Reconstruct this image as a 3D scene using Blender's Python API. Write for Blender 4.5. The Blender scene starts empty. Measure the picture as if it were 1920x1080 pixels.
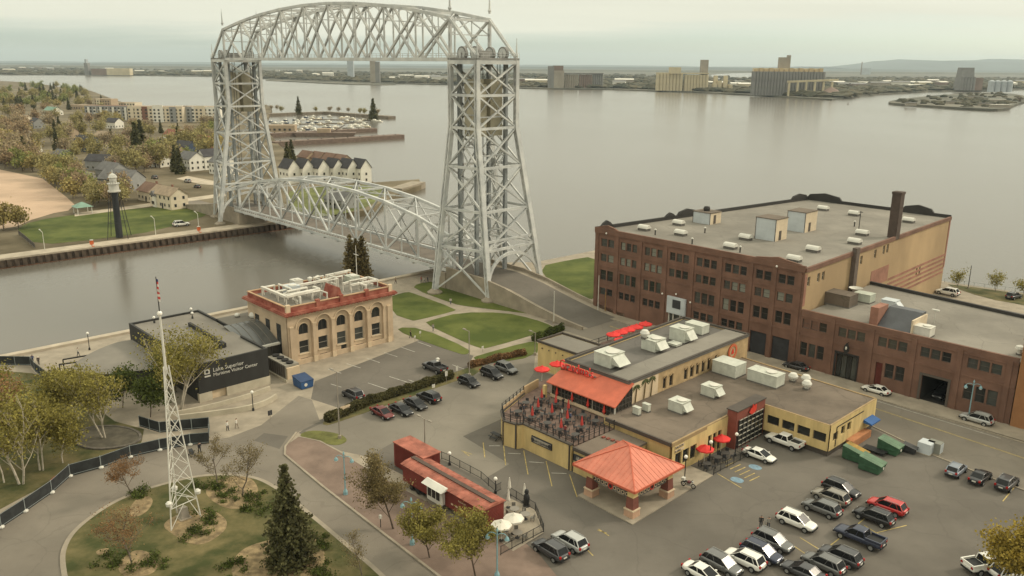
import bpy, math, random
from mathutils import Vector, Matrix
R = math.radians
rnd = random.Random(7)
sc = bpy.context.scene
COL = sc.collection
# ---------------------------------------------------------------- camera, sky, sun, exposure
cam = bpy.data.cameras.new('camera'); camo = bpy.data.objects.new('camera', cam); COL.objects.link(camo); sc.camera = camo
cam.sensor_width = 36; cam.lens = 29.25; cam.clip_start = 1; cam.clip_end = 80000
_p = R(15.05); _r = R(0.45)
_f = Vector((0, math.cos(_p), -math.sin(_p))); _r0 = Vector((1, 0, 0)); _u0 = _r0.cross(_f)
_rt = _r0*math.cos(_r)+_u0*math.sin(_r); _up = -_r0*math.sin(_r)+_u0*math.cos(_r)
camo.matrix_world = Matrix(((_rt.x, _up.x, -_f.x, 0), (_rt.y, _up.y, -_f.y, 0), (_rt.z, _up.z, -_f.z, 54), (0, 0, 0, 1)))
sc.view_settings.view_transform = 'Standard'; sc.view_settings.look = 'None'; sc.view_settings.gamma = 1
sc.view_settings.exposure = 0.12
SUN_EL, SUN_AZ = 34, 74            # azimuth clockwise from +Y (the way the camera looks)
w = bpy.data.worlds.new('World'); sc.world = w; w.use_nodes = True
def world_nodes():
    nt = w.node_tree; N = nt.nodes; Lk = nt.links; N.clear()
    out = N.new('ShaderNodeOutputWorld'); bg = N.new('ShaderNodeBackground'); bg.inputs['Strength'].default_value = 0.1
    sky = N.new('ShaderNodeTexSky'); sky.sky_type = 'NISHITA'; sky.sun_disc = False
    sky.sun_elevation = R(SUN_EL); sky.sun_rotation = R(SUN_AZ); sky.air_density = 1.0; sky.dust_density = 1.0; sky.ozone_density = 1.0
    # a broken cloud layer: noise on a flat layer overhead (direction divided by its height)
    tc = N.new('ShaderNodeTexCoord'); sep = N.new('ShaderNodeSeparateXYZ'); Lk.new(tc.outputs['Generated'], sep.inputs[0])
    def math_(op, a, b=None):
        m = N.new('ShaderNodeMath'); m.operation = op
        for i, v in enumerate((a, b)):
            if v is None: continue
            if isinstance(v, (int, float)): m.inputs[i].default_value = v
            else: Lk.new(v, m.inputs[i])
        return m.outputs[0]
    z = math_('ADD', math_('MAXIMUM', sep.outputs['Z'], 0.0), 0.06)
    cmb = N.new('ShaderNodeCombineXYZ'); Lk.new(math_('DIVIDE', sep.outputs['X'], z), cmb.inputs[0]); Lk.new(math_('DIVIDE', sep.outputs['Y'], z), cmb.inputs[1])
    ns = N.new('ShaderNodeTexNoise'); ns.inputs['Scale'].default_value = 0.16; ns.inputs['Detail'].default_value = 7; ns.inputs['Roughness'].default_value = 0.52
    mp = N.new('ShaderNodeMapping'); mp.inputs['Location'].default_value = (3.1, 7.4, 0); mp.inputs['Scale'].default_value = (0.55, 1, 1)
    Lk.new(cmb.outputs[0], mp.inputs[0]); Lk.new(mp.outputs[0], ns.inputs['Vector'])
    # the cloud deck stops a little above the horizon, where pale blue air shows under its ragged edge
    edge = math_('ADD', math_('MULTIPLY', sep.outputs['Z'], 9.0), math_('MULTIPLY', ns.outputs['Fac'], 1.15))
    rp = N.new('ShaderNodeValToRGB'); rp.color_ramp.elements[0].position = 0.74; rp.color_ramp.elements[1].position = 0.98
    rp.color_ramp.elements[0].color = (0.10, 0.10, 0.10, 1); rp.color_ramp.elements[1].color = (0.97, 0.97, 0.97, 1)
    Lk.new(edge, rp.inputs[0])
    cl = N.new('ShaderNodeMix'); cl.data_type = 'RGBA'; Lk.new(rp.outputs[0], cl.inputs['Factor'])
    va = N.new('ShaderNodeVectorMath'); va.operation = 'MULTIPLY'; va.inputs[1].default_value = (1.1, 1.27, 1.38); Lk.new(sky.outputs[0], va.inputs[0]); Lk.new(va.outputs[0], cl.inputs['A'])
    br = math_('ADD', math_('MULTIPLY', math_('MAXIMUM', sep.outputs['Z'], 0.0), 1.0), 1.12)      # overcast sky: brighter overhead than at the horizon
    vm = N.new('ShaderNodeVectorMath'); vm.operation = 'SCALE'; vm.inputs[0].default_value = (7.25, 7.05, 5.7); mr = N.new('ShaderNodeMapRange'); mr.inputs['From Min'].default_value = .35; mr.inputs['From Max'].default_value = .65; mr.inputs['To Min'].default_value = .90; mr.inputs['To Max'].default_value = 1.08; Lk.new(ns.outputs['Fac'], mr.inputs['Value']); Lk.new(math_('MULTIPLY', br, mr.outputs[0]), vm.inputs['Scale']); Lk.new(vm.outputs[0], cl.inputs['B'])
    Lk.new(cl.outputs['Result'], bg.inputs['Color']); Lk.new(bg.outputs[0], out.inputs[0])
world_nodes()
sl = bpy.data.lights.new('sun', 'SUN'); sl.energy = 2.2; sl.angle = R(10); sl.color = (1.0, 0.88, 0.70)
so = bpy.data.objects.new('sun', sl); COL.objects.link(so)
so.rotation_euler = Vector((-math.sin(R(SUN_AZ))*math.cos(R(SUN_EL)), -math.cos(R(SUN_AZ))*math.cos(R(SUN_EL)), -math.sin(R(SUN_EL)))).to_track_quat('-Z', 'Y').to_euler()

# ---------------------------------------------------------------- materials
MATS = {}
def mat(name, col, rough=0.8, metal=0.0, var=0.12, scale=0.6, bump=0.0, bscale=None, col2=None, spec=0.28, detail=5, cracks=0.0, stretch=None, lo=0.38, hi=0.64, alpha=None):
    if name in MATS: return MATS[name]
    m = bpy.data.materials.new(name); m.use_nodes = True; nt = m.node_tree; N = nt.nodes; Lk = nt.links
    b = N['Principled BSDF']; b.inputs['Roughness'].default_value = rough; b.inputs['Metallic'].default_value = metal
    b.inputs['Specular IOR Level'].default_value = spec
    c = (*col, 1)
    if var > 0 or col2:
        tc = N.new('ShaderNodeTexCoord'); ns = N.new('ShaderNodeTexNoise'); ns.inputs['Scale'].default_value = scale; ns.inputs['Detail'].default_value = detail
        ns.inputs['Roughness'].default_value = 0.62
        src = tc.outputs['Object']
        if stretch:
            mp = N.new('ShaderNodeMapping'); mp.inputs['Scale'].default_value = stretch; Lk.new(src, mp.inputs[0]); src = mp.outputs[0]
        Lk.new(src, ns.inputs['Vector'])
        rp = N.new('ShaderNodeValToRGB'); rp.color_ramp.elements[0].position = lo; rp.color_ramp.elements[1].position = hi
        k0, k1 = 1-var, 1+var
        rp.color_ramp.elements[0].color = (*[min(1, x*k0) for x in col], 1)
        rp.color_ramp.elements[1].color = (*col2, 1) if col2 else (*[min(1, x*k1) for x in col], 1)
        Lk.new(ns.outputs['Fac'], rp.inputs[0]); outc = rp.outputs[0]
        if cracks:      # sealed cracks and oil spots
            vo = N.new('ShaderNodeTexVoronoi'); vo.feature = 'DISTANCE_TO_EDGE'; vo.inputs['Scale'].default_value = .11
            ad = N.new('ShaderNodeMixRGB'); ad.blend_type = 'LINEAR_LIGHT'; ad.inputs[0].default_value = 2.5; Lk.new(src, ad.inputs[1])
            nw = N.new('ShaderNodeTexNoise'); nw.inputs['Scale'].default_value = .35; nw.inputs['Detail'].default_value = 6; Lk.new(src, nw.inputs['Vector']); Lk.new(nw.outputs['Color'], ad.inputs[2]); Lk.new(ad.outputs[0], vo.inputs['Vector'])
            lt = N.new('ShaderNodeMath'); lt.operation = 'LESS_THAN'; lt.inputs[1].default_value = .009; Lk.new(vo.outputs['Distance'], lt.inputs[0])
            n3 = N.new('ShaderNodeTexNoise'); n3.inputs['Scale'].default_value = .55; n3.inputs['Detail'].default_value = 2; Lk.new(src, n3.inputs['Vector'])
            sp = N.new('ShaderNodeMapRange'); sp.inputs['From Min'].default_value = .62; sp.inputs['From Max'].default_value = .75; Lk.new(n3.outputs['Fac'], sp.inputs['Value'])
            mx = N.new('ShaderNodeMath'); mx.operation = 'MAXIMUM'; Lk.new(lt.outputs[0], mx.inputs[0]); Lk.new(sp.outputs[0], mx.inputs[1])
            fm_ = N.new('ShaderNodeMath'); fm_.operation = 'MULTIPLY'; fm_.inputs[1].default_value = cracks; Lk.new(mx.outputs[0], fm_.inputs[0])
            dk_ = N.new('ShaderNodeMixRGB'); Lk.new(fm_.outputs[0], dk_.inputs[0]); Lk.new(outc, dk_.inputs[1]); dk_.inputs[2].default_value = (*[x*.45 for x in col], 1); outc = dk_.outputs[0]
        Lk.new(outc, b.inputs['Base Color'])
        if bump:
            n2 = N.new('ShaderNodeTexNoise'); n2.inputs['Scale'].default_value = bscale or scale*6; n2.inputs['Detail'].default_value = 4
            Lk.new(src, n2.inputs['Vector'])
            bp = N.new('ShaderNodeBump'); bp.inputs['Strength'].default_value = bump; bp.inputs['Distance'].default_value = 0.1
            Lk.new(n2.outputs['Fac'], bp.inputs['Height']); Lk.new(bp.outputs[0], b.inputs['Normal'])
    else:
        b.inputs['Base Color'].default_value = c
    if alpha is not None: b.inputs['Alpha'].default_value = alpha
    m.diffuse_color = c; MATS[name] = m; return m

# ---------------------------------------------------------------- mesh builder
class MB:
    def __init__(s): s.v = []; s.f = []; s.m = []
    def add(s, vs, fs, mi=0):
        n = len(s.v); s.v.extend(tuple(v) for v in vs); s.f.extend(tuple(i+n for i in f) for f in fs); s.m.extend([mi]*len(fs)); return s
    def hexa(s, p, mi=0):          # 8 corners: bottom 4 ccw, top 4 ccw
        return s.add(p, [(3, 2, 1, 0), (4, 5, 6, 7), (0, 1, 5, 4), (1, 2, 6, 5), (2, 3, 7, 6), (3, 0, 4, 7)], mi)
    def box(s, x0, x1, y0, y1, z0, z1, mi=0):
        return s.hexa([(x0, y0, z0), (x1, y0, z0), (x1, y1, z0), (x0, y1, z0), (x0, y0, z1), (x1, y0, z1), (x1, y1, z1), (x0, y1, z1)], mi)
    def cbox(s, cx, cy, cz, dx, dy, dz, rz=0, mi=0):   # cz = bottom
        c, q = math.cos(rz), math.sin(rz); P = []
        for z in (cz, cz+dz):
            for x, y in ((-1, -1), (1, -1), (1, 1), (-1, 1)):
                X, Y = x*dx/2, y*dy/2; P.append((cx+X*c-Y*q, cy+X*q+Y*c, z))
        return s.hexa(P, mi)
    def prism(s, poly, z0, z1, mi=0, mtop=None):
        n = len(poly)
        a = sum(poly[i][0]*poly[(i+1) % n][1]-poly[(i+1) % n][0]*poly[i][1] for i in range(n))
        if a < 0: poly = list(reversed(poly))
        zz0 = z0 if isinstance(z0, (list, tuple)) else [z0]*n; zz1 = z1 if isinstance(z1, (list, tuple)) else [z1]*n
        vs = [(p[0], p[1], z) for p, z in zip(poly, zz0)]+[(p[0], p[1], z) for p, z in zip(poly, zz1)]
        s.add(vs, [tuple(range(n-1, -1, -1))]+[(i, (i+1) % n, (i+1) % n+n, i+n) for i in range(n)], mi)
        s.f.append(tuple(len(s.v)-n+i for i in range(n))); s.m.append(mi if mtop is None else mtop); return s
    def beam(s, p, q, w, h=None, mi=0, up=(0, 0, 1)):
        p = Vector(p); q = Vector(q); h = h or w; d = (q-p)
        if d.length < 1e-6: return s
        d.normalize(); u = Vector(up)
        if abs(d.dot(u)) > 0.98: u = Vector((0.69, -0.72, 0))
        a = d.cross(u).normalized(); b = a.cross(d).normalized()
        P = []
        for o in (p, q):
            for x, y in ((-1, -1), (1, -1), (1, 1), (-1, 1)): P.append(o+a*(x*w/2)+b*(y*h/2))
        return s.hexa(P, mi)
    def tube(s, p, q, r0, r1=None, n=8, mi=0, cap=True):
        p = Vector(p); q = Vector(q); r1 = r0 if r1 is None else r1; d = (q-p)
        if d.length < 1e-6: return s
        d.normalize(); a = d.orthogonal().normalized(); b = d.cross(a)
        vs = []
        for o, r in ((p, r0), (q, r1)):
            for i in range(n):
                g = 2*math.pi*i/n; vs.append(o+(a*math.cos(g)+b*math.sin(g))*r)
        fs = [(i, (i+1) % n, (i+1) % n+n, i+n) for i in range(n)]
        if cap: fs += [tuple(range(n-1, -1, -1)), tuple(range(n, 2*n))]
        return s.add(vs, fs, mi)
    def lathe(s, prof, n=12, c=(0, 0, 0), mi=0):   # prof: [(r,z)...] bottom to top
        vs = [(c[0]+r*math.cos(2*math.pi*i/n), c[1]+r*math.sin(2*math.pi*i/n), c[2]+z) for r, z in prof for i in range(n)]
        fs = [(k*n+i, k*n+(i+1) % n, (k+1)*n+(i+1) % n, (k+1)*n+i) for k in range(len(prof)-1) for i in range(n)]
        fs += [tuple(range(n-1, -1, -1)), tuple((len(prof)-1)*n+i for i in range(n))]
        return s.add(vs, fs, mi)
    def ball(s, c, r, n=8, m=5, sz=1.0, mi=0):
        return s.lathe([(max(0.01*r, r*math.sin(math.pi*k/m)), -r*sz*math.cos(math.pi*k/m)) for k in range(m+1)], n, c, mi)
    def quad(s, a, b, c, d, mi=0): return s.add([a, b, c, d], [(0, 1, 2, 3)], mi)
    def mesh(s, name, mats):
        me = bpy.data.meshes.new(name); me.from_pydata(s.v, [], s.f)
        for m in (mats if isinstance(mats, (list, tuple)) else [mats]): me.materials.append(m)
        if any(s.m): me.polygons.foreach_set('material_index', s.m)
        me.update(); return me
    def build(s, name, mats, parent=None, loc=None, rz=0.0, smooth=False):
        me = s.mesh(name, mats)
        if smooth: me.polygons.foreach_set('use_smooth', [True]*len(me.polygons))
        return put(name, me, parent, loc, rz)
def put(name, me, parent=None, loc=None, rz=0.0):
    o = bpy.data.objects.new(name, me); COL.objects.link(o)
    if parent is not None: o.parent = parent
    if loc is not None: o.location = loc if len(loc) == 3 else (loc[0], loc[1], 0)
    if rz: o.rotation_euler[2] = rz
    return o
def thing(name, label, cat, loc=(0, 0, 0), rz=0.0, group=None):
    o = put(name, None, None, loc, rz); tag(o, label, cat, group); return o
def tag(o, label=None, cat=None, group=None, kind=None):
    if label: o['label'] = label
    if cat: o['category'] = cat
    if group: o['group'] = group
    if kind: o['kind'] = kind
    return o
def clone(o, parent=None):
    c = o.copy(); COL.objects.link(c); c.parent = parent
    for ch in list(o.children): clone(ch, c)
    return c
TH = R(-46.6); SX, SY = math.cos(TH), math.sin(TH)
def st(p, o=(0, 0), th=TH):       # world point -> local frame (along the street, across it)
    x, y = p[0]-o[0], p[1]-o[1]; return (x*math.cos(th)+y*math.sin(th), -x*math.sin(th)+y*math.cos(th))
def wst(a, b, o=(0, 0), th=TH):   # the inverse
    return (o[0]+a*math.cos(th)-b*math.sin(th), o[1]+a*math.sin(th)+b*math.cos(th))
# a wall with real openings: lies in the plane through p0 along direction d; outside is to the right of d
def wall_holes(mb, p0, p1, z0, z1, holes, depth=0.35, mi=0, mr=None):
    x0, y0 = p0[:2]; dx, dy = p1[0]-x0, p1[1]-y0; Lw = math.hypot(dx, dy); dx /= Lw; dy /= Lw; nx, ny = dy, -dx
    us = sorted({0.0, Lw}|{min(max(h[0], 0), Lw) for h in holes}|{min(max(h[1], 0), Lw) for h in holes}); zs = sorted({z0, z1}|{h[2] for h in holes}|{h[3] for h in holes})
    def P(u, z, k=0.0): return (x0+dx*u-nx*k, y0+dy*u-ny*k, z)
    mr = mi if mr is None else mr
    for i in range(len(us)-1):
        for j in range(len(zs)-1):
            cu, cz = (us[i]+us[i+1])/2, (zs[j]+zs[j+1])/2
            if cz < z0 or cz > z1 or any(h[0] < cu < h[1] and h[2] < cz < h[3] for h in holes): continue
            mb.quad(P(us[i], zs[j]), P(us[i+1], zs[j]), P(us[i+1], zs[j+1]), P(us[i], zs[j+1]), mi)
    for (a, b, c, d) in [h[:4] for h in holes]:
        mb.quad(P(a, c), P(a, d), P(a, d, depth), P(a, c, depth), mr); mb.quad(P(b, d), P(b, c), P(b, c, depth), P(b, d, depth), mr)
        mb.quad(P(a, d), P(b, d), P(b, d, depth), P(a, d, depth), mr); mb.quad(P(b, c), P(a, c), P(a, c, depth), P(b, c, depth), mr)
    return (x0, y0, dx, dy, nx, ny)
WM = {}
def window(parent, fr, a, b, c, d, frame_m, pane_m, depth=0.28, fw=0.09, nx=1, nz=1, name='window'):
    """frame + pane in an opening of a wall made by wall_holes; meshes are shared between equal sizes"""
    x0, y0, dx, dy, ox, oy = fr; W, H = b-a, d-c
    key = (round(W, 2), round(H, 2), frame_m.name, fw, nx, nz)
    if key not in WM:
        m = MB(); m.box(0, fw, -.05, .05, 0, H); m.box(W-fw, W, -.05, .05, 0, H); m.box(fw, W-fw, -.05, .05, 0, fw); m.box(fw, W-fw, -.05, .05, H-fw, H)
        for i in range(1, nx): m.box(W*i/nx-fw/3, W*i/nx+fw/3, -.045, .045, fw, H-fw)
        for i in range(1, nz): m.box(fw, W-fw, -.042, .042, H*i/nz-fw/3, H*i/nz+fw/3)
        WM[key] = m.mesh('window', frame_m)
    k2 = (round(W, 2), round(H, 2), fw, pane_m.name)
    if k2 not in WM:
        WM[k2] = MB().box(fw*.9, W-fw*.9, -.012, .012, fw*.9, H-fw*.9).mesh('pane', pane_m)
    o = put(name, WM[key], parent, (x0+dx*a-ox*depth, y0+dy*a-oy*depth, c), math.atan2(dy, dx))
    put('pane', WM[k2], o); return o

# ---------------------------------------------------------------- palette
CONC = mat('concrete', (.275, .235, .18), .9, var=.14, scale=.35, bump=.15, bscale=4)
ASPH = mat('asphalt', (.178, .158, .128), .92, var=.14, scale=.06, bump=.2, bscale=6, detail=9, cracks=.15)
ASPHD = mat('asphalt_dark', (.122, .108, .090), .92, var=.15, scale=.07, bump=.2, bscale=6, detail=9, cracks=.15)
ROADM = mat('road_asphalt', (.175, .152, .122), .9, var=.15, scale=.07, bump=.2, bscale=6, detail=9, cracks=.17)
GRASS = mat('grass_turf', (.074, .100, .016), .95, var=.3, scale=.12, bump=.4, bscale=3, detail=10, col2=(.108, .122, .028))
GRASSD = mat('grass_worn', (.068, .078, .022), .95, var=.35, scale=.22, bump=.4, bscale=3, detail=10, col2=(.145, .118, .052))
SAND = mat('sand', (.42, .30, .21), .95, var=.14, scale=.03, detail=8)
PAVER = mat('brick_paving', (.175, .125, .098), .9, var=.18, scale=.25, bump=.2, bscale=8, detail=8)
STONE = mat('stone_coping', (.40, .34, .26), .9, var=.15, scale=.3, bump=.2)
PILE = mat('sheet_pile_rust', (.085, .062, .045), .8, var=.35, scale=.5)
SCRUB = mat('scrub_ground', (.135, .105, .055), .95, var=.4, scale=.03, detail=9, col2=(.19, .155, .10))
FARG = mat('far_ground', (.075, .080, .060), .95, var=.35, scale=.01, detail=9, col2=(.17, .155, .12))
YEL = mat('yellow_paint', (.38, .29, .11), .8, var=.3, scale=1.2)
WPT = mat('white_paint', (.42, .40, .35), .8, var=.25, scale=1.2)
def water_mat():
    m = bpy.data.materials.new('water'); m.use_nodes = True; N = m.node_tree.nodes; Lk = m.node_tree.links; b = N['Principled BSDF']
    b.inputs['Base Color'].default_value = (.122, .110, .090, 1); b.inputs['Roughness'].default_value = .17; b.inputs['IOR'].default_value = 1.34
    tc = N.new('ShaderNodeTexCoord'); mp = N.new('ShaderNodeMapping'); Lk.new(tc.outputs['Object'], mp.inputs[0]); mp.inputs['Rotation'].default_value = (0, 0, .6); mp.inputs['Scale'].default_value = (1, .45, 1)
    n1 = N.new('ShaderNodeTexNoise'); n1.inputs['Scale'].default_value = .5; n1.inputs['Detail'].default_value = 4; Lk.new(mp.outputs[0], n1.inputs['Vector'])
    bp = N.new('ShaderNodeBump'); bp.inputs['Strength'].default_value = .07; bp.inputs['Distance'].default_value = .5
    Lk.new(n1.outputs['Fac'], bp.inputs['Height']); Lk.new(bp.outputs[0], b.inputs['Normal'])
    n2 = N.new('ShaderNodeTexNoise'); n2.inputs['Scale'].default_value = .004; n2.inputs['Detail'].default_value = 3; Lk.new(mp.outputs[0], n2.inputs['Vector'])
    mr = N.new('ShaderNodeMapRange'); mr.inputs['To Min'].default_value = .15; mr.inputs['To Max'].default_value = .25; Lk.new(n2.outputs['Fac'], mr.inputs['Value']); Lk.new(mr.outputs[0], b.inputs['Roughness'])
    return m
WATER = water_mat()
C0 = (-7.15, 201.26)                     # foot of the near tower's centre line: origin of the street grid
def W(a, b, z=0.0):
    x, y = wst(a, b, C0); return (x, y, z)
def Wp(pts): return [wst(a, b, C0) for a, b in pts]
def place(a, b, z=0.0): return dict(loc=W(a, b, z), rz=TH)
def sheet(name, pts, z, m, th=0.0, grid=True):   # pts in street grid
    mb = MB(); P = Wp(pts)
    if th: mb.prism(P, z-th, z)
    else:
        n = len(P); a = sum(P[i][0]*P[(i+1) % n][1]-P[(i+1) % n][0]*P[i][1] for i in range(n))
        if a < 0: P = P[::-1]
        mb.add([(x, y, z) for x, y in P], [tuple(range(n))])
    o = mb.build(name, m); tag(o, kind='structure'); return o
def smooth_poly(pts, n=3, closed=True):          # Chaikin rounding
    for _ in range(n):
        q = []; k = len(pts)
        for i in range(k if closed else k-1):
            a, b = pts[i], pts[(i+1) % k]; q += [(a[0]*.75+b[0]*.25, a[1]*.75+b[1]*.25), (a[0]*.25+b[0]*.75, a[1]*.25+b[1]*.75)]
        pts = q if closed else [pts[0]]+q+[pts[-1]]
    return pts
def strip(mb, pts, w, z0, z1):                   # a kerb or band along a polyline (world points)
    Lf, Rt = [], []
    for i, p in enumerate(pts):
        a = pts[max(0, i-1)]; b = pts[min(len(pts)-1, i+1)]; d = Vector((b[0]-a[0], b[1]-a[1])).normalized()
        Lf.append((p[0]-d.y*w/2, p[1]+d.x*w/2)); Rt.append((p[0]+d.y*w/2, p[1]-d.x*w/2))
    for i in range(len(pts)-1):
        mb.hexa([(*Rt[i], z0), (*Rt[i+1], z0), (*Lf[i+1], z0), (*Lf[i], z0), (*Rt[i], z1), (*Rt[i+1], z1), (*Lf[i+1], z1), (*Lf[i], z1)])
    return mb
def kerb(pts, w=.25, h=.13, m=None, name='kerb'):
    o = strip(MB(), Wp(pts), w, -.05, h).build(name, m or CONC); tag(o, kind='structure'); return o
# ---------------------------------------------------------------- water and land
wt = MB(); wt.add([(-40000, -3000, 0), (40000, -3000, 0), (40000, 60000, 0), (-40000, 60000, 0)], [(0, 1, 2, 3)])
tag(wt.build('water', WATER, loc=(0, 0, -2.2)), kind='structure')
near = [(-22.5, -420), (-22.5, 10), (-20, 18), (-11, 29), (-10, 54), (6, 88), (40, 93), (75, 94), (95, 97.5), (420, 110), (420, -420)]
sheet('ground', near, 0, CONC, th=4)
far_left = [(-111, -330), (-111, 12)]+[(-118.1, 14.96), (-114.22, 42.15), (-141.27, 74.92), (-155.29, 98.76), (-172.05, 110.22), (-176.53, 87.42), (-185.91, 90.74), (-223.24, 115.12), (-281.82, 121.03), (-310.92, 118.13), (-370.57, 142.65)]+[(-463.49, 183.71), (-609.66, 257.19), (-781.27, 353.01), (-892.48, 403.77), (-815.49, 303.88), (-866.67, 272.71), (-942.7, 253.31), (-1142.33, 294.81), (-1563.05, 392.72), (-1928.35, 428.28), (-2251.14, 467.27), (-2792.41, 434.04), (-2948.23, -451.9)]+[(-900, -700)]
sheet('terrain', far_left, 0, SCRUB, th=4)
# ---------------------------------------------------------------- near side paving
lot = [(43.19, -68.27), (43.04, -45.08), (41.21, -36.51), (43.44, -24.25)]+[(47, -31), (60, -31), (66, -10), (103.5, -9.5)]+[(103.21, -9.9), (113.88, -13.59), (122.87, -14.98)]+[(150, -17), (220, -17), (220, -100), (110, -100)]+[(86.71, -71.67), (59.06, -73.84), (45.2, -76.99), (43.06, -73)]
sheet('parking_lot', lot, .006, ASPHD)
sheet('parking_lot', [(34.72, -68.81), (28.12, -64.24), (22.07, -35.83), (36.73, -34.89), (43.39, -43.14), (42.2, -67.15)], .006, ASPHD)
sheet('asphalt_patch', [(45.18, -75.89), (43.49, -68.26), (43.04, -45.08), (41.64, -36.89), (44.04, -25.43), (51.11, -33.01), (61.98, -50.4), (62.75, -59.4), (74.01, -60.39), (74.97, -66.2), (66.71, -66.45), (57.36, -68.03), (58.78, -73.66), (54.78, -75.53), (49.63, -75.96)], .010, ASPH)
street = [(30, -9), (36, -10.5), (103, -11)]+[(113.88, -13.59), (122.87, -14.98)]+[(240, -19), (240, 0), (120.6, .8), (95.9, 1.4), (39.7, 3.0), (30, 4)]
sheet('street', street, .010, ROADM)
kerb([(38, 3.1), (95.9, 1.5), (120.6, .9), (240, .1)])
sheet('sidewalk', [(39.5, 3.2), (95.9, 1.6), (240, .2), (240, 6.6), (30, 6.6), (34, 5)], .12, CONC)
kerb([(102.58, -10), (113.88, -13.59), (122.87, -14.98)]+[(150, -17.5)], h=.12)

# ---------------------------------------------------------------- buildings: helpers in the street grid
ORG = {}
def sthing(name, label, cat, a, b, z=0.0, group=None, rz=0.0):
    o = thing(name, label, cat, W(a, b, z), TH+rz, group); ORG[o.name] = (a, b, z); return o
def org_of(o):
    while o is not None:
        if o.name in ORG: return ORG[o.name]
        o = o.parent
    return (0, 0, 0)
def sb(mb, name, mats, parent, smooth=False):     # mesh given in street grid coordinates -> part of parent
    a, b, z = org_of(parent); mb.v = [(x-a, y-b, q-z) for x, y, q in mb.v]
    return mb.build(name, mats, parent, smooth=smooth)
def swin(parent, fr, a, b, c, d, *k, **kw):
    oa, ob, oz = org_of(parent); f = (fr[0]-oa, fr[1]-ob)+tuple(fr[2:]); return window(parent, f, a, b, c-oz, d-oz, *k, **kw)
BRICK = mat('red_brick', (.160, .088, .062), .9, var=.2, scale=.22, bump=.2, bscale=9, detail=9)
BRICKO = mat('orange_brick', (.26, .125, .055), .9, var=.12, scale=.5, bump=.2, bscale=9)
TANW = mat('tan_wall', (.36, .255, .145), .9, var=.14, scale=.09, detail=8, stretch=(1, 1, .5))
PINK = mat('exposed_brick', (.27, .135, .095), .9, var=.18, scale=.3)
ROOFG = mat('gravel_roof', (.195, .178, .150), .95, var=.18, scale=.07, bump=.15, bscale=5, detail=9, cracks=.25)
ROOFD = mat('dark_membrane_roof', (.118, .108, .096), .9, var=.2, scale=.12, bump=.1, bscale=5, detail=8, cracks=.25)
ROOFB = mat('brown_gravel_roof', (.138, .110, .085), .95, var=.24, scale=.1, bump=.15, bscale=5, detail=8, cracks=.3)
GLASS = mat('window_glass', (.020, .021, .020), .12, var=0, spec=.6)
GLASS2 = mat('window_glass_grey', (.055, .058, .052), .2, var=.25, scale=.3, spec=.6)
BLIND = mat('window_blind', (.20, .20, .165), .5, var=.12, scale=.8)
WFRAME = mat('window_frame_dark', (.085, .070, .058), .7, var=0)
WFRAMEL = mat('window_frame_light', (.40, .37, .31), .7, var=0)
WMET = mat('white_metal', (.56, .54, .48), .5, var=.08, scale=.6)
PANEL = mat('white_panel', (.46, .49, .50), .5, var=.08, scale=.3)
CREAMP = mat('cream_panel', (.56, .46, .33), .7, var=.1, scale=.4)
BLACKM = mat('black_metal', (.022, .022, .022), .5, var=0)
LAMPW = mat('lamp_globe', (.75, .72, .65), .3, var=0)
DARKD = mat('dark_door', (.035, .036, .040), .6, var=.15)
INSIDE = mat('dark_interior', (.03, .028, .025), .9, var=0)
PIPEB = mat('black_coping', (.04, .037, .034), .8, var=.1)
def pane_pick(p=.12, q=.3):
    r = rnd.random(); return BLIND if r < p else GLASS2 if r < p+q else GLASS

# ---------------------------------------------------------------- lawns, drive, island, plaza
def lawn(pts, m=GRASS, z=.045, nm='lawn', rounds=2):
    return sheet(nm, smooth_poly(pts, rounds), z, m, th=.12)
lawn([(-7.86, -22.39), (-8.69, -21.18), (-9.23, -16.66), (-7.09, -16.48), (10.46, -17.38), (11.28, -19), (11.19, -29.41), (10.57, -30.1), (3.44, -30.25)], rounds=1); lawn([(13.89, -29.29), (13.2, -26.58), (12.89, -18.46), (19.53, -11.04), (27.41, -9.55), (34.14, -10.13), (35.38, -12.06), (35.34, -29.95), (34.15, -31.27), (25.4, -30.59)], rounds=1)
lawn([(-10.78, -13.88), (-13.83, -10.27), (-12.99, -5.27), (7.44, -1.64), (25.75, -6.57), (23.73, -7.6), (10.76, -13.81), (6.6, -15.15)], rounds=1); lawn([(12.29, -35.57), (16.2, -31.77), (33.88, -32.98), (35.45, -35.4), (34.26, -36.27), (17.72, -37.05)], rounds=1); lawn([(37.73, -36.01), (37.21, -34.35), (37.69, -22), (39.16, -19.37), (45.04, -26.14), (42.1, -36.37)], rounds=1)
lawn([(-6.39, 25.97), (-6.39, 36.73), (-4.82, 47.81), (15.12, 32.25), (26.42, 12.51), (22.03, 11.12), (10.08, 14.24)], rounds=1)
lawn([(45.99, -77.78), (45.27, -75.22), (49.26, -72.54), (52.55, -72.76), (53.02, -75.15), (50.1, -76.24)], mat('verge_grass', (.115, .115, .035), .95, var=.35, scale=.3), rounds=2)
lawn([(45.57, -73.18), (42.75, -70.92), (41.28, -43.88), (40.78, -36.13), (44.64, -40.16), (44.64, -46.39), (45.84, -69.93)], GRASSD, rounds=1)
lawn([(76.71, 90.78), (79.91, 92.75), (93.89, 95.33), (102.87, 96.03), (106.07, 83.09), (96.96, 84.61), (89.02, 84.05)], GRASSD, rounds=1)
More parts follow.
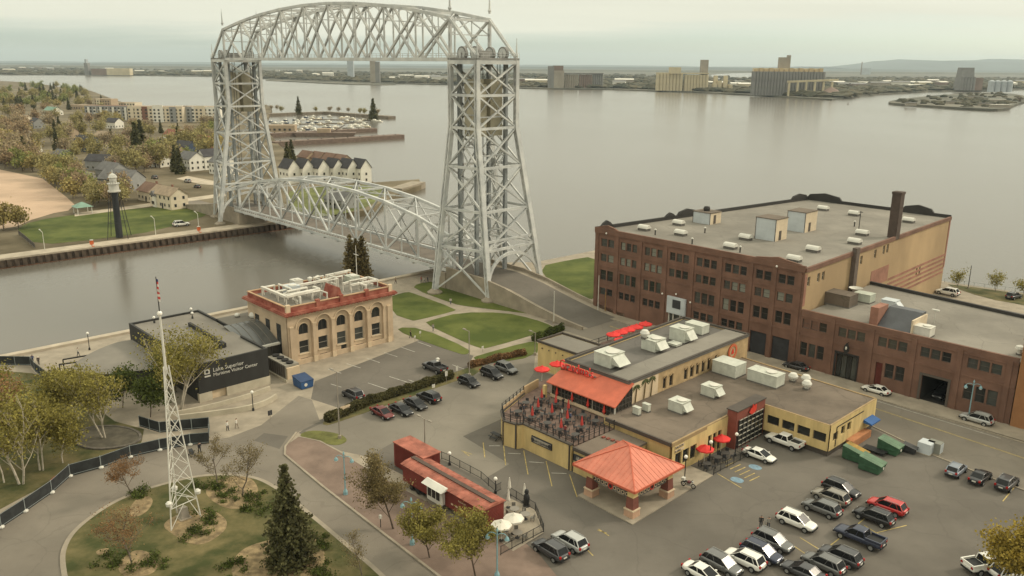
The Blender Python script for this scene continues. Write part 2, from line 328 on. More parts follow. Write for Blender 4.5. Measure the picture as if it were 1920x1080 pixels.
drive = [(58.57, -131.39), (47.61, -120.41), (44.29, -116.45), (40.6, -112.06), (36.48, -106.49), (34.91, -98.3), (37.29, -91.6), (39.6, -85.33), (38.77, -79.77), (32.11, -69.62), (35.24, -68.91), (43.61, -72.39), (44.99, -77.22), (48.69, -81.18), (50.79, -82.16), (52.88, -82.31), (62.25, -82.91), (75.3, -83.57), (88.02, -84.11), (97.95, -84.63), (93.16, -97.27), (82.39, -112.07), (79.31, -128.1)]
sheet('road', drive, .008, ROADM)
sheet('asphalt_patch', [(41.7, -80.83), (45.13, -78.72), (48.17, -81.75), (43.07, -83.16)], .013, ASPHD)
isl = [(58.18, -113.58), (53.88, -111.97), (50.75, -109.42), (47.45, -103.99), (47.37, -97.87), (48.74, -92.65), (53.04, -88.62), (57.77, -87.59), (68.04, -87.87), (78.57, -88.34), (83.88, -88.6), (93.56, -89.99), (88.34, -105.63), (72.77, -116.02)]
isl = smooth_poly(isl, 3); sheet('island_lawn', isl, .14, GRASSD, th=.2); kerb(isl+[isl[0]], .55, .155, CONC)
paver = [(47.9, -80.5), (46.53, -77.73), (50.1, -76.24), (55.51, -75.99), (63.16, -75.98), (74.6, -75.37), (81.99, -75.39), (85.73, -75.66), (87.23, -72.33), (92.54, -73.15), (103.28, -76.99), (95.91, -84.98), (88.02, -84.11), (75.3, -83.57), (62.2, -82.96), (52.49, -82.25), (50.39, -82.1)]
sheet('brick_plaza', paver, .11, PAVER, th=.15); kerb([(44.82, -77.13), (48.11, -80.78), (50.39, -82.1), (52.49, -82.25), (62.2, -82.96), (75.3, -83.57), (88.02, -84.11), (97.95, -84.63)], .3, .14)
kerb([(46.64, -77.62), (49.95, -76.15), (55.36, -75.9), (63.03, -75.89), (74.49, -75.29)], .22, .14)
sheet('patio_paving', [(83.97, -74.12), (81.03, -66.96), (85.92, -66.52), (89.81, -69.52), (90.17, -74.93)], .118, CONC)
# mulch and ground cover on the island
MULCH = mat('mulch', (.225, .165, .09), .95, var=.4, scale=.9, detail=8, bump=.4)
for pts in ([(57.22, -102.37), (56.12, -98.99), (57.96, -96.04), (63.07, -96), (65.23, -99.63), (64.31, -101.44), (60.64, -102.12)], [(51.37, -104.18), (48.4, -101.55), (50.37, -100.4), (53.23, -102.14), (53.82, -104.28)], [(52.49, -95.03), (50.91, -91.39), (53.71, -88.33), (60.79, -91.02), (60.36, -94.38), (56.7, -95.48)], [(71.69, -100.38), (68.56, -97.63), (69.42, -93.41), (71.36, -89.6), (78.33, -91.67), (80.26, -96.73), (76.08, -101.27)], [(62.68, -109.43), (60.32, -106.59), (63.05, -105.21), (67.05, -106.15), (66.19, -109.24)], [(57.93, -109.99), (58.24, -108.53), (59.71, -108.84), (59.33, -110.03)]):
    sheet('mulch_bed', smooth_poly(pts, 3), .16, MULCH)
garden = [(39.22, -126.28), (41.02, -119.13), (40.09, -115.52), (35.59, -106.57), (35.72, -101.8), (35.17, -96.76), (28.25, -93.61), (22.24, -95.86), (0.25, -96.87), (-9.07, -99.5), (-19.73, -107.27), (-23.8, -132.24)]
sheet('garden_ground', garden, .03, GRASSD, th=.05)
bed = smooth_poly([(24.6, -102.33), (21.69, -99.96), (24.82, -95.95), (29.33, -94.4), (32.87, -95.92), (32, -100.23), (28.52, -102.76)], 3); sheet('garden_bed', bed, .2, mat('dark_soil', (.085, .075, .055), .95, var=.25), th=.3); kerb(bed+[bed[0]], .4, .28, mat('stone_edging', (.12, .105, .085), .9, var=.3, scale=1.5))
# canal walls: stone coping, sheet piling with ribs, near and far
def canal_wall(a, sgn, b0, b1, name):
    m = MB(); m.box(min(a, a-sgn*1.6), max(a, a-sgn*1.6), b0, b1, .01, .45); m.v = [W(x, y)[:2]+(z,) for x, y, z in m.v]; tag(m.build('canal_coping', STONE), kind='structure')
canal_wall(-22.4, -1, -420, 10, 'near'); canal_wall(-111.1, 1, -330, 12, 'far')
pw = sthing('sheet_pile_wall', 'rusty dark sheet pile wall with ribs along the far canal bank', 'wall', -111, -60)
m = MB(); m.box(-111.0, -110.8, -200, 12, -2.6, .0); sb(m, 'backing', PILE, pw)
rm = MB().box(0, .55, -.55, .55, -2.6, .05).mesh('pile', PILE)
for i in range(72): put('pile', rm, pw, (.2, 60+10-1.95*i-.0, 0))
m = MB(); m.box(-110.8, -110.0, -200, 12, -2.7, -2.0); sb(m, 'waterline_beam', mat('rust', (.12, .06, .035), .9, var=.3), pw)
# far bank: promenade, lawn, beach
sheet('promenade', [(-111.5, -330), (-111.5, 12), (-119.5, 12), (-119.5, -330)], .02, STONE)
lawn([(-154.93, -68.12), (-171.83, -58.36), (-175.66, -39.78), (-171.89, -7.9), (-166.34, 2.48), (-146.96, -3.03), (-125.73, -31.86), (-123.85, -50.87), (-126.9, -68.85)], GRASS, .04, rounds=1)
sheet('beach', [(-386.69, -40.62), (-338.59, -30.93), (-287.7, -24.52), (-220.1, -33.38), (-198.32, -36.74), (-185.74, -42.66), (-183.15, -48.46), (-174.07, -57.79), (-163.5, -65.31), (-161.76, -70.43), (-160.64, -82.7), (-147.08, -113.68), (-229.86, -134.35)], .05, SAND)
sheet('path', [(-178.16, -42.67), (-180.24, -30.83), (-184.75, -2.7), (-190.02, 19.99), (-180.92, 16.94), (-176.92, -5.87), (-172.99, -33.2), (-171.17, -44.73)], .06, STONE)
sheet('park_point_road', [(-150, -4.6), (-163, -5), (-320, -9), (-700, -24), (-700, -15), (-320, 0), (-163, 4.4), (-150, 4.4)], .03, ROADM)
sheet('path', [(-223.15, 23.83), (-247.95, 22.82), (-253.9, 30.99), (-227, 33.17), (-212.82, 28.01)], .035, STONE)
lawn([(-144.49, 24.01), (-186.03, 49.23), (-172.37, 84), (-156.96, 83.56), (-122.19, 49.97), (-112.83, 29.53), (-115.26, 16.58)], mat('harbour_lawn', (.115, .125, .040), .95, var=.3, scale=.1), .03, rounds=1)
# parking and street paint
def line(p, q, m=None, w=.13, z=.022, nm='road_marking'):
    o = strip(MB(), Wp([p, q]), w, z-.004, z).build(nm, m or WPT); tag(o, kind='structure')
def lines(s):
    for p, q, y in s: line(p, q, YEL if y else WPT)
L_ = [(24.32, -59.37), (27.88, -58.68), (24.27, -55.26), (27.89, -54.6), (23.96, -50.83), (27.9, -50.39), (23.75, -46.54), (27.46, -46.06), (23.4, -42.24), (27.5, -41.92), (22.96, -37.86), (27.08, -37.68), (31.1, -62.84), (33.62, -62.27), (34.98, -53.21), (41.45, -52.15), (38.47, -51.67), (44.61, -50.87), (35.03, -57.76), (41.56, -56.75), (36.4, -45.19), (39.69, -44.82), (37.85, -41.07), (41.03, -40.9)]
lines([(L_[i], L_[i+1], False) for i in range(0, len(L_), 2)])
L_ = [(66.44, -58.6), (70.22, -61.62), (68.72, -56.63), (73.89, -60.99), (72.37, -56.01), (78.01, -60.65), (76.91, -56.01), (82.49, -60.59), (81.84, -56.46), (86.65, -60.22), (67.82, -58.67), (68.93, -57.46), (71.44, -58.3), (72.8, -57.06), (75.41, -57.9), (77.05, -56.58), (79.85, -57.96), (81.34, -56.56)]
lines([(L_[i], L_[i+1], i < 10) for i in range(0, len(L_), 2)])
L_ = [(66.94, -62.72), (68.36, -62.92), (66.29, -62.67), (68.23, -62.31), (93.58, -64.01), (95.45, -64.24), (93.65, -64.29), (94.9, -63.98)]; lines([(L_[i], L_[i+1], True) for i in range(0, len(L_), 2)])
for k in range(7):
    a = (93.98, -38.3); b = (99.45, -39.9); c = (94.18, -35.89); d = (99.65, -37.67); f = k/6
    line((a[0]+(b[0]-a[0])*f, a[1]+(b[1]-a[1])*f), (c[0]+(d[0]-c[0])*f, c[1]+(d[1]-c[1])*f), YEL, .16)
L_ = [(95.33, -41.27), (99.76, -42.38), (114.37, -35.12), (114.23, -54.92), (118.53, -35.61), (115.45, -43.32), (115.56, -48.91), (111.03, -47.79), (110.75, -49.78), (114.68, -50.96), (114.98, -39.47), (118.03, -40.51), (113.96, -31.04), (117.22, -32.39), (90.86, -75.76), (90.78, -73.14), (94.38, -75), (96.76, -74.91), (95.53, -68.31), (96.89, -68.74), (124.56, -20.48), (124.34, -14.46)]
lines([(L_[i], L_[i+1], True) for i in range(0, len(L_), 2)])
BLUEP = mat('blue_parking_paint', (.16, .24, .30), .85, var=.3, scale=2, lo=.3, hi=.7)
for c in ((98.16, -40.86), (97.84, -35.74), (95.22, -76)):
    sheet('parking_symbol', smooth_poly([(c[0]-.9, c[1]-.7), (c[0]+.9, c[1]-.7), (c[0]+.9, c[1]+.7), (c[0]-.9, c[1]+.7)], 2), .02, BLUEP)
for off in (-.12, .12): line((42, -1.0+off), (101, -2.8+off), YEL, .1); line((101, -2.8+off), (160, -8+off), YEL, .1)
line((44, 2.2), (118, .0), WPT, .12)
for i in range(4): p = (33.91, -67.64); 

# ---------------------------------------------------------------- the lift bridge
STEEL = mat('bridge_steel', (.47, .48, .47), .5, metal=.0, var=.16, scale=.25, col2=(.57, .57, .54), detail=6)
STEELD = mat('bridge_deck_steel', (.22, .215, .20), .7, var=.2, scale=.3)
CWT = mat('counterweight_concrete', (.42, .38, .28), .9, var=.12, scale=.3)
CABLE = mat('hoist_cable', (.06, .06, .06), .6, var=0)
DECK = mat('bridge_deck', (.17, .145, .12), .85, var=.15, scale=.15)
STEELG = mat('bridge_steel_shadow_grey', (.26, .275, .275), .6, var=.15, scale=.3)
bridge = thing('lift_bridge', 'silver steel vertical lift bridge with two lattice towers and arched top truss', 'bridge', W(0, 0), TH)
def member(parent, name, p, q, w, h=None, laced=False, mt=None):
    """one built-up member: either a closed box or two channels joined by lacing bars"""
    m = MB(); p = Vector(p); q = Vector(q); h = h or w
    if not laced: m.beam(p, q, w, h)
    else:
        d = (q-p); Ln = d.length; d.normalize(); u = Vector((0, 0, 1)) if abs(d.z) < .9 else Vector((0, 1, 0))
        a = d.cross(u).normalized(); b = a.cross(d).normalized(); t = w*.26
        for k in (-1, 1): m.beam(p+a*k*(w/2-t/2), q+a*k*(w/2-t/2), t, h, up=b)
        n = max(2, int(Ln/(w*1.5))); 
        for i in range(n):
            s0 = Ln*i/n; s1 = Ln*(i+1)/n; k = 1 if i % 2 else -1
            m.beam(p+d*s0+a*k*(w/2-t), p+d*s1-a*k*(w/2-t), w*.13, h*.92, up=b)
    return m.build(name, mt or STEEL, parent)
ZT = 55.0; BT = 6.1
def tower(sg, a0):      # sg=+1: land side towards +a ; -1: mirrored
    tw = put('tower', None, bridge)
    X = lambda a: a0+sg*a
    top = {'cn': (-4.6, -BT), 'ln': (4.9, -BT), 'lf': (4.9, BT), 'cf': (-4.6, BT)}
    foot = {'cn': (-4.0, -12.3), 'ln': (10.4, -7.4), 'lf': (9.6, 11.0), 'cf': (-4.6, 11.4)}
    ZK = 39.5
    def pt(k, z):
        if z >= ZK: f = 0
        else: f = 1-z/ZK
        a = top[k][0]+(foot[k][0]-top[k][0])*f; b = top[k][1]+(foot[k][1]-top[k][1])*f; return (X(a), b, z)
    for k in top:
        member(tw, 'leg', pt(k, 0.5), pt(k, ZK), 1.15, 1.15, True); member(tw, 'leg', pt(k, ZK), pt(k, ZT+.4), 1.0, 1.0, True)
        f = pt(k, 0); m = MB(); m.lathe([(1.9, -.3), (1.9, .35), (1.3, .7), (.9, 1.0)], 8, (f[0], f[1], 0)); m.build('footing', CONC, tw)
    levels = [0.8, 11.5, 20.5, 30.5, ZK, 47.0, ZT-.6]
    for (k1, k2) in (('cn', 'ln'), ('ln', 'lf'), ('lf', 'cf'), ('cf', 'cn')):
        for i, (z0, z1) in enumerate(zip(levels, levels[1:])):
            ends = (k1, k2) in (('ln', 'lf'), ('cf', 'cn'))
            if i: member(tw, 'strut', pt(k1, z0), pt(k2, z0), .55, .6, True)
            if ends and i == 0: continue
            member(tw, 'diagonal_brace', pt(k1, z0), pt(k2, z1), .42, .38, ends); member(tw, 'diagonal_brace', pt(k2, z0), pt(k1, z1), .42, .38, ends)
        member(tw, 'strut', pt(k1, ZT-.6), pt(k2, ZT-.6), .9, .9, True)
    # portal arch over the roadway on the two open ends
    for (k1, k2) in (('ln', 'lf'), ('cf', 'cn')):
        p0, p1 = Vector(pt(k1, 1.5)), Vector(pt(k2, 1.5)); q0, q1 = Vector(pt(k1, 11.5)), Vector(pt(k2, 11.5)); m = MB(); n = 16; prev = None
        for i in range(n+1):
            g = math.pi*i/n; u = .5-.47*math.cos(g); z = 4.0+6.2*math.sin(g); f = (z-1.5)/10
            v = (p0.lerp(p1, u)).lerp(q0.lerp(q1, u), f); v.z = z
            if prev is not None: m.beam(prev, v, .5, .7)
            prev = v
            if i in (2, 4, 6, 8, 10, 12, 14): m.beam(v, q0.lerp(q1, u), .22)
        m.build('portal_arch', STEEL, tw); member(tw, 'strut', pt(k1, 13.6), pt(k2, 13.6), .5, .5, True)
        member(tw, 'diagonal_brace', pt(k1, 11.5), tuple((Vector(pt(k1, 13.6))+Vector(pt(k2, 13.6)))/2), .3); member(tw, 'diagonal_brace', pt(k2, 11.5), tuple((Vector(pt(k1, 13.6))+Vector(pt(k2, 13.6)))/2), .3)
    # inner vertical guide columns of the lift, their bracing and the counterweight between them
    for b in (-4.6, 4.6):
        for a in (-3.2, 2.8):
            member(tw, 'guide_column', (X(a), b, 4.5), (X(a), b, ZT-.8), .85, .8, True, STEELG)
        zs = [5, 12.5, 20, 27.5, 35, 42.5, 50]
        for z0, z1 in zip(zs, zs[1:]):
            member(tw, 'diagonal_brace', (X(-3.2), b, z0), (X(2.8), b, z1), .26); member(tw, 'diagonal_brace', (X(2.8), b, z0), (X(-3.2), b, z1), .26)
            member(tw, 'strut', (X(-3.2), b, z1), (X(2.8), b, z1), .3)
    for z0 in (15, 24, 33, 42):
        member(tw, 'diagonal_brace', (X(2.8), -4.6, z0), (X(2.8), 4.6, z0+9), .28); member(tw, 'diagonal_brace', (X(2.8), 4.6, z0), (X(2.8), -4.6, z0+9), .28)
        member(tw, 'strut', (X(2.8), -4.6, z0), (X(2.8), 4.6, z0), .32)
    for b in (-2.5, 2.5):
        cw = MB(); cw.box(min(X(-1.7), X(1.9)), max(X(-1.7), X(1.9)), b-1.9, b+1.9, 37.5, 49.5); cw.box(min(X(-1.2), X(1.4)), max(X(-1.2), X(1.4)), b-1.4, b+1.4, 49.5, 50.6); cw.build('counterweight', CWT, tw)
    for b in (-3.6, -2.8, 2.8, 3.6):
        for a in (-4.2, 1.9):
            m = MB(); z0 = 19 if a < 0 else 50.5
            for k in (-.12, .12): m.tube((X(a), b+k, z0), (X(a), b+k, ZT+1.6), .055, n=5)
            m.build('hoist_cable', CABLE, tw)
    m = MB(); m.box(min(X(-5.1), X(5.4)), max(X(-5.1), X(5.4)), -BT-.5, BT+.5, ZT-.1, ZT+.35); m.build('machinery_deck', STEELD, tw)
    for b in (-4.3, 4.3):                      # the big sheaves
        for a in (-2.3, 2.3):
            m = MB(); c = Vector((X(a), b, ZT+1.4)); m.tube(c-Vector((0, .35, 0)), c+Vector((0, .35, 0)), 1.55, n=20); sv = m.build('sheave', STEELD, tw)
            m = MB(); m.tube(c-Vector((0, .42, 0)), c+Vector((0, .42, 0)), 1.2, n=20); m.build('sheave_web', STEEL, sv); m = MB(); m.tube(c-Vector((0, .75, 0)), c+Vector((0, .75, 0)), .3, n=8); m.build('axle', STEELD, sv)
            for k in (-.8, .8): m = MB(); m.box(X(a)-.3, X(a)+.3, b+k-.15, b+k+.15, ZT+.3, ZT+1.8); m.build('sheave_bearing', STEEL, tw)
    m = MB(); m.box(X(0)-1.1, X(0)+1.1, -1.8, 1.8, ZT+.35, ZT+2.0); m.build('machinery_house', STEELD, tw)
    # finials
    for b in (-BT, BT):
        for a, z0, hh in ((4.9, ZT+.3, 4.6), (-4.6, 65.6, 5.2)):
            m = MB(); m.tube((X(a), b, z0), (X(a), b, z0+hh), .3, .05, n=6); m.ball((X(a), b, z0+.7), .45, 6, 4); m.build('finial', STEEL, tw)
    # hand rails of the machinery deck
    m = MB(); x0, x1 = sorted((X(-5.1), X(5.4)))
    for (p, q) in (((x0, -BT-.5), (x1, -BT-.5)), ((x1, -BT-.5), (x1, BT+.5)), ((x1, BT+.5), (x0, BT+.5)), ((x0, BT+.5), (x0, -BT-.5))):
        for h in (.55, 1.1): m.beam((*p, ZT+.35+h), (*q, ZT+.35+h), .07)
        for i in range(7): f = i/7; x = p[0]+(q[0]-p[0])*f; y = p[1]+(q[1]-p[1])*f; m.beam((x, y, ZT+.3), (x, y, ZT+1.45), .07)
    m.build('handrail', STEEL, tw)
    return tw
AN, AF = -4.6, -122.6         # canal side legs of the near and the far tower
t1 = tower(1, 0.0); t2 = tower(-1, -127.2)
# --- fixed top truss
tt = put('top_truss', None, bridge); NP = 9
xs = [AN+(AF-AN)*i/NP for i in range(NP+1)]
def ztop(a): u = (a-(AN+AF)/2)/((AN-AF)/2); return 64.2+5.5*(1-u*u)
for b in (-BT, BT):
    for i in range(NP+1):
        x = xs[i]
        member(tt, 'vertical', (x, b, ZT), (x, b, ztop(x)), .8 if i in (0, NP) else .42, .5, i in (0, NP))
        if i < NP:
            y = xs[i+1]; xm = (x+y)/2
            member(tt, 'top_chord', (x, b, ztop(x)), (y, b, ztop(y)), .75, .75, True); member(tt, 'bottom_chord', (x, b, ZT), (y, b, ZT), .8, .8, True)
            member(tt, 'diagonal', (x, b, ZT), (y, b, ztop(y)), .54, .5, True); member(tt, 'diagonal', (x, b, ztop(x)), (y, b, ZT), .54, .5, True)
            zm = (ZT+(ztop(x)+ztop(y))/2)/2
            member(tt, 'hanger', (xm, b, zm), (xm, b, ztop(xm)-.2), .26); member(tt, 'hanger', (xm, b, zm), (xm, b, ZT), .22)
    for x, e in ((AN, 4.9), (AF, -132.1)):
        member(tt, 'end_post', (x, b, ztop(x)), (e, b, ZT+.3), .7, .6, True)
for i in range(NP+1):
    x = xs[i]; member(tt, 'cross_strut', (x, -BT, ztop(x)-.3), (x, BT, ztop(x)-.3), .5, .5, True); member(tt, 'floor_beam', (x, -BT, ZT), (x, BT, ZT), .5, .6, True)
    zz = ztop(x)-3.6
    member(tt, 'sway_brace', (x, -BT, zz), (x, 0, ztop(x)-.4), .24); member(tt, 'sway_brace', (x, BT, zz), (x, 0, ztop(x)-.4), .24); member(tt, 'sway_brace', (x, -BT, zz), (x, BT, zz), .24)
    if i < NP:
        y = xs[i+1]
        for (b0, b1) in ((-BT, BT), (BT, -BT)):
            member(tt, 'lateral_brace', (x, b0, ztop(x)-.3), (y, b1, ztop(y)-.3), .26); member(tt, 'lateral_brace', (x, b0, ZT), (y, b1, ZT), .26)
m = MB(); m.box(AF, AN, -.7, .7, ZT+.3, ZT+.45)
m.build('catwalk', STEELD, tt)
m = MB()
for b in (-.7, .7):
    for h in (.5, 1.0): m.beam((AF, b, ZT+.45+h), (AN, b, ZT+.45+h), .06)
    for i in range(60): x = AF+(AN-AF)*i/59; m.beam((x, b, ZT+.4), (x, b, ZT+1.5), .06)
m.build('handrail', STEEL, tt)
# --- moving lift span
ls = put('lift_span', None, bridge); NS = 8; LA, LB = -5.2, -122.0; BS = 5.2; ZB = 4.7
ns = [LA+(LB-LA)*i/NS for i in range(NS+1)]
def zsp(a): u = (a-(LA+LB)/2)/((LA-LB)/2); return 12.6+6.9*(1-abs(u)**2.2)
for b in (-BS, BS):
    for i in range(NS):
        x, y = ns[i], ns[i+1]; xm = (x+y)/2; zt0 = zsp(x); zt1 = zsp(y)
        member(ls, 'bottom_chord', (x, b, ZB), (y, b, ZB), .75, .95)
        if 0 < i < NS-1: member(ls, 'top_chord', (x, b, zt0), (y, b, zt1), .8, .75)
        if i == 0: member(ls, 'end_post', (x, b, ZB), (y, b, zt1), .75, .75)
        if i == NS-1: member(ls, 'end_post', (y, b, ZB), (x, b, zt0), .75, .75)
        if i in (0, NS-1): member(ls, 'portal_member', (x, b, 12.4) if i == 0 else (y, b, 12.4), (y, b, zt1) if i == 0 else (x, b, zt0), .7)
        if i in (0, NS-1): member(ls, 'vertical', (x if i == 0 else y, b, ZB), (x if i == 0 else y, b, 12.6), .8, .8, True)
        else: member(ls, 'diagonal', (x, b, zt0), (y, b, ZB), .5) if i < NS/2 else member(ls, 'diagonal', (y, b, zt1), (x, b, ZB), .5)
        if 0 < i < NS-1: (member(ls, 'diagonal', (x, b, ZB), (xm, b, (zt1+ZB)/2), .36) if i < NS/2 else member(ls, 'diagonal', (y, b, ZB), (xm, b, (zt0+ZB)/2), .36))
        if 0 < i < NS-1: member(ls, 'diagonal', (x, b, ZB) if i < NS/2 else (y, b, ZB), (y, b, zt1) if i < NS/2 else (x, b, zt0), .36)
        if i: member(ls, 'vertical', (x, b, ZB), (x, b, zt0), .5)
        member(ls, 'vertical', (xm, b, ZB), (xm, b, (ZB+(zt0+zt1)/2)/2 if 0 < i < NS-1 else (ZB+zt1)/2 if i == 0 else (ZB+zt0)/2), .3)
for i in range(1, NS):
    x = ns[i]; member(ls, 'cross_strut', (x, -BS, zsp(x)), (x, BS, zsp(x)), .5); z2 = zsp(x)-2.4
    member(ls, 'sway_brace', (x, -BS, z2), (x, BS, z2), .28); member(ls, 'sway_brace', (x, -BS, z2), (x, 0, zsp(x)), .2); member(ls, 'sway_brace', (x, BS, z2), (x, 0, zsp(x)), .2)
    if i < NS-1:
        y = ns[i+1]
        member(ls, 'lateral_brace', (x, -BS, zsp(x)), (y, BS, zsp(y)), .28); member(ls, 'lateral_brace', (x, BS, zsp(x)), (y, -BS, zsp(y)), .28)
for i in range(2*NS+1):
    x = LA+(LB-LA)*i/(2*NS); member(ls, 'floor_beam', (x, -BS-2, ZB-.5), (x, BS+2, ZB-.5), .4, .9)
m = MB(); m.box(LB, LA, -3.9, 3.9, ZB-.05, ZB+.12); m.build('roadway', DECK, ls)
for sgn in (-1, 1):
    m = MB(); m.box(LB, LA, sgn*6.4-.9, sgn*6.4+.9, ZB+.05, ZB+.2); m.build('walkway', DECK, ls)
    m = MB(); y = sgn*7.3
    for h in (.5, .85, 1.2): m.beam((LB, y, ZB+.2+h), (LA, y, ZB+.2+h), .08)
    for i in range(79): x = LB+(LA-LB)*i/78; m.beam((x, y, ZB+.1), (x, y, ZB+1.42), .09)
    m.beam((LB, y, ZB-.1), (LA, y, ZB-.1), .18, .75); m.build('railing', STEEL, ls)
# --- approaches
ap = MB(); prof = [(-5.3, 4.75), (8, 4.5), (16, 3.6), (26, 1.7), (34, .5), (40, .02)]
def ramp(prof, name, flip=1):
    n = len(prof); wl = [(-7.6, 6.4)]*n
    m = MB(); r = MB(); pr = MB()
    for (a0, z0), (a1, z1) in zip(prof, prof[1:]):
        P = lambda a, b, z: W(a, b)[:2]+(z,)
        lo0, lo1 = sorted((a0, a1))
        def blk(mb, b0, b1, d0, d1, zb):
            p = [P(a0, b0, zb), P(a1, b0, zb), P(a1, b1, zb), P(a0, b1, zb), P(a0, b0, z0+d0), P(a1, b0, z1+d0), P(a1, b1, z1+d0), P(a0, b1, z0+d0)]
            if a1 < a0: p = [p[1], p[0], p[3], p[2], p[5], p[4], p[7], p[6]]
            mb.hexa(p)
        blk(m, -7.6, 6.6, -.02, 0, -1.5); blk(pr, -7.7, -7.2, .75, 0, -1.4); blk(pr, 6.3, 6.7, .75, 0, -1.4)
        p = [P(a0, -5.6, z0+.012), P(a1, -5.6, z1+.012), P(a1, 4.6, z1+.012), P(a0, 4.6, z0+.012)]
        r.quad(*(p if a1 > a0 else p[::-1]))
    o = m.build(name, CONC); tag(o, kind='structure'); r.build('roadway', ASPHD, None); pr.build('parapet', CONC, None)
    return o
ramp(prof, 'bridge_approach')
ramp([(-122.0, 4.75), (-136, 4.3), (-150, 2.4), (-166, .3)], 'bridge_approach')
for n_ in ('roadway', 'roadway.001', 'roadway.002', 'parapet', 'parapet.001'):
    o = bpy.data.objects.get(n_)
    if o and o.parent is None: tag(o, kind='structure')
# piers under the lift span ends
for a in (-7.5, -119.5):
    m = MB(); m.box(-2.2, 2.2, -8, 8, -3, 4.0); tag(m.build('bridge_pier', CONC, None, **place(a, 0)), kind='structure')

# --- the four storey brick warehouse
B0, ZR = 6.3, 18.3
bw = sthing('brick_warehouse', 'long four storey red brick warehouse with flat grey roof beside the street', 'building', 31, 6.3)
FL, FR_, BR_, BL = (30.8, B0), (81.2, B0), (78.3, 84), (40.5, 84.5)
bays = [(32.6, 36.3, 2), (38.2, 42.7, 3), (44.8, 49.4, 3), (51.3, 56.0, 3), (57.9, 62.6, 3), (64.5, 69.3, 3), (71.3, 74.5, 2), (76.0, 79.2, 2)]
rows = [(15.0, 16.75), (11.6, 13.3), (7.3, 9.65), (3.9, 5.5)]
holes = []; wins = []
for bi, (x0, x1, n) in enumerate(bays):
    for ri, (z0, z1) in enumerate(rows):
        if ri == 3 and (bi == 3 or bi >= 6): continue
        if ri == 2 and bi == 3: continue
        g = .32; wd = (x1-x0-g*(n-1))/n
        for k in range(n):
            u = x0+k*(wd+g)-FL[0]; holes.append((u, u+wd, z0, z1)); wins.append((u, u+wd, z0, z1, ri, bi))
dh = [(71.1-FL[0], 74.6-FL[0], .0, 4.6), (75.8-FL[0], 79.4-FL[0], .0, 4.6), (51.7-FL[0], 55.9-FL[0], 0.1, 3.9)]
m = MB(); fr = wall_holes(m, FL, FR_, -.2, ZR+.7, holes+dh, .32)
sb(m, 'front_wall', BRICK, bw)
for (u0, u1, z0, z1, ri, bi) in wins:
    light = (bi, ri) in ((2, 0), (5, 1), (6, 1), (7, 1)) or (ri == 1 and bi in (0, 1, 2))
    swin(bw, fr, u0, u1, z0, z1, WFRAME, (BLIND if rnd.random() < .55 else GLASS2) if light else pane_pick(.04, .3), nz=2)
for k, (u0, u1, z0, z1) in enumerate(dh[:2]):
    m = MB(); a0 = FL[0]+u0; m.box(a0+.02, FL[0]+u1-.02, B0+.3, B0+.42, 0, z1-.02)
    for i in range(5): m.box(a0+.05, FL[0]+u1-.05, B0+.27, B0+.31, .15+i*.88, .15+i*.88+.76)
    sb(m, 'garage_door', DARKD, bw)
m = MB(); m.box(51.5, 56.1, B0-.45, B0-.02, 3.9, 7.5); m.box(51.7, 55.9, B0-.5, B0-.45, 4.1, 7.3); sb(m, 'entrance_panel', PANEL, bw)
m = MB(); m.box(53.0, 55.0, B0-.56, B0-.50, 5.2, 7.0); sb(m, 'sign_board', DARKD, bw)
m = MB(); m.box(51.72, 55.88, B0+.35, B0+.45, .1, 3.88); sb(m, 'entrance_glazing', GLASS2, bw)
for x in (51.8, 52.9, 54.6, 55.7):
    m = MB(); m.box(x-.12, x+.12, B0+.05, B0+.3, .1, 3.85); sb(m, 'entrance_post', WMET, bw)
# brick piers, string courses and parapet with raised gables
for x in (31.5, 37.3, 43.7, 50.3, 57.0, 63.5, 70.3, 75.25, 80.3):
    m = MB(); m.box(x-.42, x+.42, B0-.18, B0-.004, 0.1, ZR-.3); sb(m, 'pier', BRICK, bw)
for z, h in ((6.3, .3), (10.3, .16), (13.9, .16), (17.6, .28)):
    m = MB(); m.box(30.82, 81.18, B0-.10, B0-.003, z, z+h); sb(m, 'string_course', BRICK, bw)
for (x0, x1) in ((31, 37.4), (70.6, 80.6)):
    m = MB(); xm = (x0+x1)/2; pts = [(x0, ZR+.62), (x1, ZR+.62), (x1-.5, ZR+.9), (xm+1.6, ZR+1.25), (xm, ZR+1.55), (xm-1.6, ZR+1.25), (x0+.5, ZR+.9)]
    vs = [(x, B0-.05, z) for x, z in pts]+[(x, B0+.4, z) for x, z in pts]; n = len(pts)
    m.add(vs, [tuple(range(n)), tuple(range(2*n-1, n-1, -1))]+[(i, i+n, (i+1) % n+n, (i+1) % n) for i in range(n)]); sb(m, 'gable_parapet', BRICK, bw)
    m = MB(); m.ball((xm, B0-.25, ZR-.2), .22, 8, 5); sb(m, 'wall_lamp', LAMPW, bw)
for x, z in ((50.1, 7.6), (57.2, 7.2), (53.6, 8.2)):
    m = MB(); m.ball((x, B0-.3, z), .2, 8, 5); sb(m, 'wall_lamp', LAMPW, bw)
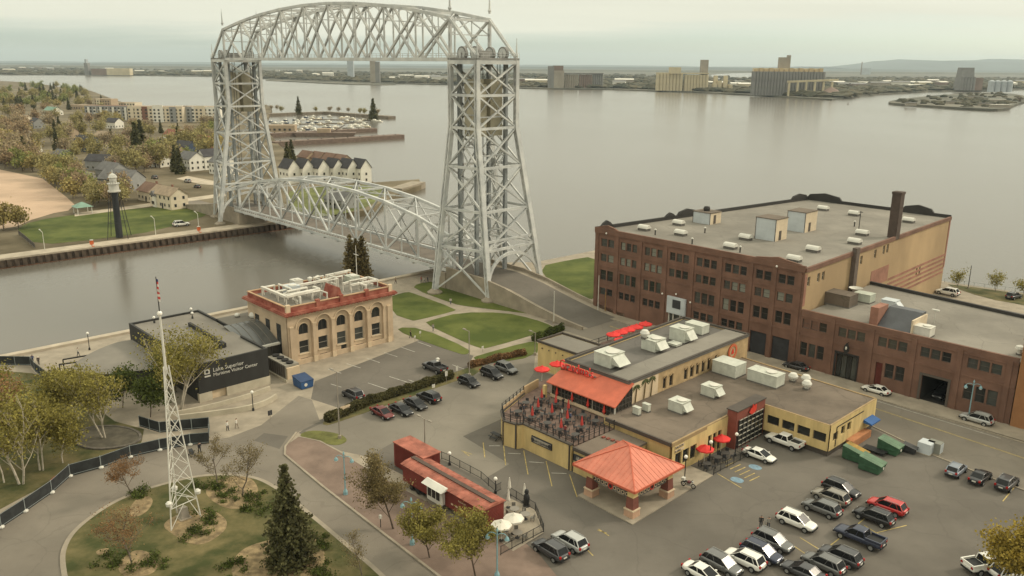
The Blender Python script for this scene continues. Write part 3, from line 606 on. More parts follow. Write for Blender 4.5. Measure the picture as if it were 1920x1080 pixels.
# tan side wall
sd = Vector((BR_[0]-FR_[0], BR_[1]-FR_[1])); SL = sd.length
sw = [(1.2, 2.3, 15.0, 16.8), (5.2, 6.3, 15.1, 16.8), (7.2, 8.3, 15.1, 16.8), (24.5, 25.6, 15.3, 17.1), (31.5, 32.6, 15.5, 17.3), (36.0, 37.1, 15.6, 17.5), (38.0, 39.1, 15.6, 17.5), (58, 58.9, 7.0, 9.6), (60, 60.9, 7.0, 9.6)]
m = MB(); fs_ = wall_holes(m, FR_, BR_, -.2, ZR+.35, sw, .3); sb(m, 'side_wall', TANW, bw)
for h in sw: swin(bw, fs_, *h, WFRAMEL, GLASS2, nz=2)
def on_side(u, k, z):                              # point on the side wall, k metres proud of it
    d = sd.normalized(); n_ = Vector((d.y, -d.x)); p = Vector(FR_)+d*u+n_*k; return (p.x, p.y, z)
def side_slab(u0, u1, z0, z1, k, name, mt):
    m = MB(); m.hexa([on_side(u0, 0.003, z0), on_side(u0, k, z0), on_side(u1, k, z0), on_side(u1, .003, z0), on_side(u0, .003, z1), on_side(u0, k, z1), on_side(u1, k, z1), on_side(u1, .003, z1)]); return sb(m, name, mt, bw)
side_slab(20.0, 21.6, 9, ZR+1.2, .9, 'flue_stack', mat('flue_brick', (.11, .085, .07), .9, var=.15))
side_slab(77.0, SL, 6, ZR+.3, .12, 'corner_pier', PINK)
side_slab(31.0, 40.5, 9.2, 12.8, .05, 'exposed_brick_patch', PINK)
side_slab(.0, .9, 11.5, 17.5, .06, 'corner_quoin', PINK)
for i in range(5): side_slab(41.0, SL-.6, 4.6+i*1.1, 5.15+i*1.1, .06, 'brick_band', PINK)
# roof and the parapet cap round it
m = MB(); m.prism([(FL[0]+.2, FL[1]+.3), (FR_[0]-.3, FR_[1]+.3), (BR_[0]-.3, BR_[1]-.3), (BL[0]+.3, BL[1]-.3)], ZR-.3, ZR); sb(m, 'roof', ROOFG, bw)
for (p, q, hh, mt) in ((FL, FR_, .75, BRICK), (FR_, BR_, .4, BRICK), (BR_, BL, .75, PIPEB), (BL, FL, .75, PIPEB)):
    m = MB(); strip(m, [p, q], .5, ZR-.4, ZR+hh+.02); sb(m, 'parapet', mt, bw)
m = MB(); m.prism([FL, (FL[0]+.3, FL[1]+.1), (BL[0]+.3, BL[1]-.2), BL], 0, ZR-.41); sb(m, 'end_wall', BRICK, bw)
m = MB(); m.prism([(BR_[0]-.3, BR_[1]-.1), (BR_[0]-.2, BR_[1]-.4), (BL[0]+.5, BL[1]-.4), (BL[0]+.5, BL[1]-.1)], 0, ZR-.41); sb(m, 'rear_wall', BRICK, bw)
def edge_gable(p, q, u, wd, hh):
    d = Vector((q[0]-p[0], q[1]-p[1])).normalized(); c = Vector(p)+d*u; m = MB(); n_ = Vector((-d.y, d.x))*.3
    prof = [(-wd/2, .7), (wd/2, .7), (wd/2-.8, .7+hh*.6), (0, .7+hh), (-wd/2+.8, .7+hh*.6)]; k = len(prof)
    vs = [(c.x+d.x*x-n_.x, c.y+d.y*x-n_.y, ZR+z) for x, z in prof]+[(c.x+d.x*x+n_.x, c.y+d.y*x+n_.y, ZR+z) for x, z in prof]
    m.add(vs, [tuple(range(k)), tuple(range(2*k-1, k-1, -1))]+[(i, i+k, (i+1) % k+k, (i+1) % k) for i in range(k)]); sb(m, 'gable_parapet', PIPEB, bw)
edge_gable(BL, FL, 4, 7, 1.3); edge_gable(BL, FL, 49, 7, 1.4); edge_gable(BL, FL, 55, 3.5, 1.0); edge_gable(BL, FL, 75.5, 3.5, 1.2); edge_gable(BR_, BL, 33, 10, 1.6); edge_gable(BR_, BL, 8, 8, 1.6)
m = MB(); m.box(79.0-1.0, 79.0+.9, 48.1, 50.0, ZR-.3, 27.8); m.box(77.9, 80.0, 48.0, 50.1, 27.8, 28.3); sb(m, 'chimney', mat('chimney_brick', (.075, .055, .045), .9, var=.15), bw)
# ridge seams of the roofing felt
# skylight hoods, penthouses, poles standing on the roof
def skylight(a, b, lab, ln=2.6):
    o = sthing('roof_skylight', lab, 'skylight', a, b, ZR, 'skylight hoods on the warehouse roof')
    m = MB(); m.box(-ln/2+.1, ln/2-.1, -.75, .75, 0, .55); m.build('curb', ROOFD, o)
    m = MB(); k = 7; pr = []
    for i in range(k+1): g = math.pi*i/k; pr.append((-.85*math.cos(g), .55+.75*math.sin(g)))
    vs = [(-ln/2, y, z) for y, z in pr]+[(ln/2, y, z) for y, z in pr]; n = len(pr)
    m.add(vs, [tuple(range(n)), tuple(range(2*n-1, n-1, -1))]+[(i, i+n, i+1+n, i+1) for i in range(n-1)]+[(0, n-1, 2*n-1, n)]); m.build('hood', WMET, o); return o
skl = [((38.2, 14.3), 'white skylight hood nearest the river end corner of the warehouse roof'), ((39.6, 25.3), 'white skylight hood beside the cream stair penthouse'),
 ((47.0, 15.8), 'white skylight hood on the warehouse roof, second along the street side row'), ((61.8, 12.1), 'white skylight hood mid way along the street edge of the warehouse roof'),
 ((59.0, 22.3), 'white skylight hood tucked in front of the first white penthouse'), ((76.2, 11.3), 'white skylight hood at the street corner above the tan wall'),
 ((74.4, 22.1), 'white skylight hood second along the tan wall side of the roof'), ((52.0, 70.5), 'white skylight hood far back near the harbour gable'),
 ((60.8, 69.2), 'white skylight hood near the far parapet behind the roof pole'), ((73.4, 46.1), 'white skylight hood beside the chimney at the foot of the roof pole'),
 ((76.5, 35.8), 'white skylight hood third along the tan wall side, below the chimney'), ((73.8, 69.9), 'white skylight hood just behind the brick chimney')]
for (a, b), lab in skl: skylight(a, b, lab)
def penthouse(a0, a1, b0, b1, h, lab, side):
    o = sthing('roof_penthouse', lab, 'penthouse', a0, b0, ZR); w_, d_ = a1-a0, b1-b0
    m = MB(); m.box(0, w_, 0, d_, 0, h); m.build('wall', [PANEL, side], o)
    me = o.children[0].data
    for p in me.polygons: p.material_index = 1 if p.normal.x > .5 else 0
    m = MB(); m.box(-.12, w_+.12, -.12, d_+.12, h, h+.15); m.build('roof', ROOFB, o)
    m = MB(); m.box(w_+.01, w_+.06, d_*.3, d_*.3+.9, .1, 2.1); m.build('door', WFRAME, o)
    for x in (0.0, w_*.97): m = MB(); m.box(x-.03, x+.08, -.07, -.005, 0, h); m.build('corner_trim', WFRAME, o)
    return o
p1 = penthouse(39.4, 44.2, 31.2, 35.6, 2.6, 'low cream stair penthouse with a brown roof and a roof fan', CREAMP)
m = MB(); m.lathe([(.7, 0), (.8, .6), (.6, 1.0), (.2, 1.1)], 10, (2.2, 2.2, 2.75)); m.build('roof_fan', PIPEB, p1)
penthouse(59.4, 64.2, 25.3, 30.0, 4.6, 'tall white lift penthouse in the middle of the warehouse roof', CREAMP)
penthouse(59.2, 63.6, 39.0, 44.2, 4.4, 'second tall white lift penthouse, nearer the chimney', CREAMP)
po = sthing('roof_pole', 'thin dark pole standing beside a skylight on the warehouse roof', 'pole', 72.3, 46.6, ZR)
m = MB(); m.tube((0, 0, 0), (0, 0, 5.2), .09, n=6); m.build('pole', BLACKM, po); m = MB(); m.box(-.5, .5, -.06, .06, 4.9, 5.02); m.build('cross_arm', BLACKM, po)
for i, (a, b) in enumerate(((43.0, 12.0), (54.0, 10.0), (65.0, 10.5), (67.5, 55.0), (49, 22))):
    o = sthing('vent_pipe', 'small grey vent pipe rising from the warehouse roof', 'vent', a, b, ZR, 'vent pipes on the warehouse roof')
    MB().tube((0, 0, 0), (0, 0, 1.1), .14, n=7).build('pipe', PIPEB, o); MB().lathe([(.25, 1.1), (.28, 1.25), (.05, 1.4)], 7).build('cap', WMET, o)
# --- the low brick annex
LZ = 10.2
la = sthing('brick_annex', 'two storey red brick annex with a wide flat roof joined to the warehouse', 'building', 81.3, 6.3)
p0, p1_ = (81.25, B0), (117.2, B0)
up = []
for (x0, x1) in ((81.6, 86.3), (88.5, 93.3), (95.6, 100.5), (102.7, 107.5), (110.0, 115.0)):
    for k in range(3): wd = (x1-x0-.5)/3; u = x0+k*(wd+.25)-p0[0]; up.append((u, u+wd, 7.6, 9.3))
low = []
for (x0, x1) in ((81.6, 86.2), (97.3, 100.6), (110.0, 115.0)):
    n = 3 if x1-x0 > 4 else 2
    for k in range(n): wd = (x1-x0-.3*(n-1))/n; u = x0+k*(wd+.3)-p0[0]; low.append((u, u+wd, 2.3, 4.9))
drs = [(88.6-p0[0], 92.4-p0[0], .12, 4.5), (95.7-p0[0], 96.9-p0[0], .12, 4.7), (103.5-p0[0], 107.6-p0[0], .05, 4.5)]
m = MB(); fa = wall_holes(m, p0, p1_, -.2, LZ+.75, up+low+drs, .32); sb(m, 'front_wall', BRICK, la)
for i, h in enumerate(up): swin(la, fa, *h, WFRAME, MATS['red_brick'] if i in (0, 1) else GLASS2 if rnd.random() < .7 else GLASS, nz=2)
for h in low: swin(la, fa, *h, WFRAME, pane_pick(0, .3), nz=2)
m = MB(); m.box(95.7+.03, 96.87, B0+.25, B0+.31, .12, 4.65); sb(m, 'door', mat('red_door', (.10, .022, .016), .6), la)
for k in range(4):
    m = MB(); m.box(88.7+k*.93, 88.7+k*.93+.85, B0+.25, B0+.3, .2, 4.3); sb(m, 'shop_glazing', GLASS2 if k % 2 else GLASS, la)
m = MB(); m.box(88.3, 88.62, B0-.14, B0-.004, .1, 4.7); m.box(92.38, 92.7, B0-.14, B0-.004, .1, 4.7); m.box(88.3, 92.7, B0-.16, B0-.004, 4.5, 4.9); sb(m, 'shop_surround', BLACKM, la)
m = MB(); m.box(103.4, 107.7, B0+.4, B0+12, 0.02, .04); m.box(103.3, 107.8, B0+11.9, B0+12.1, 0, 5); m.box(103.2, 103.45, B0+.4, B0+12, 0, 5); m.box(107.65, 107.9, B0+.4, B0+12, 0, 5); m.box(103.2, 107.9, B0+.4, B0+12, 4.6, 4.8); sb(m, 'garage_interior', INSIDE, la)
m = MB(); m.box(103.1, 103.48, B0-.1, B0-.004, 0.1, 4.8); m.box(107.62, 108.0, B0-.1, B0-.004, .1, 4.8); m.box(103.1, 108, B0-.12, B0-.004, 4.52, 4.9); sb(m, 'garage_surround', WFRAME, la)
for x in (87.4, 94.5, 101.6, 108.8, 116.0):
    m = MB(); m.box(x-.4, x+.4, B0-.16, B0-.004, .1, LZ+.2); sb(m, 'pier', BRICK, la)
for z, h in ((6.1, .25), (9.75, .2)):
    m = MB(); m.box(81.3, 117.1, B0-.1, B0-.003, z, z+h); sb(m, 'string_course', BRICK, la)
m = MB(); m.box(81.4, 117.1, B0+.3, 37.0, LZ-.3, LZ); sb(m, 'roof', ROOFG, la)
for pts in ([(81.3, B0+.25), (117.1, B0+.25)],): m = MB(); strip(m, pts, .48, LZ-.2, LZ+.77); sb(m, 'parapet', BRICK, la)
m = MB(); strip(m, [(80.3, 37.0), (117.1, 33.0)], .6, 0, LZ+.6); sb(m, 'rear_parapet', PIPEB, la)
m = MB(); m.prism([(80.5, 30), (117.1, 30), (117.1, 33), (80.5, 36.8)], 3, LZ-.004); sb(m, 'rear_roof', ROOFG, la)
# blade sign: a black leaf shape on a bracket beside the shop door
m = MB(); pts = [(-.05, 0), (.45, .5), (.55, 1.2), (.3, 1.9), (0, 2.1), (-.35, 1.5), (-.45, .8)]
vs = [(90.6+x, B0-.95, 4.9+z) for x, z in pts]+[(90.6+x, B0-.75, 4.9+z) for x, z in pts]; n = len(pts)
m.add(vs, [tuple(range(n)), tuple(range(2*n-1, n-1, -1))]+[(i, i+n, (i+1) % n+n, (i+1) % n) for i in range(n)]); sg = sb(m, 'blade_sign', BLACKM, la)
m = MB(); m.ball((90.65, B0-.98, 6.1), .17, 8, 5, 1.9); sb(m, 'sign_mark', WMET, sg)
m = MB(); m.beam((90.6, B0-.85, 6.9), (90.6, B0, 6.9), .08); sb(m, 'sign_bracket', BLACKM, sg)
# annex roof furniture
def rbox(name, a, b, dx, dy, h, lab, cat, mt, z=LZ, hood=None, fan=False, group=None):
    o = sthing(name, lab, cat, a, b, z, group)
    m = MB(); m.box(-dx/2-.05, dx/2+.05, -dy/2-.05, dy/2+.05, 0, .22); m.build('curb', ROOFD, o)
    m = MB(); m.box(-dx/2, dx/2, -dy/2, dy/2, .22, h); m.build('cabinet', mt, o)
    m = MB(); m.box(-dx/2-.06, dx/2+.06, -dy/2-.06, dy/2+.06, h, h+.07); m.build('lid', mt, o)
    for i in range(3): m = MB(); m.box(-dx/2+dx*(.1+.3*i), -dx/2+dx*(.3+.3*i), -dy/2-.02, -dy/2-.003, .35, h-.15); m.build('access_panel', mt, o)
    if hood: 
        m = MB(); m.hexa([(dx/2, -dy*.4, h*.35), (dx/2+hood, -dy*.4, h*.35), (dx/2+hood, dy*.4, h*.35), (dx/2, dy*.4, h*.35), (dx/2, -dy*.4, h*.9), (dx/2+.08, -dy*.4, h*.9), (dx/2+.08, dy*.4, h*.9), (dx/2, dy*.4, h*.9)]); m.build('intake_hood', mt, o)
    if fan:
        m = MB(); m.lathe([(min(dx, dy)*.3, 0), (min(dx, dy)*.33, .18), (min(dx, dy)*.28, .19)], 14, (dx*.18, 0, h+.07)); m.build('fan_ring', WMET, o)
        m = MB(); m.lathe([(min(dx, dy)*.26, 0), (min(dx, dy)*.26, .03)], 14, (dx*.18, 0, h+.2)); m.build('fan_grille', INSIDE, o)
    return o
rbox('roof_hatch_house', 82.9, 17.5, 5.6, 3.6, 2.3, 'brown flat topped stair house against the tan wall', 'penthouse', ROOFB)
ro = sthing('roof_monitor', 'brick chimney block with a sloping grey skylight behind it on the annex roof', 'skylight', 94.0, 9.0, LZ)
m = MB(); m.box(-1.2, .2, -.6, 3.4, 0, 3.4); m.build('chimney_block', PINK, ro)
m = MB(); m.hexa([(.3, -1, 0), (6.0, -1, 0), (6.0, 5.2, 0), (.3, 5.2, 0), (.3, 3.6, 3.0), (6.0, 3.6, 3.0), (6.0, 5.2, 3.0), (.3, 5.2, 3.0)]); m.build('sloping_glazing', mat('skylight_slate', (.07, .072, .078), .35, var=.1), ro)
m = MB(); m.box(6.02, 6.3, -.9, 5.2, 0, 2.6); m.build('end_panel', CREAMP, ro)
rbox('rooftop_unit', 101.6, 9.6, 2.8, 2.2, 1.7, 'pale rooftop unit beside the sloping skylight of the annex', 'air conditioner', WMET, fan=True)
rbox('rooftop_unit', 90.5, 22.5, 2.6, 2.2, 1.5, 'blue white rooftop unit behind the brick chimney block', 'air conditioner', PANEL, hood=.9)
rbox('rooftop_unit', 85.4, 22.8, 3.2, 2.4, 1.7, 'pale green rooftop unit beside the brown stair house', 'air conditioner', mat('pale_green_metal', (.42, .44, .37), .5))
o = sthing('satellite_dish', 'white dish lying above the pale green rooftop unit by the tan wall', 'satellite dish', 82.6, 25.0, LZ)
MB().lathe([(.1, 1.2), (.7, 1.35), (1.3, 1.75), (1.34, 1.8), (.7, 1.45), (.05, 1.3)], 14).build('dish', WMET, o); MB().tube((0, 0, 0), (0, 0, 1.25), .1).build('post', WMET, o)
o = sthing('flag_pole_mast', 'white mast with a crossbar on the annex roof behind the skylight', 'mast', 100.2, 18.0, LZ); MB().tube((0, 0, 0), (0, 0, 2.4), .08).build('post', WMET, o); MB().box(-.6, .6, -.25, .25, 2.4, 2.6).build('head', WMET, o)
o = sthing('roof_vent', 'white mushroom vent near the orange building', 'vent', 115.8, 11.0, LZ); MB().lathe([(.35, 0), (.35, .9), (.75, 1.0), (.6, 1.4), (.1, 1.6)], 10).build('cowl', WMET, o); MB().lathe([(.5, -.02), (.5, .2)], 8).build('curb', ROOFD, o)
# --- orange brick building at the frame edge
ob = sthing('orange_brick_building', 'orange brown brick building rising at the right end of the annex', 'building', 117.5, 6.3)
oh = []
for k in range(4):
    for z0, z1 in ((1.4, 4.2), (6.6, 9.0), (10.6, 12.6)): oh.append((2.2+k*3.2, 4.0+k*3.2, z0, z1))
m = MB(); fo = wall_holes(m, (117.4, 6.0), (134, 6.0), -.2, 14.2, oh, .3); sb(m, 'front_wall', BRICKO, ob)
for h in oh: swin(ob, fo, *h, WFRAME, pane_pick(.1, .3), nz=2)
m = MB(); m.box(117.4, 134, 6.4, 30, 0, 13.6); sb(m, 'body', BRICKO, ob); m = MB(); m.box(117.6, 133.9, 6.6, 29.8, 13.6, 13.7); sb(m, 'roof', ROOFG, ob)
m = MB(); m.box(117.3, 134.1, 5.86, 6.4, 14.2, 14.5); sb(m, 'cornice', BRICKO, ob)

# ---------------------------------------------------------------- maritime museum (cream with a red cornice)
CREAM = mat('cream_stone', (.46, .350, .240), .85, var=.12, scale=.35, bump=.1, detail=8)
CREAM2 = mat('cream_stone_pale', (.56, .44, .30), .85, var=.1, scale=.4)
REDC = mat('red_cornice', (.245, .056, .036), .75, var=.2, scale=.5, col2=(.33, .125, .085))
GALV = mat('white_pipe', (.58, .55, .48), .5, var=.15, scale=.8)
MA = 19.0
mu = sthing('maritime_museum', 'cream stone museum with a red cornice and five arched bays', 'building', 18.9, -63.9)
bayc = [-60.65, -56.65, -52.65, -48.7, -44.75]
def arch_fill(m, A0, c, hw, zs, zt, k0=0.0, nseg=10):   # spandrels of a round arch in the plane a=A0 (outside +a)
    for sgn in (-1, 1):
        pts = [(c+sgn*hw, zt)]+[(c+sgn*hw*math.cos(math.pi/2*i/nseg), zs+(zt-zs)*math.sin(math.pi/2*i/nseg)) for i in range(nseg+1)]
        for i in range(1, len(pts)-1):
            tri = [(A0, pts[0][0], pts[0][1]), (A0, pts[i][0], pts[i][1]), (A0, pts[i+1][0], pts[i+1][1])]
            m.add(tri if sgn > 0 else tri[::-1], [(0, 1, 2)])
            q = [(A0, *pts[i]), (A0, *pts[i+1]), (A0-.35, *pts[i+1]), (A0-.35, *pts[i])]
            m.add(q if sgn < 0 else q[::-1], [(0, 1, 2, 3)])
m = MB(); hw = 1.55; holes = [(c+64-hw, c+64+hw, .9, 8.7) for c in bayc]
fm = wall_holes(m, (MA, -64), (MA, -40.9), -.1, 9.35, holes, .35)
for c in bayc: arch_fill(m, MA, c, hw, 7.15, 8.7)
sb(m, 'front_wall', CREAM, mu)
m = MB(); ih = []
for i, c in enumerate(bayc):
    ih.append((c+64-.98, c+64+.98, 5.65, 7.75)); ih.append((c+64-1.0, c+64+1.0, 1.95, 4.4))
    ih.append((c+64-.9, c+64+.9, .25, 1.0) if i != 2 else (c+64-.2, c+64+1.1, .12, 1.7))
fi = wall_holes(m, (MA-.35, -64), (MA-.35, -40.9), -.1, 9.2, ih, .3)
for c in bayc: arch_fill(m, MA-.35, c, .98, 6.75, 7.75)
sb(m, 'bay_wall', CREAM, mu)
for k, h in enumerate(ih):
    top = k % 3 == 0
    swin(mu, fi, *h, WFRAMEL if not top else WFRAME, GLASS if not (k in (7, 10)) else GLASS2, depth=.22, nx=2 if k % 3 == 0 else 1, nz=2 if k % 3 == 1 else 1)
for c in bayc:
    m = MB(); n = 14                                    # moulded archivolt
    for i in range(n):
        g0, g1 = math.pi*i/n, math.pi*(i+1)/n
        m.beam((MA+.04, c-1.72*math.cos(g0), 7.15+1.72*math.sin(g0)), (MA+.04, c-1.72*math.cos(g1), 7.15+1.72*math.sin(g1)), .16, .22, up=(1, 0, 0))
    sb(m, 'archivolt', CREAM2, mu)
    m = MB(); m.box(MA-.34, MA-.2, c-1.15, c+1.15, 1.75, 1.94); sb(m, 'window_sill', CREAM2, mu)
    m = MB(); n = 12
    for i in range(n):
        g0, g1 = math.pi*i/n, math.pi*(i+1)/n; m.beam((MA-.3, c-1.05*math.cos(g0), 6.75+1.05*math.sin(g0)), (MA-.3, c-1.05*math.cos(g1), 6.75+1.05*math.sin(g1)), .1, .14, up=(1, 0, 0))
    sb(m, 'window_arch', CREAM2, mu)
for b in [-63.3]+[(x+y)/2 for x, y in zip(bayc, bayc[1:])]+[-41.9]:
    m = MB(); m.box(MA+.004, MA+.2, b-.33, b+.33, 1.1, 7.4); sb(m, 'pilaster', CREAM, mu)
    m = MB(); m.box(MA+.004, MA+.3, b-.42, b+.42, 0, 1.1); sb(m, 'pilaster_base', CREAM2, mu)
    m = MB(); m.box(MA+.004, MA+.27, b-.4, b+.4, 7.4, 7.65); sb(m, 'pilaster_capital', CREAM2, mu)
m = MB(); m.box(3.6, 18.64, -64, -63.6, -.1, 9.3); m.box(3.6, 18.64, -41.2, -40.9, -.1, 9.3); m.box(3.6, 3.9, -63.6, -41.2, -.1, 9.3); sb(m, 'side_wall', CREAM, mu)
for i in range(3): m = MB(); m.box(6.5+i*4.2, 8.1+i*4.2, -64.05, -63.9, 1.9, 7.6); sb(m, 'side_window', GLASS, mu)
def band(d, z0, z1, name, mt, inner=1.2):
    m = MB(); a0, a1, b0, b1 = 3.6-d, MA+d, -64-d, -40.9+d
    m.box(a0, a1, b0, b0+inner+d, z0, z1); m.box(a0, a1, b1-inner-d, b1, z0, z1); m.box(a1-inner-d, a1, b0+inner+d, b1-inner-d, z0, z1); m.box(a0, a0+inner+d, b0+inner+d, b1-inner-d, z0, z1); return sb(m, name, mt, mu)
band(.06, 9.35, 9.62, 'frieze', CREAM2); band(.35, 9.62, 9.85, 'lower_cornice', REDC); band(.75, 9.85, 10.15, 'cornice', REDC); band(.6, 10.15, 10.35, 'upper_cornice', REDC)
for i in range(34):
    m = MB(); m.box(MA+.1, MA+.68, -64.3+i*.71, -64.05+i*.71, 9.64, 9.84); sb(m, 'modillion', REDC, mu)
band(-.1, 10.35, 11.25, 'parapet', REDC, .35); band(.0, 11.25, 11.4, 'parapet_cap', mat('tan_coping', (.42, .27, .16), .85), .4)
for b in (-63.6, -57.5, -52.5, -46.8, -41.3):
    m = MB(); m.box(MA-.5, MA+.08, b-.4, b+.4, 10.36, 11.75); sb(m, 'parapet_pier', CREAM2 if b in (-63.6, -41.3) else REDC, mu)
m = MB(); m.box(4, 18.6, -63.6, -41.3, 10.4, 10.6); sb(m, 'roof', ROOFG, mu)
m = MB(); m.hexa([(13.6, -53.4, 10.6), (18.4, -53.4, 10.6), (18.4, -51.6, 10.6), (13.6, -51.6, 10.6), (13.6, -52.55, 13.0), (18.4, -52.55, 13.0), (18.4, -52.45, 13.0), (13.6, -52.45, 13.0)]); sb(m, 'roof_gable', REDC, mu)
# rooftop pipework and plant
def pipe(name, lab, pts, r, z, mt=GALV, feet=True):
    p0 = pts[0]; o = sthing(name, lab, 'ductwork', p0[0], p0[1], 10.6)
    for p, q in zip(pts, pts[1:]):
        m = MB(); m.beam((*p, z), (*q, z), r*2, r*1.6); m.ball((*q, z), r*1.05, 7, 4); sb(m, 'duct', mt, o)
    for i, p in enumerate(pts): m = MB(); m.box(p[0]-.08, p[0]+.08, p[1]-.08, p[1]+.08, 10.6, z); sb(m, 'leg', mt, o)
    return o
pipe('roof_duct', 'white square duct frame over the street corner of the museum roof', [(6.0, -62.0), (15.4, -62.0), (14.6, -54.6), (12.6, -54.6)], .26, 12.3)
pipe('roof_duct', 'white straight duct beside the corner duct frame on the museum roof', [(13.2, -61.2), (13.2, -55.2)], .24, 11.9)
pipe('roof_duct', 'white duct run crossing to the red roof gable', [(8.4, -57.6), (8.6, -49.4)], .26, 12.0)
pipe('roof_duct', 'white long duct loop at the park end of the museum roof', [(13.4, -48.6), (12.6, -42.2), (15.6, -42.0), (15.4, -48.0)], .24, 12.1)
pipe('roof_duct', 'white duct along the canal edge of the museum roof', [(5.4, -47.6), (5.0, -42.4)], .28, 12.0)
pipe('roof_duct', 'short white duct above the canal edge plant on the museum roof', [(7.0, -46.6), (6.6, -42.6)], .2, 12.6)
rk = sthing('pipe_rack', 'dense rack of white pipes and elbows covering the museum roof', 'pipework', 9.0, -56.0, 10.6); r = random.Random(4)
for k in range(26):
    b0 = r.uniform(-62.4, -54) if k < 15 else r.uniform(-50.5, -44); a0 = r.uniform(5.0, 16.0); ln = r.uniform(1.5, 5.0); z0 = r.uniform(11.1, 12.4); q = (a0, min(b0+ln, -42.2)) if k % 3 else (min(a0+ln, 17.4), b0); rr = r.uniform(.12, .24)
    m = MB(); m.tube((a0, b0, z0), (*q, z0), rr, n=7); m.ball((*q, z0), rr*1.1, 7, 4); m.tube((*q, z0), (*q, 10.55), rr, n=7); m.ball((a0, b0, z0), rr*1.1, 7, 4); m.tube((a0, b0, z0), (a0, b0, 10.55), rr*.8, n=6); sb(m, 'pipe', GALV, rk)
for k, (a, b, dx, dy, h, lab) in enumerate(((8.6, -57.2, 2.6, 2.4, 1.7, 'blue grey cooling unit in the middle of the museum roof'), (6.0, -54.6, 2.0, 1.8, 1.9, 'white cooling unit at the back of the museum roof'), (8.8, -43.6, 2.6, 2.2, 1.4, 'pale green cooling unit at the park end of the museum roof'))):
    rbox('rooftop_unit', a, b, dx, dy, h, lab, 'air conditioner', PANEL if k == 0 else WMET if k == 1 else MATS['pale_green_metal'], z=10.6, fan=True)
for a, b, lab in ((4.9, -51.0, 'first of two white mushroom vents at the back of the museum roof'), (4.9, -49.2, 'second of two white mushroom vents, nearer the park end')):
    o = sthing('roof_vent', lab, 'vent', a, b, 10.6, 'white vents on the museum roof'); MB().lathe([(.3, 0), (.3, .9), (.55, 1.0), (.5, 1.5), (.1, 1.7)], 9).build('cowl', WMET, o); MB().box(-.5, .5, -.5, .5, -.03, .15).build('curb', ROOFD, o)
o = sthing('antenna', 'thin white antenna pole at the canal corner of the museum roof', 'antenna', 6.6, -41.0, 10.6); MB().tube((0, 0, 0), (0, 0, 7.0), .1, .05, n=6).build('pole', WMET, o); MB().box(-.9, .9, -.05, .05, 5.0, 5.1).build('cross_arm', WMET, o)
# ---------------------------------------------------------------- black visitor centre
BLK = mat('black_cladding', (.030, .029, .027), .7, var=.15, scale=.5, stretch=(1, 1, .2))
PALE = mat('pale_concrete', (.43, .38, .29), .9, var=.12, scale=.4)
GREYR = mat('grey_roof', (.175, .160, .135), .95, var=.15, scale=.1, detail=8)
vc = sthing('visitor_center', 'low black clad visitor centre with white lettering and flat grey roof', 'building', 24, -83)
VZ = 6.2
m = MB(); m.box(24-.4, 24, -83, -70.6, 1.5, VZ+.35); sb(m, 'front_wall', BLK, vc)
m = MB(); m.box(-6, 24-.42, -83, -82.6, .0, VZ+.35); sb(m, 'left_wall', BLK, vc)
m = MB(); m.box(14.6, 23.58, -71.0, -70.6, .0, VZ+.35); sb(m, 'right_wall', BLK, vc)
m = MB(); m.box(-6.4, -6.0, -83, -69.6, 0, VZ+.35); m.box(-6, 2.0, -70, -69.6, 0, VZ+.35); sb(m, 'rear_wall', BLK, vc)
m = MB(); m.prism([(-6, -82.6), (23.6, -82.6), (23.6, -71.0), (2, -70.0), (-6, -70)], VZ-.3, VZ); sb(m, 'roof', GREYR, vc)
m = MB(); m.prism([(23.4, -83.1), (24.1, -83.1), (24.1, -80.9), (23.4, -80.9)], 0, 1.5); m.prism([(23.4, -78.4), (24.1, -78.4), (24.1, -70.5), (23.4, -70.5)], 0, 1.5); sb(m, 'plinth', PALE, vc)
m = MB(); m.box(23.45, 23.55, -80.9, -78.4, 0, 1.5); sb(m, 'recess_wall', CREAM2, vc)
# recessed well in the roof
m = MB(); m.prism([(1.8, -81.9), (17.3, -80.2), (17.6, -75.4), (1.8, -75.0)], VZ+.004, VZ+.012); sb(m, 'inner_roof', ROOFG, vc)
for p, q in (((1.8, -74.9), (17.7, -75.3)), ((17.7, -75.3), (17.3, -80.3))):
    m = MB(); strip(m, [p, q], .5, VZ+.005, VZ+.75); sb(m, 'roof_upstand', BLK, vc)
# glass barrel vault link to the museum
VAULT = mat('vault_glass', (.075, .078, .074), .22, var=.1, spec=.6)
m = MB(); n = 8; R0 = 3.2
ln = put('link', None, vc)
pr = [(7.2+8.6*i/n, 4.0+2.6*math.sin(math.pi*(.5+.5*i/n))) for i in range(n+1)]
m = MB()
for (x0, z0), (x1, z1) in zip(pr, pr[1:]): m.add([(x0, -70.9, z0), (x1, -70.9, z1), (x1, -64.1, z1), (x0, -64.1, z0)], [(0, 1, 2, 3)])
sb(m, 'vault_glazing', VAULT, ln)
for j in range(6):
    y = -70.85+6.7*j/5; m = MB()
    for (x0, z0), (x1, z1) in zip(pr, pr[1:]): m.beam((x0, y, z0+.04), (x1, y, z1+.04), .07, .08)
    sb(m, 'vault_rib', GREYR, ln)
m = MB(); m.box(15.6, 15.9, -70.6, -64.1, 0, 4.0); sb(m, 'link_glazing', GLASS, ln)
for j in range(5): m = MB(); m.box(15.9, 16.0, -70.6+j*1.6, -70.5+j*1.6, 0, 4.0); sb(m, 'mullion', PIPEB, ln)
m = MB(); m.box(15.5, 16.1, -70.6, -64.1, 3.8, 4.15); m.box(15.5, 16.1, -70.6, -64.1, .9, 1.1); sb(m, 'link_beam', WMET, ln)
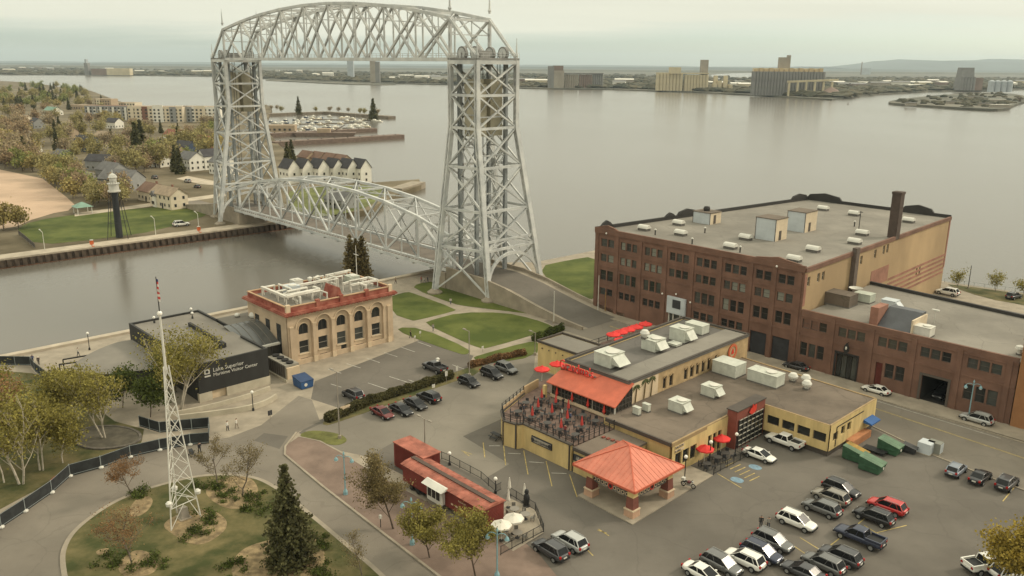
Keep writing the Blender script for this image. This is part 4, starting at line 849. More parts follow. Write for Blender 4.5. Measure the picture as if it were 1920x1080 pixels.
m = MB(); m.box(1.0, 7.2, -69.6, -60.4, 0, 6.3); sb(m, 'upper_link', BLK, ln); m = MB(); m.box(1.2, 7.0, -69.4, -60.6, 6.3, 6.4); sb(m, 'upper_link_roof', GREYR, ln)
for a, b, r in ((3.0, -66.0, .55), (5.2, -63.6, 1.0)):
    o = sthing('roof_vent', 'white domed vent, the larger of two on the link roof' if r > .8 else 'white domed vent, the smaller of two on the link roof', 'vent', a, b, 6.4)
    MB().ball((0, 0, .45), r, 10, 6, .7).build('dome', WMET, o); MB().lathe([(r*.8, -.02), (r*.8, .35)], 10).build('curb', ROOFD, o)
# lettering: two lines of raised white words
def text(name, s, size, loc, rot, mt, parent, ext=.02, align='LEFT', sx=1.0):
    cu = bpy.data.curves.new(name, 'FONT'); cu.body = s; cu.size = size; cu.extrude = ext; cu.align_x = align; cu.resolution_u = 2
    to = bpy.data.objects.new(name, cu); me = bpy.data.meshes.new_from_object(to); bpy.data.objects.remove(to); bpy.data.curves.remove(cu)
    me.materials.clear(); me.materials.append(mt); o = put(name, me, parent, loc); o.rotation_euler = rot; o.scale = (sx, 1, 1); return o
sgn = text('lettering', 'Lake Superior', .95, (.03, 2.55, 4.75), (R(90), 0, R(90)), WMET, vc)
text('lettering', 'Maritime Visitor Center', .8, (.03, 2.55, 3.95), (R(90), 0, R(90)), WMET, vc)
m = MB(); m.box(24.01, 24.06, -81.9, -81.0, 4.6, 5.4); m.box(24.01, 24.06, -81.9, -80.9, 4.1, 4.35); sb(m, 'emblem', WMET, vc)
m = MB(); m.tube((24.06, -81.45, 5.0), (24.09, -81.45, 5.0), .26, n=12); sb(m, 'emblem_mark', BLK, vc)
# curved lower roof of the lobby
cr = smooth_poly([(-5.5, -83.0), (-6.2, -85.2), (-4.4, -89.1), (-1.6, -92.8), (2, -95.8), (5, -96.6), (8.2, -94.6), (10.6, -92), (11.4, -89.2), (12.6, -86.6), (13.2, -83.0)], 2, closed=False)
m = MB(); m.prism(cr, 3.1, 3.5, mtop=1); sb(m, 'lobby_roof', [BLK, GREYR], vc)
m = MB(); m.prism([(a*.94+.2, b*.985-1.1) for a, b in cr], 0, 3.1); sb(m, 'lobby_wall', GLASS2, vc)
for i in range(0, len(cr)-1, 4): m = MB(); m.tube((cr[i][0], cr[i][1]+.3, 0), (cr[i][0], cr[i][1]+.3, 3.1), .12, n=6); sb(m, 'column', PIPEB, vc)
# fan of dark beams beyond the curved roof
for i, (p, q) in enumerate((((0, -96.6), (3.0, -95.6)), ((-3.0, -96.4), (.2, -93.6)), ((-5.2, -95.2), (-2.4, -91.2)), ((1.8, -97.6), (5, -96.4)))):
    m = MB(); m.beam((*p, 2.6), (*q, 3.3), .22); sb(m, 'pergola_beam', BLK, vc)
    m = MB(); m.tube((*p, 0), (*p, 2.6), .12, n=6); sb(m, 'pergola_post', BLK, vc)
# curved terrace walls and steps in front of it
for pts, h, nm in (([(28.4, -88.6), (30.5, -84), (32.4, -79), (32.2, -75.4), (30.8, -73)], .9, 'terrace_wall'), ([(26.2, -89), (27.4, -84), (27.6, -77), (26.6, -72)], .75, 'terrace_wall')):
    m = MB(); strip(m, Wp(smooth_poly(pts, 2, False)), .35, -.1, h); tag(m.build(nm, PALE), 'pale curved terrace wall, the outer one before the visitor centre' if h > .8 else 'pale curved terrace wall, the inner one before the visitor centre', 'wall')
# chiller compound and the blue waste container
ch = sthing('chiller_unit', 'grey louvred chiller on a concrete pad beside the black visitor centre', 'chiller', 22.6, -66.8)
m = MB(); m.box(-4.2, 3.0, -1.5, 1.5, 0, .5); m.build('pad', PALE, ch); m = MB(); m.box(-4, 2.6, -1.3, 1.3, .5, 3.0); m.build('cabinet', mat('grey_cabinet', (.25, .23, .19), .6, var=.1), ch)
for i in range(4): MB().lathe([(.62, 0), (.66, .3), (.55, .3)], 12, (-3.2+i*1.65, 0, 3.0)).build('fan', BLACKM, ch)
for i in range(8): m = MB(); m.box(-3.9+i*.8, -3.9+i*.8+.6, -1.36, -1.31, .7, 2.8); m.build('louvre', WFRAME, ch)
m = MB(); m.box(2.62, 3.0, -1.2, 1.2, .5, 2.6); m.build('end_panel', CREAM2, ch)
BLUE = mat('blue_container', (.035, .085, .20), .6, var=.12)
bd = sthing('blue_dumpster', 'blue waste container with a sloping lid beside the grey chiller', 'dumpster', 28.9, -66.9)
m = MB(); m.hexa([(-1.4, -1.1, .12), (1.4, -1.1, .12), (1.4, 1.1, .12), (-1.4, 1.1, .12), (-1.5, -1.2, 1.8), (1.5, -1.2, 1.4), (1.5, 1.2, 1.4), (-1.5, 1.2, 1.8)]); m.build('bin', BLUE, bd)
m = MB(); m.hexa([(-1.55, -1.25, 1.81), (1.55, -1.25, 1.41), (1.55, 1.25, 1.41), (-1.55, 1.25, 1.81), (-1.55, -1.25, 1.9), (1.55, -1.25, 1.5), (1.55, 1.25, 1.5), (-1.55, 1.25, 1.9)]); m.build('lid', mat('blue_lid', (.03, .055, .12), .6), bd)
m = MB(); m.tube((1.47, -.3, .8), (1.5, -.3, .8), .3, n=12); m.build('emblem', WMET, bd)
for x in (-1.1, 1.1):
    for y in (-.9, .9): m = MB(); m.tube((x, y-.08, .1), (x, y+.08, .1), .1, n=8); m.build('wheel', BLACKM, bd)

# ---------------------------------------------------------------- the restaurant
YW = mat('yellow_stucco', (.54, .405, .185), .85, var=.15, scale=.6, detail=8, stretch=(1, 1, .2))
TANB = mat('tan_brick', (.40, .285, .155), .9, var=.2, scale=.5, detail=8)
REDR = mat('red_metal_roof', (.46, .112, .062), .55, var=.12, scale=.5, detail=8)
REDP = mat('coral_metal_roof', (.53, .178, .118), .6, var=.12, scale=.5, detail=8)
REDS = mat('red_sign_paint', (.55, .045, .03), .5, var=0)
REDBR = mat('dark_red_panel', (.20, .06, .042), .75, var=.12)
TRIM = mat('dark_roof_trim', (.07, .058, .048), .7, var=.1)
DECKB = mat('brick_deck', (.165, .112, .09), .9, var=.2, scale=.8, detail=8)
UNIT = mat('rooftop_unit_metal', (.47, .475, .41), .5, var=.1, scale=1)
rs = sthing('saloon_building', 'yellow restaurant block with flat brown roofs and a red glazed sunroom', 'building', 65, -45)
ZM = 8.2
# main two storey hall
ww = [(-32.1, -31.2), (-30.4, -29.4), (-26.4, -25.4), (-24.7, -23.7), (-23.0, -22.1), (-21.4, -20.4), (-19.7, -18.7), (-17.5, -16.4)]
hl = [(x0+40.6, x1+40.6, 4.95, 7.0) for x0, x1 in ww]
m = MB(); fh = wall_holes(m, (79, -40.6), (78.6, -7.4), 0, ZM+.35, hl, .3)
for h in hl: pass
sb(m, 'hall_side_wall', TANB, rs)
for h in hl: swin(rs, fh, *h, WFRAME, GLASS, nx=2, nz=2)
for h in hl:                                     # brick hood moulds
    m = MB(); m.beam((79.06, h[0]-40.75, 6.9), (79.06, (h[0]+h[1])/2-40.6, 7.25), .12); m.beam((79.06, (h[0]+h[1])/2-40.6, 7.25), (79.06, h[1]-40.45, 6.9), .12); sb(m, 'window_hood', TANB, rs)
m = MB(); m.prism([(66.2, -40.6), (78.7, -40.6), (78.3, -7.6), (65, -7.4)], ZM-.3, ZM); sb(m, 'hall_roof', ROOFD, rs)
m = MB(); strip(m, [(66.1, -40.6), (64.9, -7.3)], .4, 0, ZM+.1); sb(m, 'hall_left_wall', YW, rs)
for p, q in (((66.1, -40.8), (64.9, -7.3)), ((64.9, -7.3), (78.8, -7.3)), ((66.1, -40.7), (79.1, -40.7)), ((79.0, -40.7), (78.65, -7.3))): m = MB(); strip(m, [p, q], .44, ZM+.36, ZM+.46); sb(m, 'parapet_cap', TRIM, rs); m = MB(); strip(m, [p, q], .3, ZM-.1, ZM+.36); sb(m, 'parapet', ROOFD, rs)
m = MB(); strip(m, [(64.9, -7.3), (78.6, -7.3)], .4, 0, ZM+.1); sb(m, 'hall_street_wall', TANB, rs)
m = MB(); strip(m, [(66.3, -40.6), (79.0, -40.6)], .4, 0, ZM+.1); sb(m, 'hall_front_wall', YW, rs)
m = MB(); m.prism([(74.9, -40.3), (78.7, -40.3), (78.2, -7.7), (74.2, -7.7)], ZM+.004, ZM+.30, mtop=0); sb(m, 'raised_roof', ROOFG, rs)
# round emblem on the side wall: hearth ring with a flame
m = MB(); n = 22
for i in range(n):
    g0, g1 = 2*math.pi*i/n, 2*math.pi*(i+1)/n; m.beam((78.82, -12.3+1.15*math.cos(g0), 6.55+1.15*math.sin(g0)), (78.82, -12.3+1.15*math.cos(g1), 6.55+1.15*math.sin(g1)), .45, .14, up=(1, 0, 0))
sb(m, 'round_emblem', mat('emblem_orange', (.50, .13, .06), .6), rs)
m = MB(); m.tube((78.72, -12.3, 6.55), (78.80, -12.3, 6.55), 1.0, n=20); sb(m, 'emblem_disc', TANW, rs)
m = MB(); m.add([(78.84, -12.7, 6.1), (78.84, -11.9, 6.1), (78.84, -12.0, 6.8), (78.84, -12.3, 7.2), (78.84, -12.6, 6.7)], [(0, 1, 2, 3, 4)]); sb(m, 'emblem_flame', REDS, rs)
# palm mural at the sunroom end of the side wall
PALMT = mat('mural_trunk', (.16, .115, .05), .9); PALML = mat('mural_leaf', (.10, .115, .045), .9, var=.3, scale=2)
m = MB(); m.box(79.02, 79.06, -40.2, -33.6, 4.2, 8.0); sb(m, 'mural_panel', CREAM2, rs)
for j, (b, z1) in enumerate(((-39.0, 7.1), (-36.9, 7.5), (-35.2, 7.5))):
    m = MB(); m.beam((79.07, b-.3, 4.3), (79.07, b, z1), .05, .35, up=(1, 0, 0)); sb(m, 'mural_palm_trunk', PALMT, rs); m = MB()
    for k in range(9):
        g = R(-30+k*30); e = (b+1.05*math.cos(g), z1-.25+.75*math.sin(g)); m.add([(79.09, b, z1+.1), (79.09, e[0], e[1]), (79.09, (b+e[0])/2+.15, (z1+e[1])/2+.32), (79.09, (b+e[0])/2-.15, (z1+e[1])/2+.3)], [(0, 1, 2), (0, 3, 1)])
    sb(m, 'mural_palm_fronds', PALML, rs)
# the red roofed sunroom
def slab4(m, P, th): m.hexa([(x, y, z-th) for x, y, z in P]+P)
m = MB(); slab4(m, [(66.4, -45.4, 6.15), (80.3, -45.4, 6.15), (79.6, -40.3, 8.35), (73.9, -40.3, 8.35)], .16); sb(m, 'sunroom_roof', REDR, rs)
m = MB(); slab4(m, [(66.4, -45.4, 6.148), (73.9, -40.3, 8.348), (73.4, -42.0, 7.75), (66.5, -42.4, 7.35)], .15); sb(m, 'sunroom_roof_hip', REDR, rs)
m = MB(); m.prism([(66.4, -42.2), (73.4, -41.9), (73.6, -40.5), (66.4, -40.5)], 6.6, 7.9, mtop=1); sb(m, 'sign_wall', [REDBR, ROOFD], rs)
text('roof_lettering', "Grandma's", 2.1, (66.3-65, -42.4+45, 7.75), (R(90), 0, R(2)), REDS, rs, ext=.09, sx=.76)
m = MB(); m.box(79.66, 79.8, -44.9, -40.9, 4.1, 8.1)
SUNG = mat('sunroom_glass', (.03, .03, .026), .12, var=.3, scale=.8, spec=.6)
m = MB(); m.box(66.9, 79.6, -44.7, -44.6, 4.1, 6.1); sb(m, 'sunroom_glazing', SUNG, rs)
m = MB(); m.hexa([(79.55, -44.6, 4.1), (79.65, -44.6, 4.1), (79.65, -40.7, 4.1), (79.55, -40.7, 4.1), (79.55, -44.6, 6.0), (79.65, -44.6, 6.0), (79.65, -40.7, 7.9), (79.55, -40.7, 7.9)]); sb(m, 'sunroom_end_glazing', SUNG, rs)
for i in range(19): x = 66.95+i*.705; m = MB(); m.box(x-.05, x+.05, -44.78, -44.71, 4.1, 6.1); sb(m, 'sunroom_mullion', WFRAMEL if i % 6 == 0 else WFRAME, rs)
for i in range(6): y = -44.7+i*.78; m = MB(); m.box(79.66, 79.73, y-.04, y+.04, 4.1, 5.95+i*.36); sb(m, 'sunroom_mullion', WFRAME, rs)
for z in (4.9, 5.7): m = MB(); m.box(66.9, 79.6, -44.77, -44.72, z-.04, z+.04); sb(m, 'sunroom_transom', WFRAME, rs); 
for z in (4.9, 5.7, 6.5): m = MB(); m.box(79.66, 79.71, -44.7+max(0, (z-6)*2), -40.8, z-.04, z+.04); sb(m, 'sunroom_transom', WFRAME, rs)
m = MB(); m.box(66.8, 79.9, -44.9, -44.55, 3.7, 4.15); sb(m, 'sunroom_sill', CREAM2, rs); m = MB(); m.tube((79.75, -44.75, 4.1), (79.75, -44.75, 6.1), .12, n=8); sb(m, 'sunroom_corner_post', WMET, rs)
for i in range(4): x = 68.3+i*3.2; m = MB(); m.beam((x, -44.95, 4.2), (x, -44.95, 5.5), .14); m.lathe([(.16, 4.5), (.26, 4.6), (.06, 5.7)], 6, (x, -44.95, 0)); sb(m, 'folded_parasol', REDS, rs)
m = MB(); m.box(66.9, 79.5, -44.55, -40.9, 0, 3.95); sb(m, 'sunroom_base', YW, rs)
# raised patio terrace with its yellow walls
dk = [(66.9, -44.9), (62.4, -43.4), (63.4, -47.4), (66.2, -54.6), (69.0, -56.8), (71.2, -56.3), (71.6, -55.5), (81.2, -55.4), (81.4, -46.8), (79.9, -44.95)]
m = MB(); m.prism([(a+(.15 if a < 75 else -.15), b+.2) for a, b in dk], 3.2, 3.55); sb(m, 'patio_deck', DECKB, rs)
wl_ = [(63.4, -47.4), (66.2, -54.6), (69.0, -56.8), (71.2, -56.3), (71.6, -55.4), (81.2, -55.4)]
for p, q in zip(wl_, wl_[1:]):
    m = MB(); strip(m, [p, q], .3, 0, 3.75); sb(m, 'patio_wall', YW, rs)
    m = MB(); strip(m, [p, q], .55, 3.75, 3.95); sb(m, 'patio_coping', TRIM, rs)
    d = Vector((q[0]-p[0], q[1]-p[1])); n_ = max(2, int(d.length/1.15))
    m = MB()
    for z in (4.35, 4.7, 5.05): m.beam((*p, z), (*q, z), .045)
    sb(m, 'railing', BLACKM, rs)
    for i in range(n_): x, y = p[0]+d.x*i/n_, p[1]+d.y*i/n_; m = MB(); m.box(x-.05, x+.05, y-.05, y+.05, 3.95, 5.1); sb(m, 'railing_post', BLACKM, rs)
m = MB(); p, q = (81.3, -55.3), (81.5, -46.9)
for z in (4.35, 4.7, 5.05): m.beam((*p, z), (*q, z), .045)
sb(m, 'railing', BLACKM, rs)
for i in range(9): x, y = 81.3+.2*i/8, -55.3+8.4*i/8; m = MB(); m.box(x-.05, x+.05, y-.05, y+.05, 3.55, 5.1); sb(m, 'railing_post', BLACKM, rs)
for p, h in (((69.0, -56.95), 3.75), ((71.2, -56.5), 3.75), ((80.9, -55.58), 3.75)): m = MB(); m.box(p[0]-.1, p[0]+.1, p[1]-.1, p[1]+.05, 0, h); sb(m, 'corner_post', TRIM, rs)
m = MB(); strip(m, [(62.5, -43.3), (63.4, -47.4)], .25, 0, 4.9); sb(m, 'side_screen', TANW, rs); m = MB(); strip(m, [(63.4, -47.4), (66.2, -54.6)], .1, 3.96, 4.4); sb(m, 'side_screen', TANW, rs)
m = MB(); m.box(66.1, 66.6, -45.9, -45.4, 3.5, 5.6); sb(m, 'gate_pillar', YW, rs)
# wall sign on the yellow patio wall
m = MB(); m.box(73.6, 77.6, -55.72, -55.56, 1.75, 2.75); ws = sb(m, 'wall_sign', DARKD, rs)
m = MB(); m.box(73.75, 77.45, -55.75, -55.725, 1.9, 2.6); sb(m, 'sign_face', mat('sign_grey', (.30, .27, .22), .7, var=.3, scale=2), ws)
text('sign_lettering', "SPORTS GARDEN", .42, (73.85-65, -55.79+45, 2.06), (R(90), 0, 0), DARKD, rs, ext=.01)
for e in (73.9, 77.3): m = MB(); m.tube((e, -55.76, 2.25), (e, -55.80, 2.25), .32, n=10); sb(m, 'sign_medallion', DARKD, rs)
# lower roofs
ZL = 4.7
low_poly = [(79.1, -44.8), (79.8, -46.8), (91.4, -46.8), (91.2, -32.9), (92.8, -32.9), (92.8, -25.3), (103.1, -25.3), (103.1, -10.6), (90, -10.0), (79, -9.4)]
m = MB(); m.prism(low_poly, ZL-.3, ZL+.1, mtop=1); sb(m, 'low_roof', [TRIM, ROOFB], rs)
m = MB(); m.prism([(a*.999, b) for a, b in [(79.3, -9.6), (79.3, -46.5), (91.0, -46.5), (91.0, -33), (92.6, -33), (92.6, -10.4)]], 0, ZL-.31); sb(m, 'low_body', YW, rs)
for p, q in (((79.8, -46.8), (91.4, -46.8)), ((91.4, -46.8), (91.2, -32.9)), ((92.8, -25.3), (103.1, -25.3)), ((103.1, -25.3), (103.1, -10.6)), ((103.1, -10.6), (79, -9.4))):
    m = MB(); strip(m, [p, q], .28, ZL-.32, ZL+.22); sb(m, 'roof_edge', TRIM if p[1] == q[1] and p[0] < 85 else mat('tan_edge', (.30, .21, .11), .85), rs)
hw_ = [(.8+k*1.75, 2.3+k*1.75, .9, 3.0) for k in range(3)]+[(8.6+k*1.25, 9.5+k*1.25, .2, 3.2) for k in range(3)]
m = MB(); f1 = wall_holes(m, (91.42, -46.6), (91.42, -33.0), 0, ZL+.1, hw_, .25); sb(m, 'entrance_wall', YW, rs)
for h in hw_: swin(rs, f1, *h, WFRAME, GLASS)
hr = [(.5+k*2.45, 2.5+k*2.45, 2.1, 3.5) for k in range(4)]
m = MB(); f2 = wall_holes(m, (92.9, -25.48), (103.15, -25.48), 0.9, ZL+.2, hr, .25); sb(m, 'dining_wall', YW, rs)
for h in hr: swin(rs, f2, *h, WFRAME, GLASS)
he = [(1.0, 2.5, 2.1, 3.4), (3.4, 4.6, 2.4, 3.7), (5.3, 6.6, 2.4, 3.7)]
m = MB(); f3 = wall_holes(m, (103.28, -25.4), (103.28, -10.6), .9, ZL+.2, he, .25); sb(m, 'end_wall', YW, rs)
for h in he: swin(rs, f3, *h, WFRAME, GLASS)
m = MB(); m.box(92.9, 103.1, -25.2, -10.8, -.1, .9); m.box(92.95, 103.0, -25.1, -10.9, .9, ZL-.32); sb(m, 'base_wall', TRIM, rs)
m = MB(); m.box(103.3, 103.36, -23.6, -23.45, 1.2, 4.2); m.box(103.3, 103.36, -23.6, -15, 4.1, 4.22); sb(m, 'conduit', BLACKM, rs)
m = MB(); m.hexa([(103.3, -14.6, 2.1), (104.6, -14.6, 2.0), (104.6, -11.6, 2.0), (103.3, -11.6, 2.1), (103.3, -14.6, 2.6), (104.6, -14.6, 2.2), (104.6, -11.6, 2.2), (103.3, -11.6, 2.6)]); sb(m, 'blue_awning', mat('blue_awning', (.03, .10, .28), .7), rs)
m = MB(); m.box(103.3, 104.4, -20, -14, 0, 1.1); sb(m, 'ramp_wall', mat('orange_block', (.38, .17, .08), .85), rs)
# dark red entrance porch with steel trellis windows and a red emblem
m = MB(); m.box(91.25, 92.85, -33.1, -25.4, 0, 5.9); sb(m, 'porch', REDBR, rs)
m = MB(); m.box(92.86, 92.92, -32.6, -26.0, .2, 4.4); sb(m, 'porch_glazing', SUNG, rs)
for i in range(7): m = MB(); m.box(92.93, 93.05, -32.6+i*1.1-.05, -32.6+i*1.1+.05, .1, 4.5); sb(m, 'porch_mullion', BLACKM, rs)
for i in range(6): m = MB(); m.box(92.93, 93.03, -32.6, -26.0, .4+i*.8, .48+i*.8); sb(m, 'porch_transom', WFRAMEL, rs)
m = MB(); m.box(91.1, 93.0, -33.25, -25.3, 5.9, 6.05); sb(m, 'porch_coping', TRIM, rs)
m = MB(); pts = [(-.9, 0), (-.5, .6), (-.2, .5), (0, 1.1), (.3, .6), (.8, .9), (.9, .2), (.5, -.3), (-.4, -.4)]
vs = [(93.0, -29.2+x, 5.0+z) for x, z in pts]+[(93.15, -29.2+x, 5.0+z) for x, z in pts]; n = len(pts)
m.add(vs, [tuple(range(2*n-1, n-1, -1)), tuple(range(n))]+[(i, (i+1) % n, (i+1) % n+n, i+n) for i in range(n)]); sb(m, 'red_emblem', REDS, rs)
# back annexe with pale wall
m = MB(); m.box(49.7, 59.4, -30.5, -24, 0, 5.1); sb(m, 'annexe', YW, rs); m = MB(); m.box(50, 59.1, -30.2, -24.3, 5.1, 5.2); sb(m, 'annexe_roof', GREYR, rs)
for p, q in (((49.6, -30.6), (59.5, -30.6)), ((59.5, -30.6), (59.5, -23.9)), ((59.5, -23.9), (49.6, -23.9)), ((49.6, -23.9), (49.6, -30.6))): m = MB(); strip(m, [p, q], .25, 5.1, 5.5); sb(m, 'annexe_coping', TRIM, rs)
for i in range(5): m = MB(); m.ball((50.9+i*1.7, -30.65, 4.2), .13, 6, 4); sb(m, 'wall_light', TRIM, rs)
m = MB(); m.box(59.6, 66, -27, -24, 0, 4.4); sb(m, 'annexe_link', YW, rs)
# rooftop plant
def sunit(a, b, dx, dy, h, lab, z, hood=None, fan=True, mt=UNIT): return rbox('rooftop_unit', a, b, dx, dy, h, lab, 'air conditioner', mt, z=z, hood=hood, fan=fan)
zt_ = ZM
sunit(71.6, -36.6, 3.4, 3.4, 2.2, 'large white rooftop unit with a wide hood behind the roof lettering', zt_, hood=1.6)
sunit(71.9, -25.6, 2.8, 3.0, 2.0, 'white rooftop unit in the middle of the hall roof', zt_, hood=1.0)
sunit(72.2, -18.2, 3.2, 2.6, 2.4, 'white rooftop unit toward the street end of the hall roof', zt_, hood=1.1)
sunit(71.4, -12.4, 3.6, 2.2, 1.7, 'white boxy duct unit nearest the street on the hall roof', zt_, fan=False)
sunit(73.1, -21.3, 1.8, 1.6, .5, 'flat white hatch between two units on the hall roof', zt_, fan=False)
sunit(81.8, -18.0, 4.4, 3.2, 2.2, 'grey green rooftop unit below the round emblem', ZL+.1, fan=False)
sunit(88.1, -17.2, 5.2, 2.6, 2.0, 'long grey green rooftop unit at the corner of the low roof', ZL+.1)
sunit(85.2, -28.2, 2.4, 2.2, 1.7, 'small white rooftop unit in the middle of the low brown roof', ZL+.1, hood=.8)
sunit(85.4, -36.8, 2.4, 2.2, 1.7, 'small white rooftop unit near the entrance edge of the low roof', ZL+.1, hood=.8)
sunit(82.1, -42.6, 1.1, .6, 1.2, 'small white condenser box beside the sunroom, nearer the patio', ZL+.1, fan=False)
sunit(82.3, -40.6, 1.1, .6, 1.2, 'small white condenser box beside the sunroom, nearer the mural', ZL+.1, fan=False)
for k, (a, b, z, lab) in enumerate(((70.9, -26.8, ZM+2, 'white exhaust fan on top of the middle hall roof unit'), (69.6, -15.8, ZM, 'white round exhaust fan at the street end of the hall roof'), (90.8, -13.4, ZL+.1, 'white round vent beside the long unit on the low roof'), (92.6, -12.6, ZL+.1, 'white round vent at the street edge of the low roof'), (93.9, -14.8, ZL+.1, 'white round vent standing apart on the low roof'))):
    o = sthing('exhaust_fan', lab, 'fan', a, b, z); MB().lathe([(.35, -.03), (.4, .5), (.75, .7), (.8, 1.0), (.5, 1.45), (.05, 1.55)], 12).build('cowl', WMET, o); MB().box(-.45, .45, -.45, .45, -.05, .25).build('curb', ROOFD, o)
# ---------------------------------------------------------------- entrance pavilion with the hipped coral roof
pv = sthing('pavilion', 'entrance pavilion with a coral hipped roof on four tapered pillars', 'pavilion', 90.4, -54.4)
ex0, ex1, ey0, ey1, EZ = 85.1, 95.3, -59.5, -49.3, 3.95
m = MB(); P = [(ex0, ey0, EZ), (ex1, ey0, EZ), (ex1, ey1, EZ), (ex0, ey1, EZ)]; ap_ = (90.2, -54.4, 6.7)
for i in range(4):
    p, q = Vector(P[i]), Vector(P[(i+1) % 4]); m2 = MB(); t_ = Vector(ap_)
    m2.add([p, q, t_], [(0, 1, 2)]); m2.add([p-Vector((0, 0, .18)), q-Vector((0, 0, .18)), q, p], [(0, 1, 2, 3)]); sb(m2, 'roof_slope', REDP, pv)
    m2 = MB(); m2.beam(p+Vector((0, 0, .03)), t_+Vector((0, 0, .03)), .14, .1); sb(m2, 'hip_cap', REDR, pv)
    for k in range(1, 14):                           # standing seams
        e = p.lerp(q, k/14); mid = p.lerp(q, .5); f = 1-abs(2*k/14-1); m2 = MB(); m2.beam(e+Vector((0, 0, .01)), e+(t_-mid)*f+Vector((0, 0, .01)), .05, .05); sb(m2, 'standing_seam', REDP, pv)
for i in range(4):
    p, q = P[i], P[(i+1) % 4]; m2 = MB(); m2.beam((p[0], p[1], EZ-.13), (q[0], q[1], EZ-.13), .16, .3); sb(m2, 'fascia', REDR, pv)
m = MB(); m.box(ex0+.1, ex1-.1, ey0+.1, ey1-.1, EZ-.3, EZ-.22); sb(m, 'soffit', CREAM2, pv)
for i, (x, y) in enumerate(((87.6, -58.5), (94.4, -58.7), (94.4, -51.6), (87.6, -51.0))):
    def fr_(h0, h1, s0, s1, name, mt):
        m = MB(); m.hexa([(x-s0, y-s0, h0), (x+s0, y-s0, h0), (x+s0, y+s0, h0), (x-s0, y+s0, h0), (x-s1, y-s1, h1), (x+s1, y-s1, h1), (x+s1, y+s1, h1), (x-s1, y+s1, h1)]); return sb(m, name, mt, par)
    par = put('pillar', None, pv)
    fr_(0.0, 1.05, .72, .68, 'stone_base', mat('pink_stone', (.43, .27, .18), .9, var=.15)); fr_(1.05, 1.2, .76, .74, 'base_cap', CREAM2); fr_(1.2, 2.75, .58, .5, 'brick_shaft', mat('pillar_brick', (.17, .062, .045), .9, var=.12)); fr_(2.75, 3.68, .48, .44, 'yellow_head', YW)
for (p, q, o_) in (((87.9, -58.6), (94.0, -58.8), (0, -.06)), ((94.5, -58.3), (94.5, -51.9), (.06, 0))):
    m = MB(); strip(m, [p, q], .14, 2.3, 3.3); vb = sb(m, 'valance', mat('valance_black', (.045, .04, .038), .7, var=.4, scale=1.5, col2=(.25, .22, .18)), pv)
    d = Vector((q[0]-p[0], q[1]-p[1])); dn = d.normalized(); nn = Vector((dn.y, -dn.x))
    for k in range(9):
        c = Vector(p)+d*((k+.5)/9)+nn*.09; r = .42 if k == 4 else .26
        m = MB(); m.tube((c.x, c.y, 2.8), (c.x+nn.x*.05, c.y+nn.y*.05, 2.8), r, n=12); sb(m, 'medallion', CREAM2 if k != 4 else REDS, vb)
        m = MB(); m.tube((c.x+nn.x*.05, c.y+nn.y*.05, 2.8), (c.x+nn.x*.07, c.y+nn.y*.07, 2.8), r*.62, n=10); sb(m, 'medallion_centre', BLACKM, vb)
m = MB(); m.box(88.6, 93.4, -56.0, -55.85, 1.6, 2.2); sb(m, 'hanging_sign', DARKD, pv)
sheet('sidewalk', [(86.5, -60), (95.8, -60.3), (95.3, -42.3), (91.5, -42.3), (91.5, -47), (81.5, -47), (81.6, -55.3), (86.5, -55.3)], .13, CONC, th=.15)
# low canopy strip between patio and pavilion
lc = MB(); lc.box(81.6, 87.4, -55.6, -46.9, 3.4, 3.7); sb(lc, 'low_canopy', [ROOFB], rs); lc = MB(); strip(lc, [(81.6, -55.65), (87.3, -55.65)], .3, 3.35, 3.85); sb(lc, 'roof_edge', TRIM, rs); lc = MB(); lc.box(81.6, 87.2, -55.5, -46.9, 0, 3.39); sb(lc, 'lobby_wall', YW, rs)
for i in range(5): m = MB(); m.box(82.2+i*.75, 82.6+i*.75, -50.5+i*.1, -50.0+i*.1, 3.71, 3.9); sb(m, 'roof_planter', REDBR, rs)
m = MB(); m.box(81.8, 86.6, -55.75, -55.66, 1.9, 2.9); s2 = sb(m, 'menu_board', DARKD, rs); m = MB(); m.box(82.3, 86.2, -55.78, -55.755, 2.1, 2.7); sb(m, 'board_print', mat('board_print', (.22, .20, .17), .7, var=.7, scale=3), s2)
for z in (3.4, 3.95): m = MB(); m.box(91.44, 91.5, -46.0, -44.0, z-.15, z+.2); sb(m, 'wall_lettering_panel', CREAM2, rs)
text('wall_lettering', 'SALOON', .45, (91.52-65, -46.0+45, 3.83), (R(90), 0, R(90)), DARKD, rs, ext=.01); text('wall_lettering', '& GRILL', .4, (91.52-65, -46.0+45, 3.28), (R(90), 0, R(90)), DARKD, rs, ext=.01)
# ---------------------------------------------------------------- red railway cars
CABR = mat('caboose_roof', (.30, .105, .072), .8, var=.35, scale=.5, detail=8); CABS = mat('caboose_red', (.165, .034, .026), .6, var=.15, scale=.5)
cb = sthing('red_caboose', 'long red railway caboose with a ribbed roof and white bay window', 'railway car', 77.3, -73.4)
m = MB(); m.box(69.2, 85.2, -75.1, -71.8, .9, 3.3); sb(m, 'body', CABS, cb)
m = MB(); pr = [(-75.35, 3.3), (-74.6, 3.55), (-73.45, 3.68), (-72.3, 3.55), (-71.55, 3.3)]
for (y0, z0), (y1, z1) in zip(pr, pr[1:]): m.add([(69.0, y0, z0), (85.4, y0, z0), (85.4, y1, z1), (69.0, y1, z1)], [(0, 1, 2, 3)])
for x in (69.0, 85.4): m.add([(x, y, z) for y, z in (pr if x > 70 else pr[::-1])]+[], [tuple(range(5))])
sb(m, 'roof', CABR, cb)
m = MB(); m.box(69.2, 85.2, -73.75, -73.15, 3.7, 3.8); sb(m, 'roof_walk', mat('roof_walk', (.085, .06, .048), .9), cb)
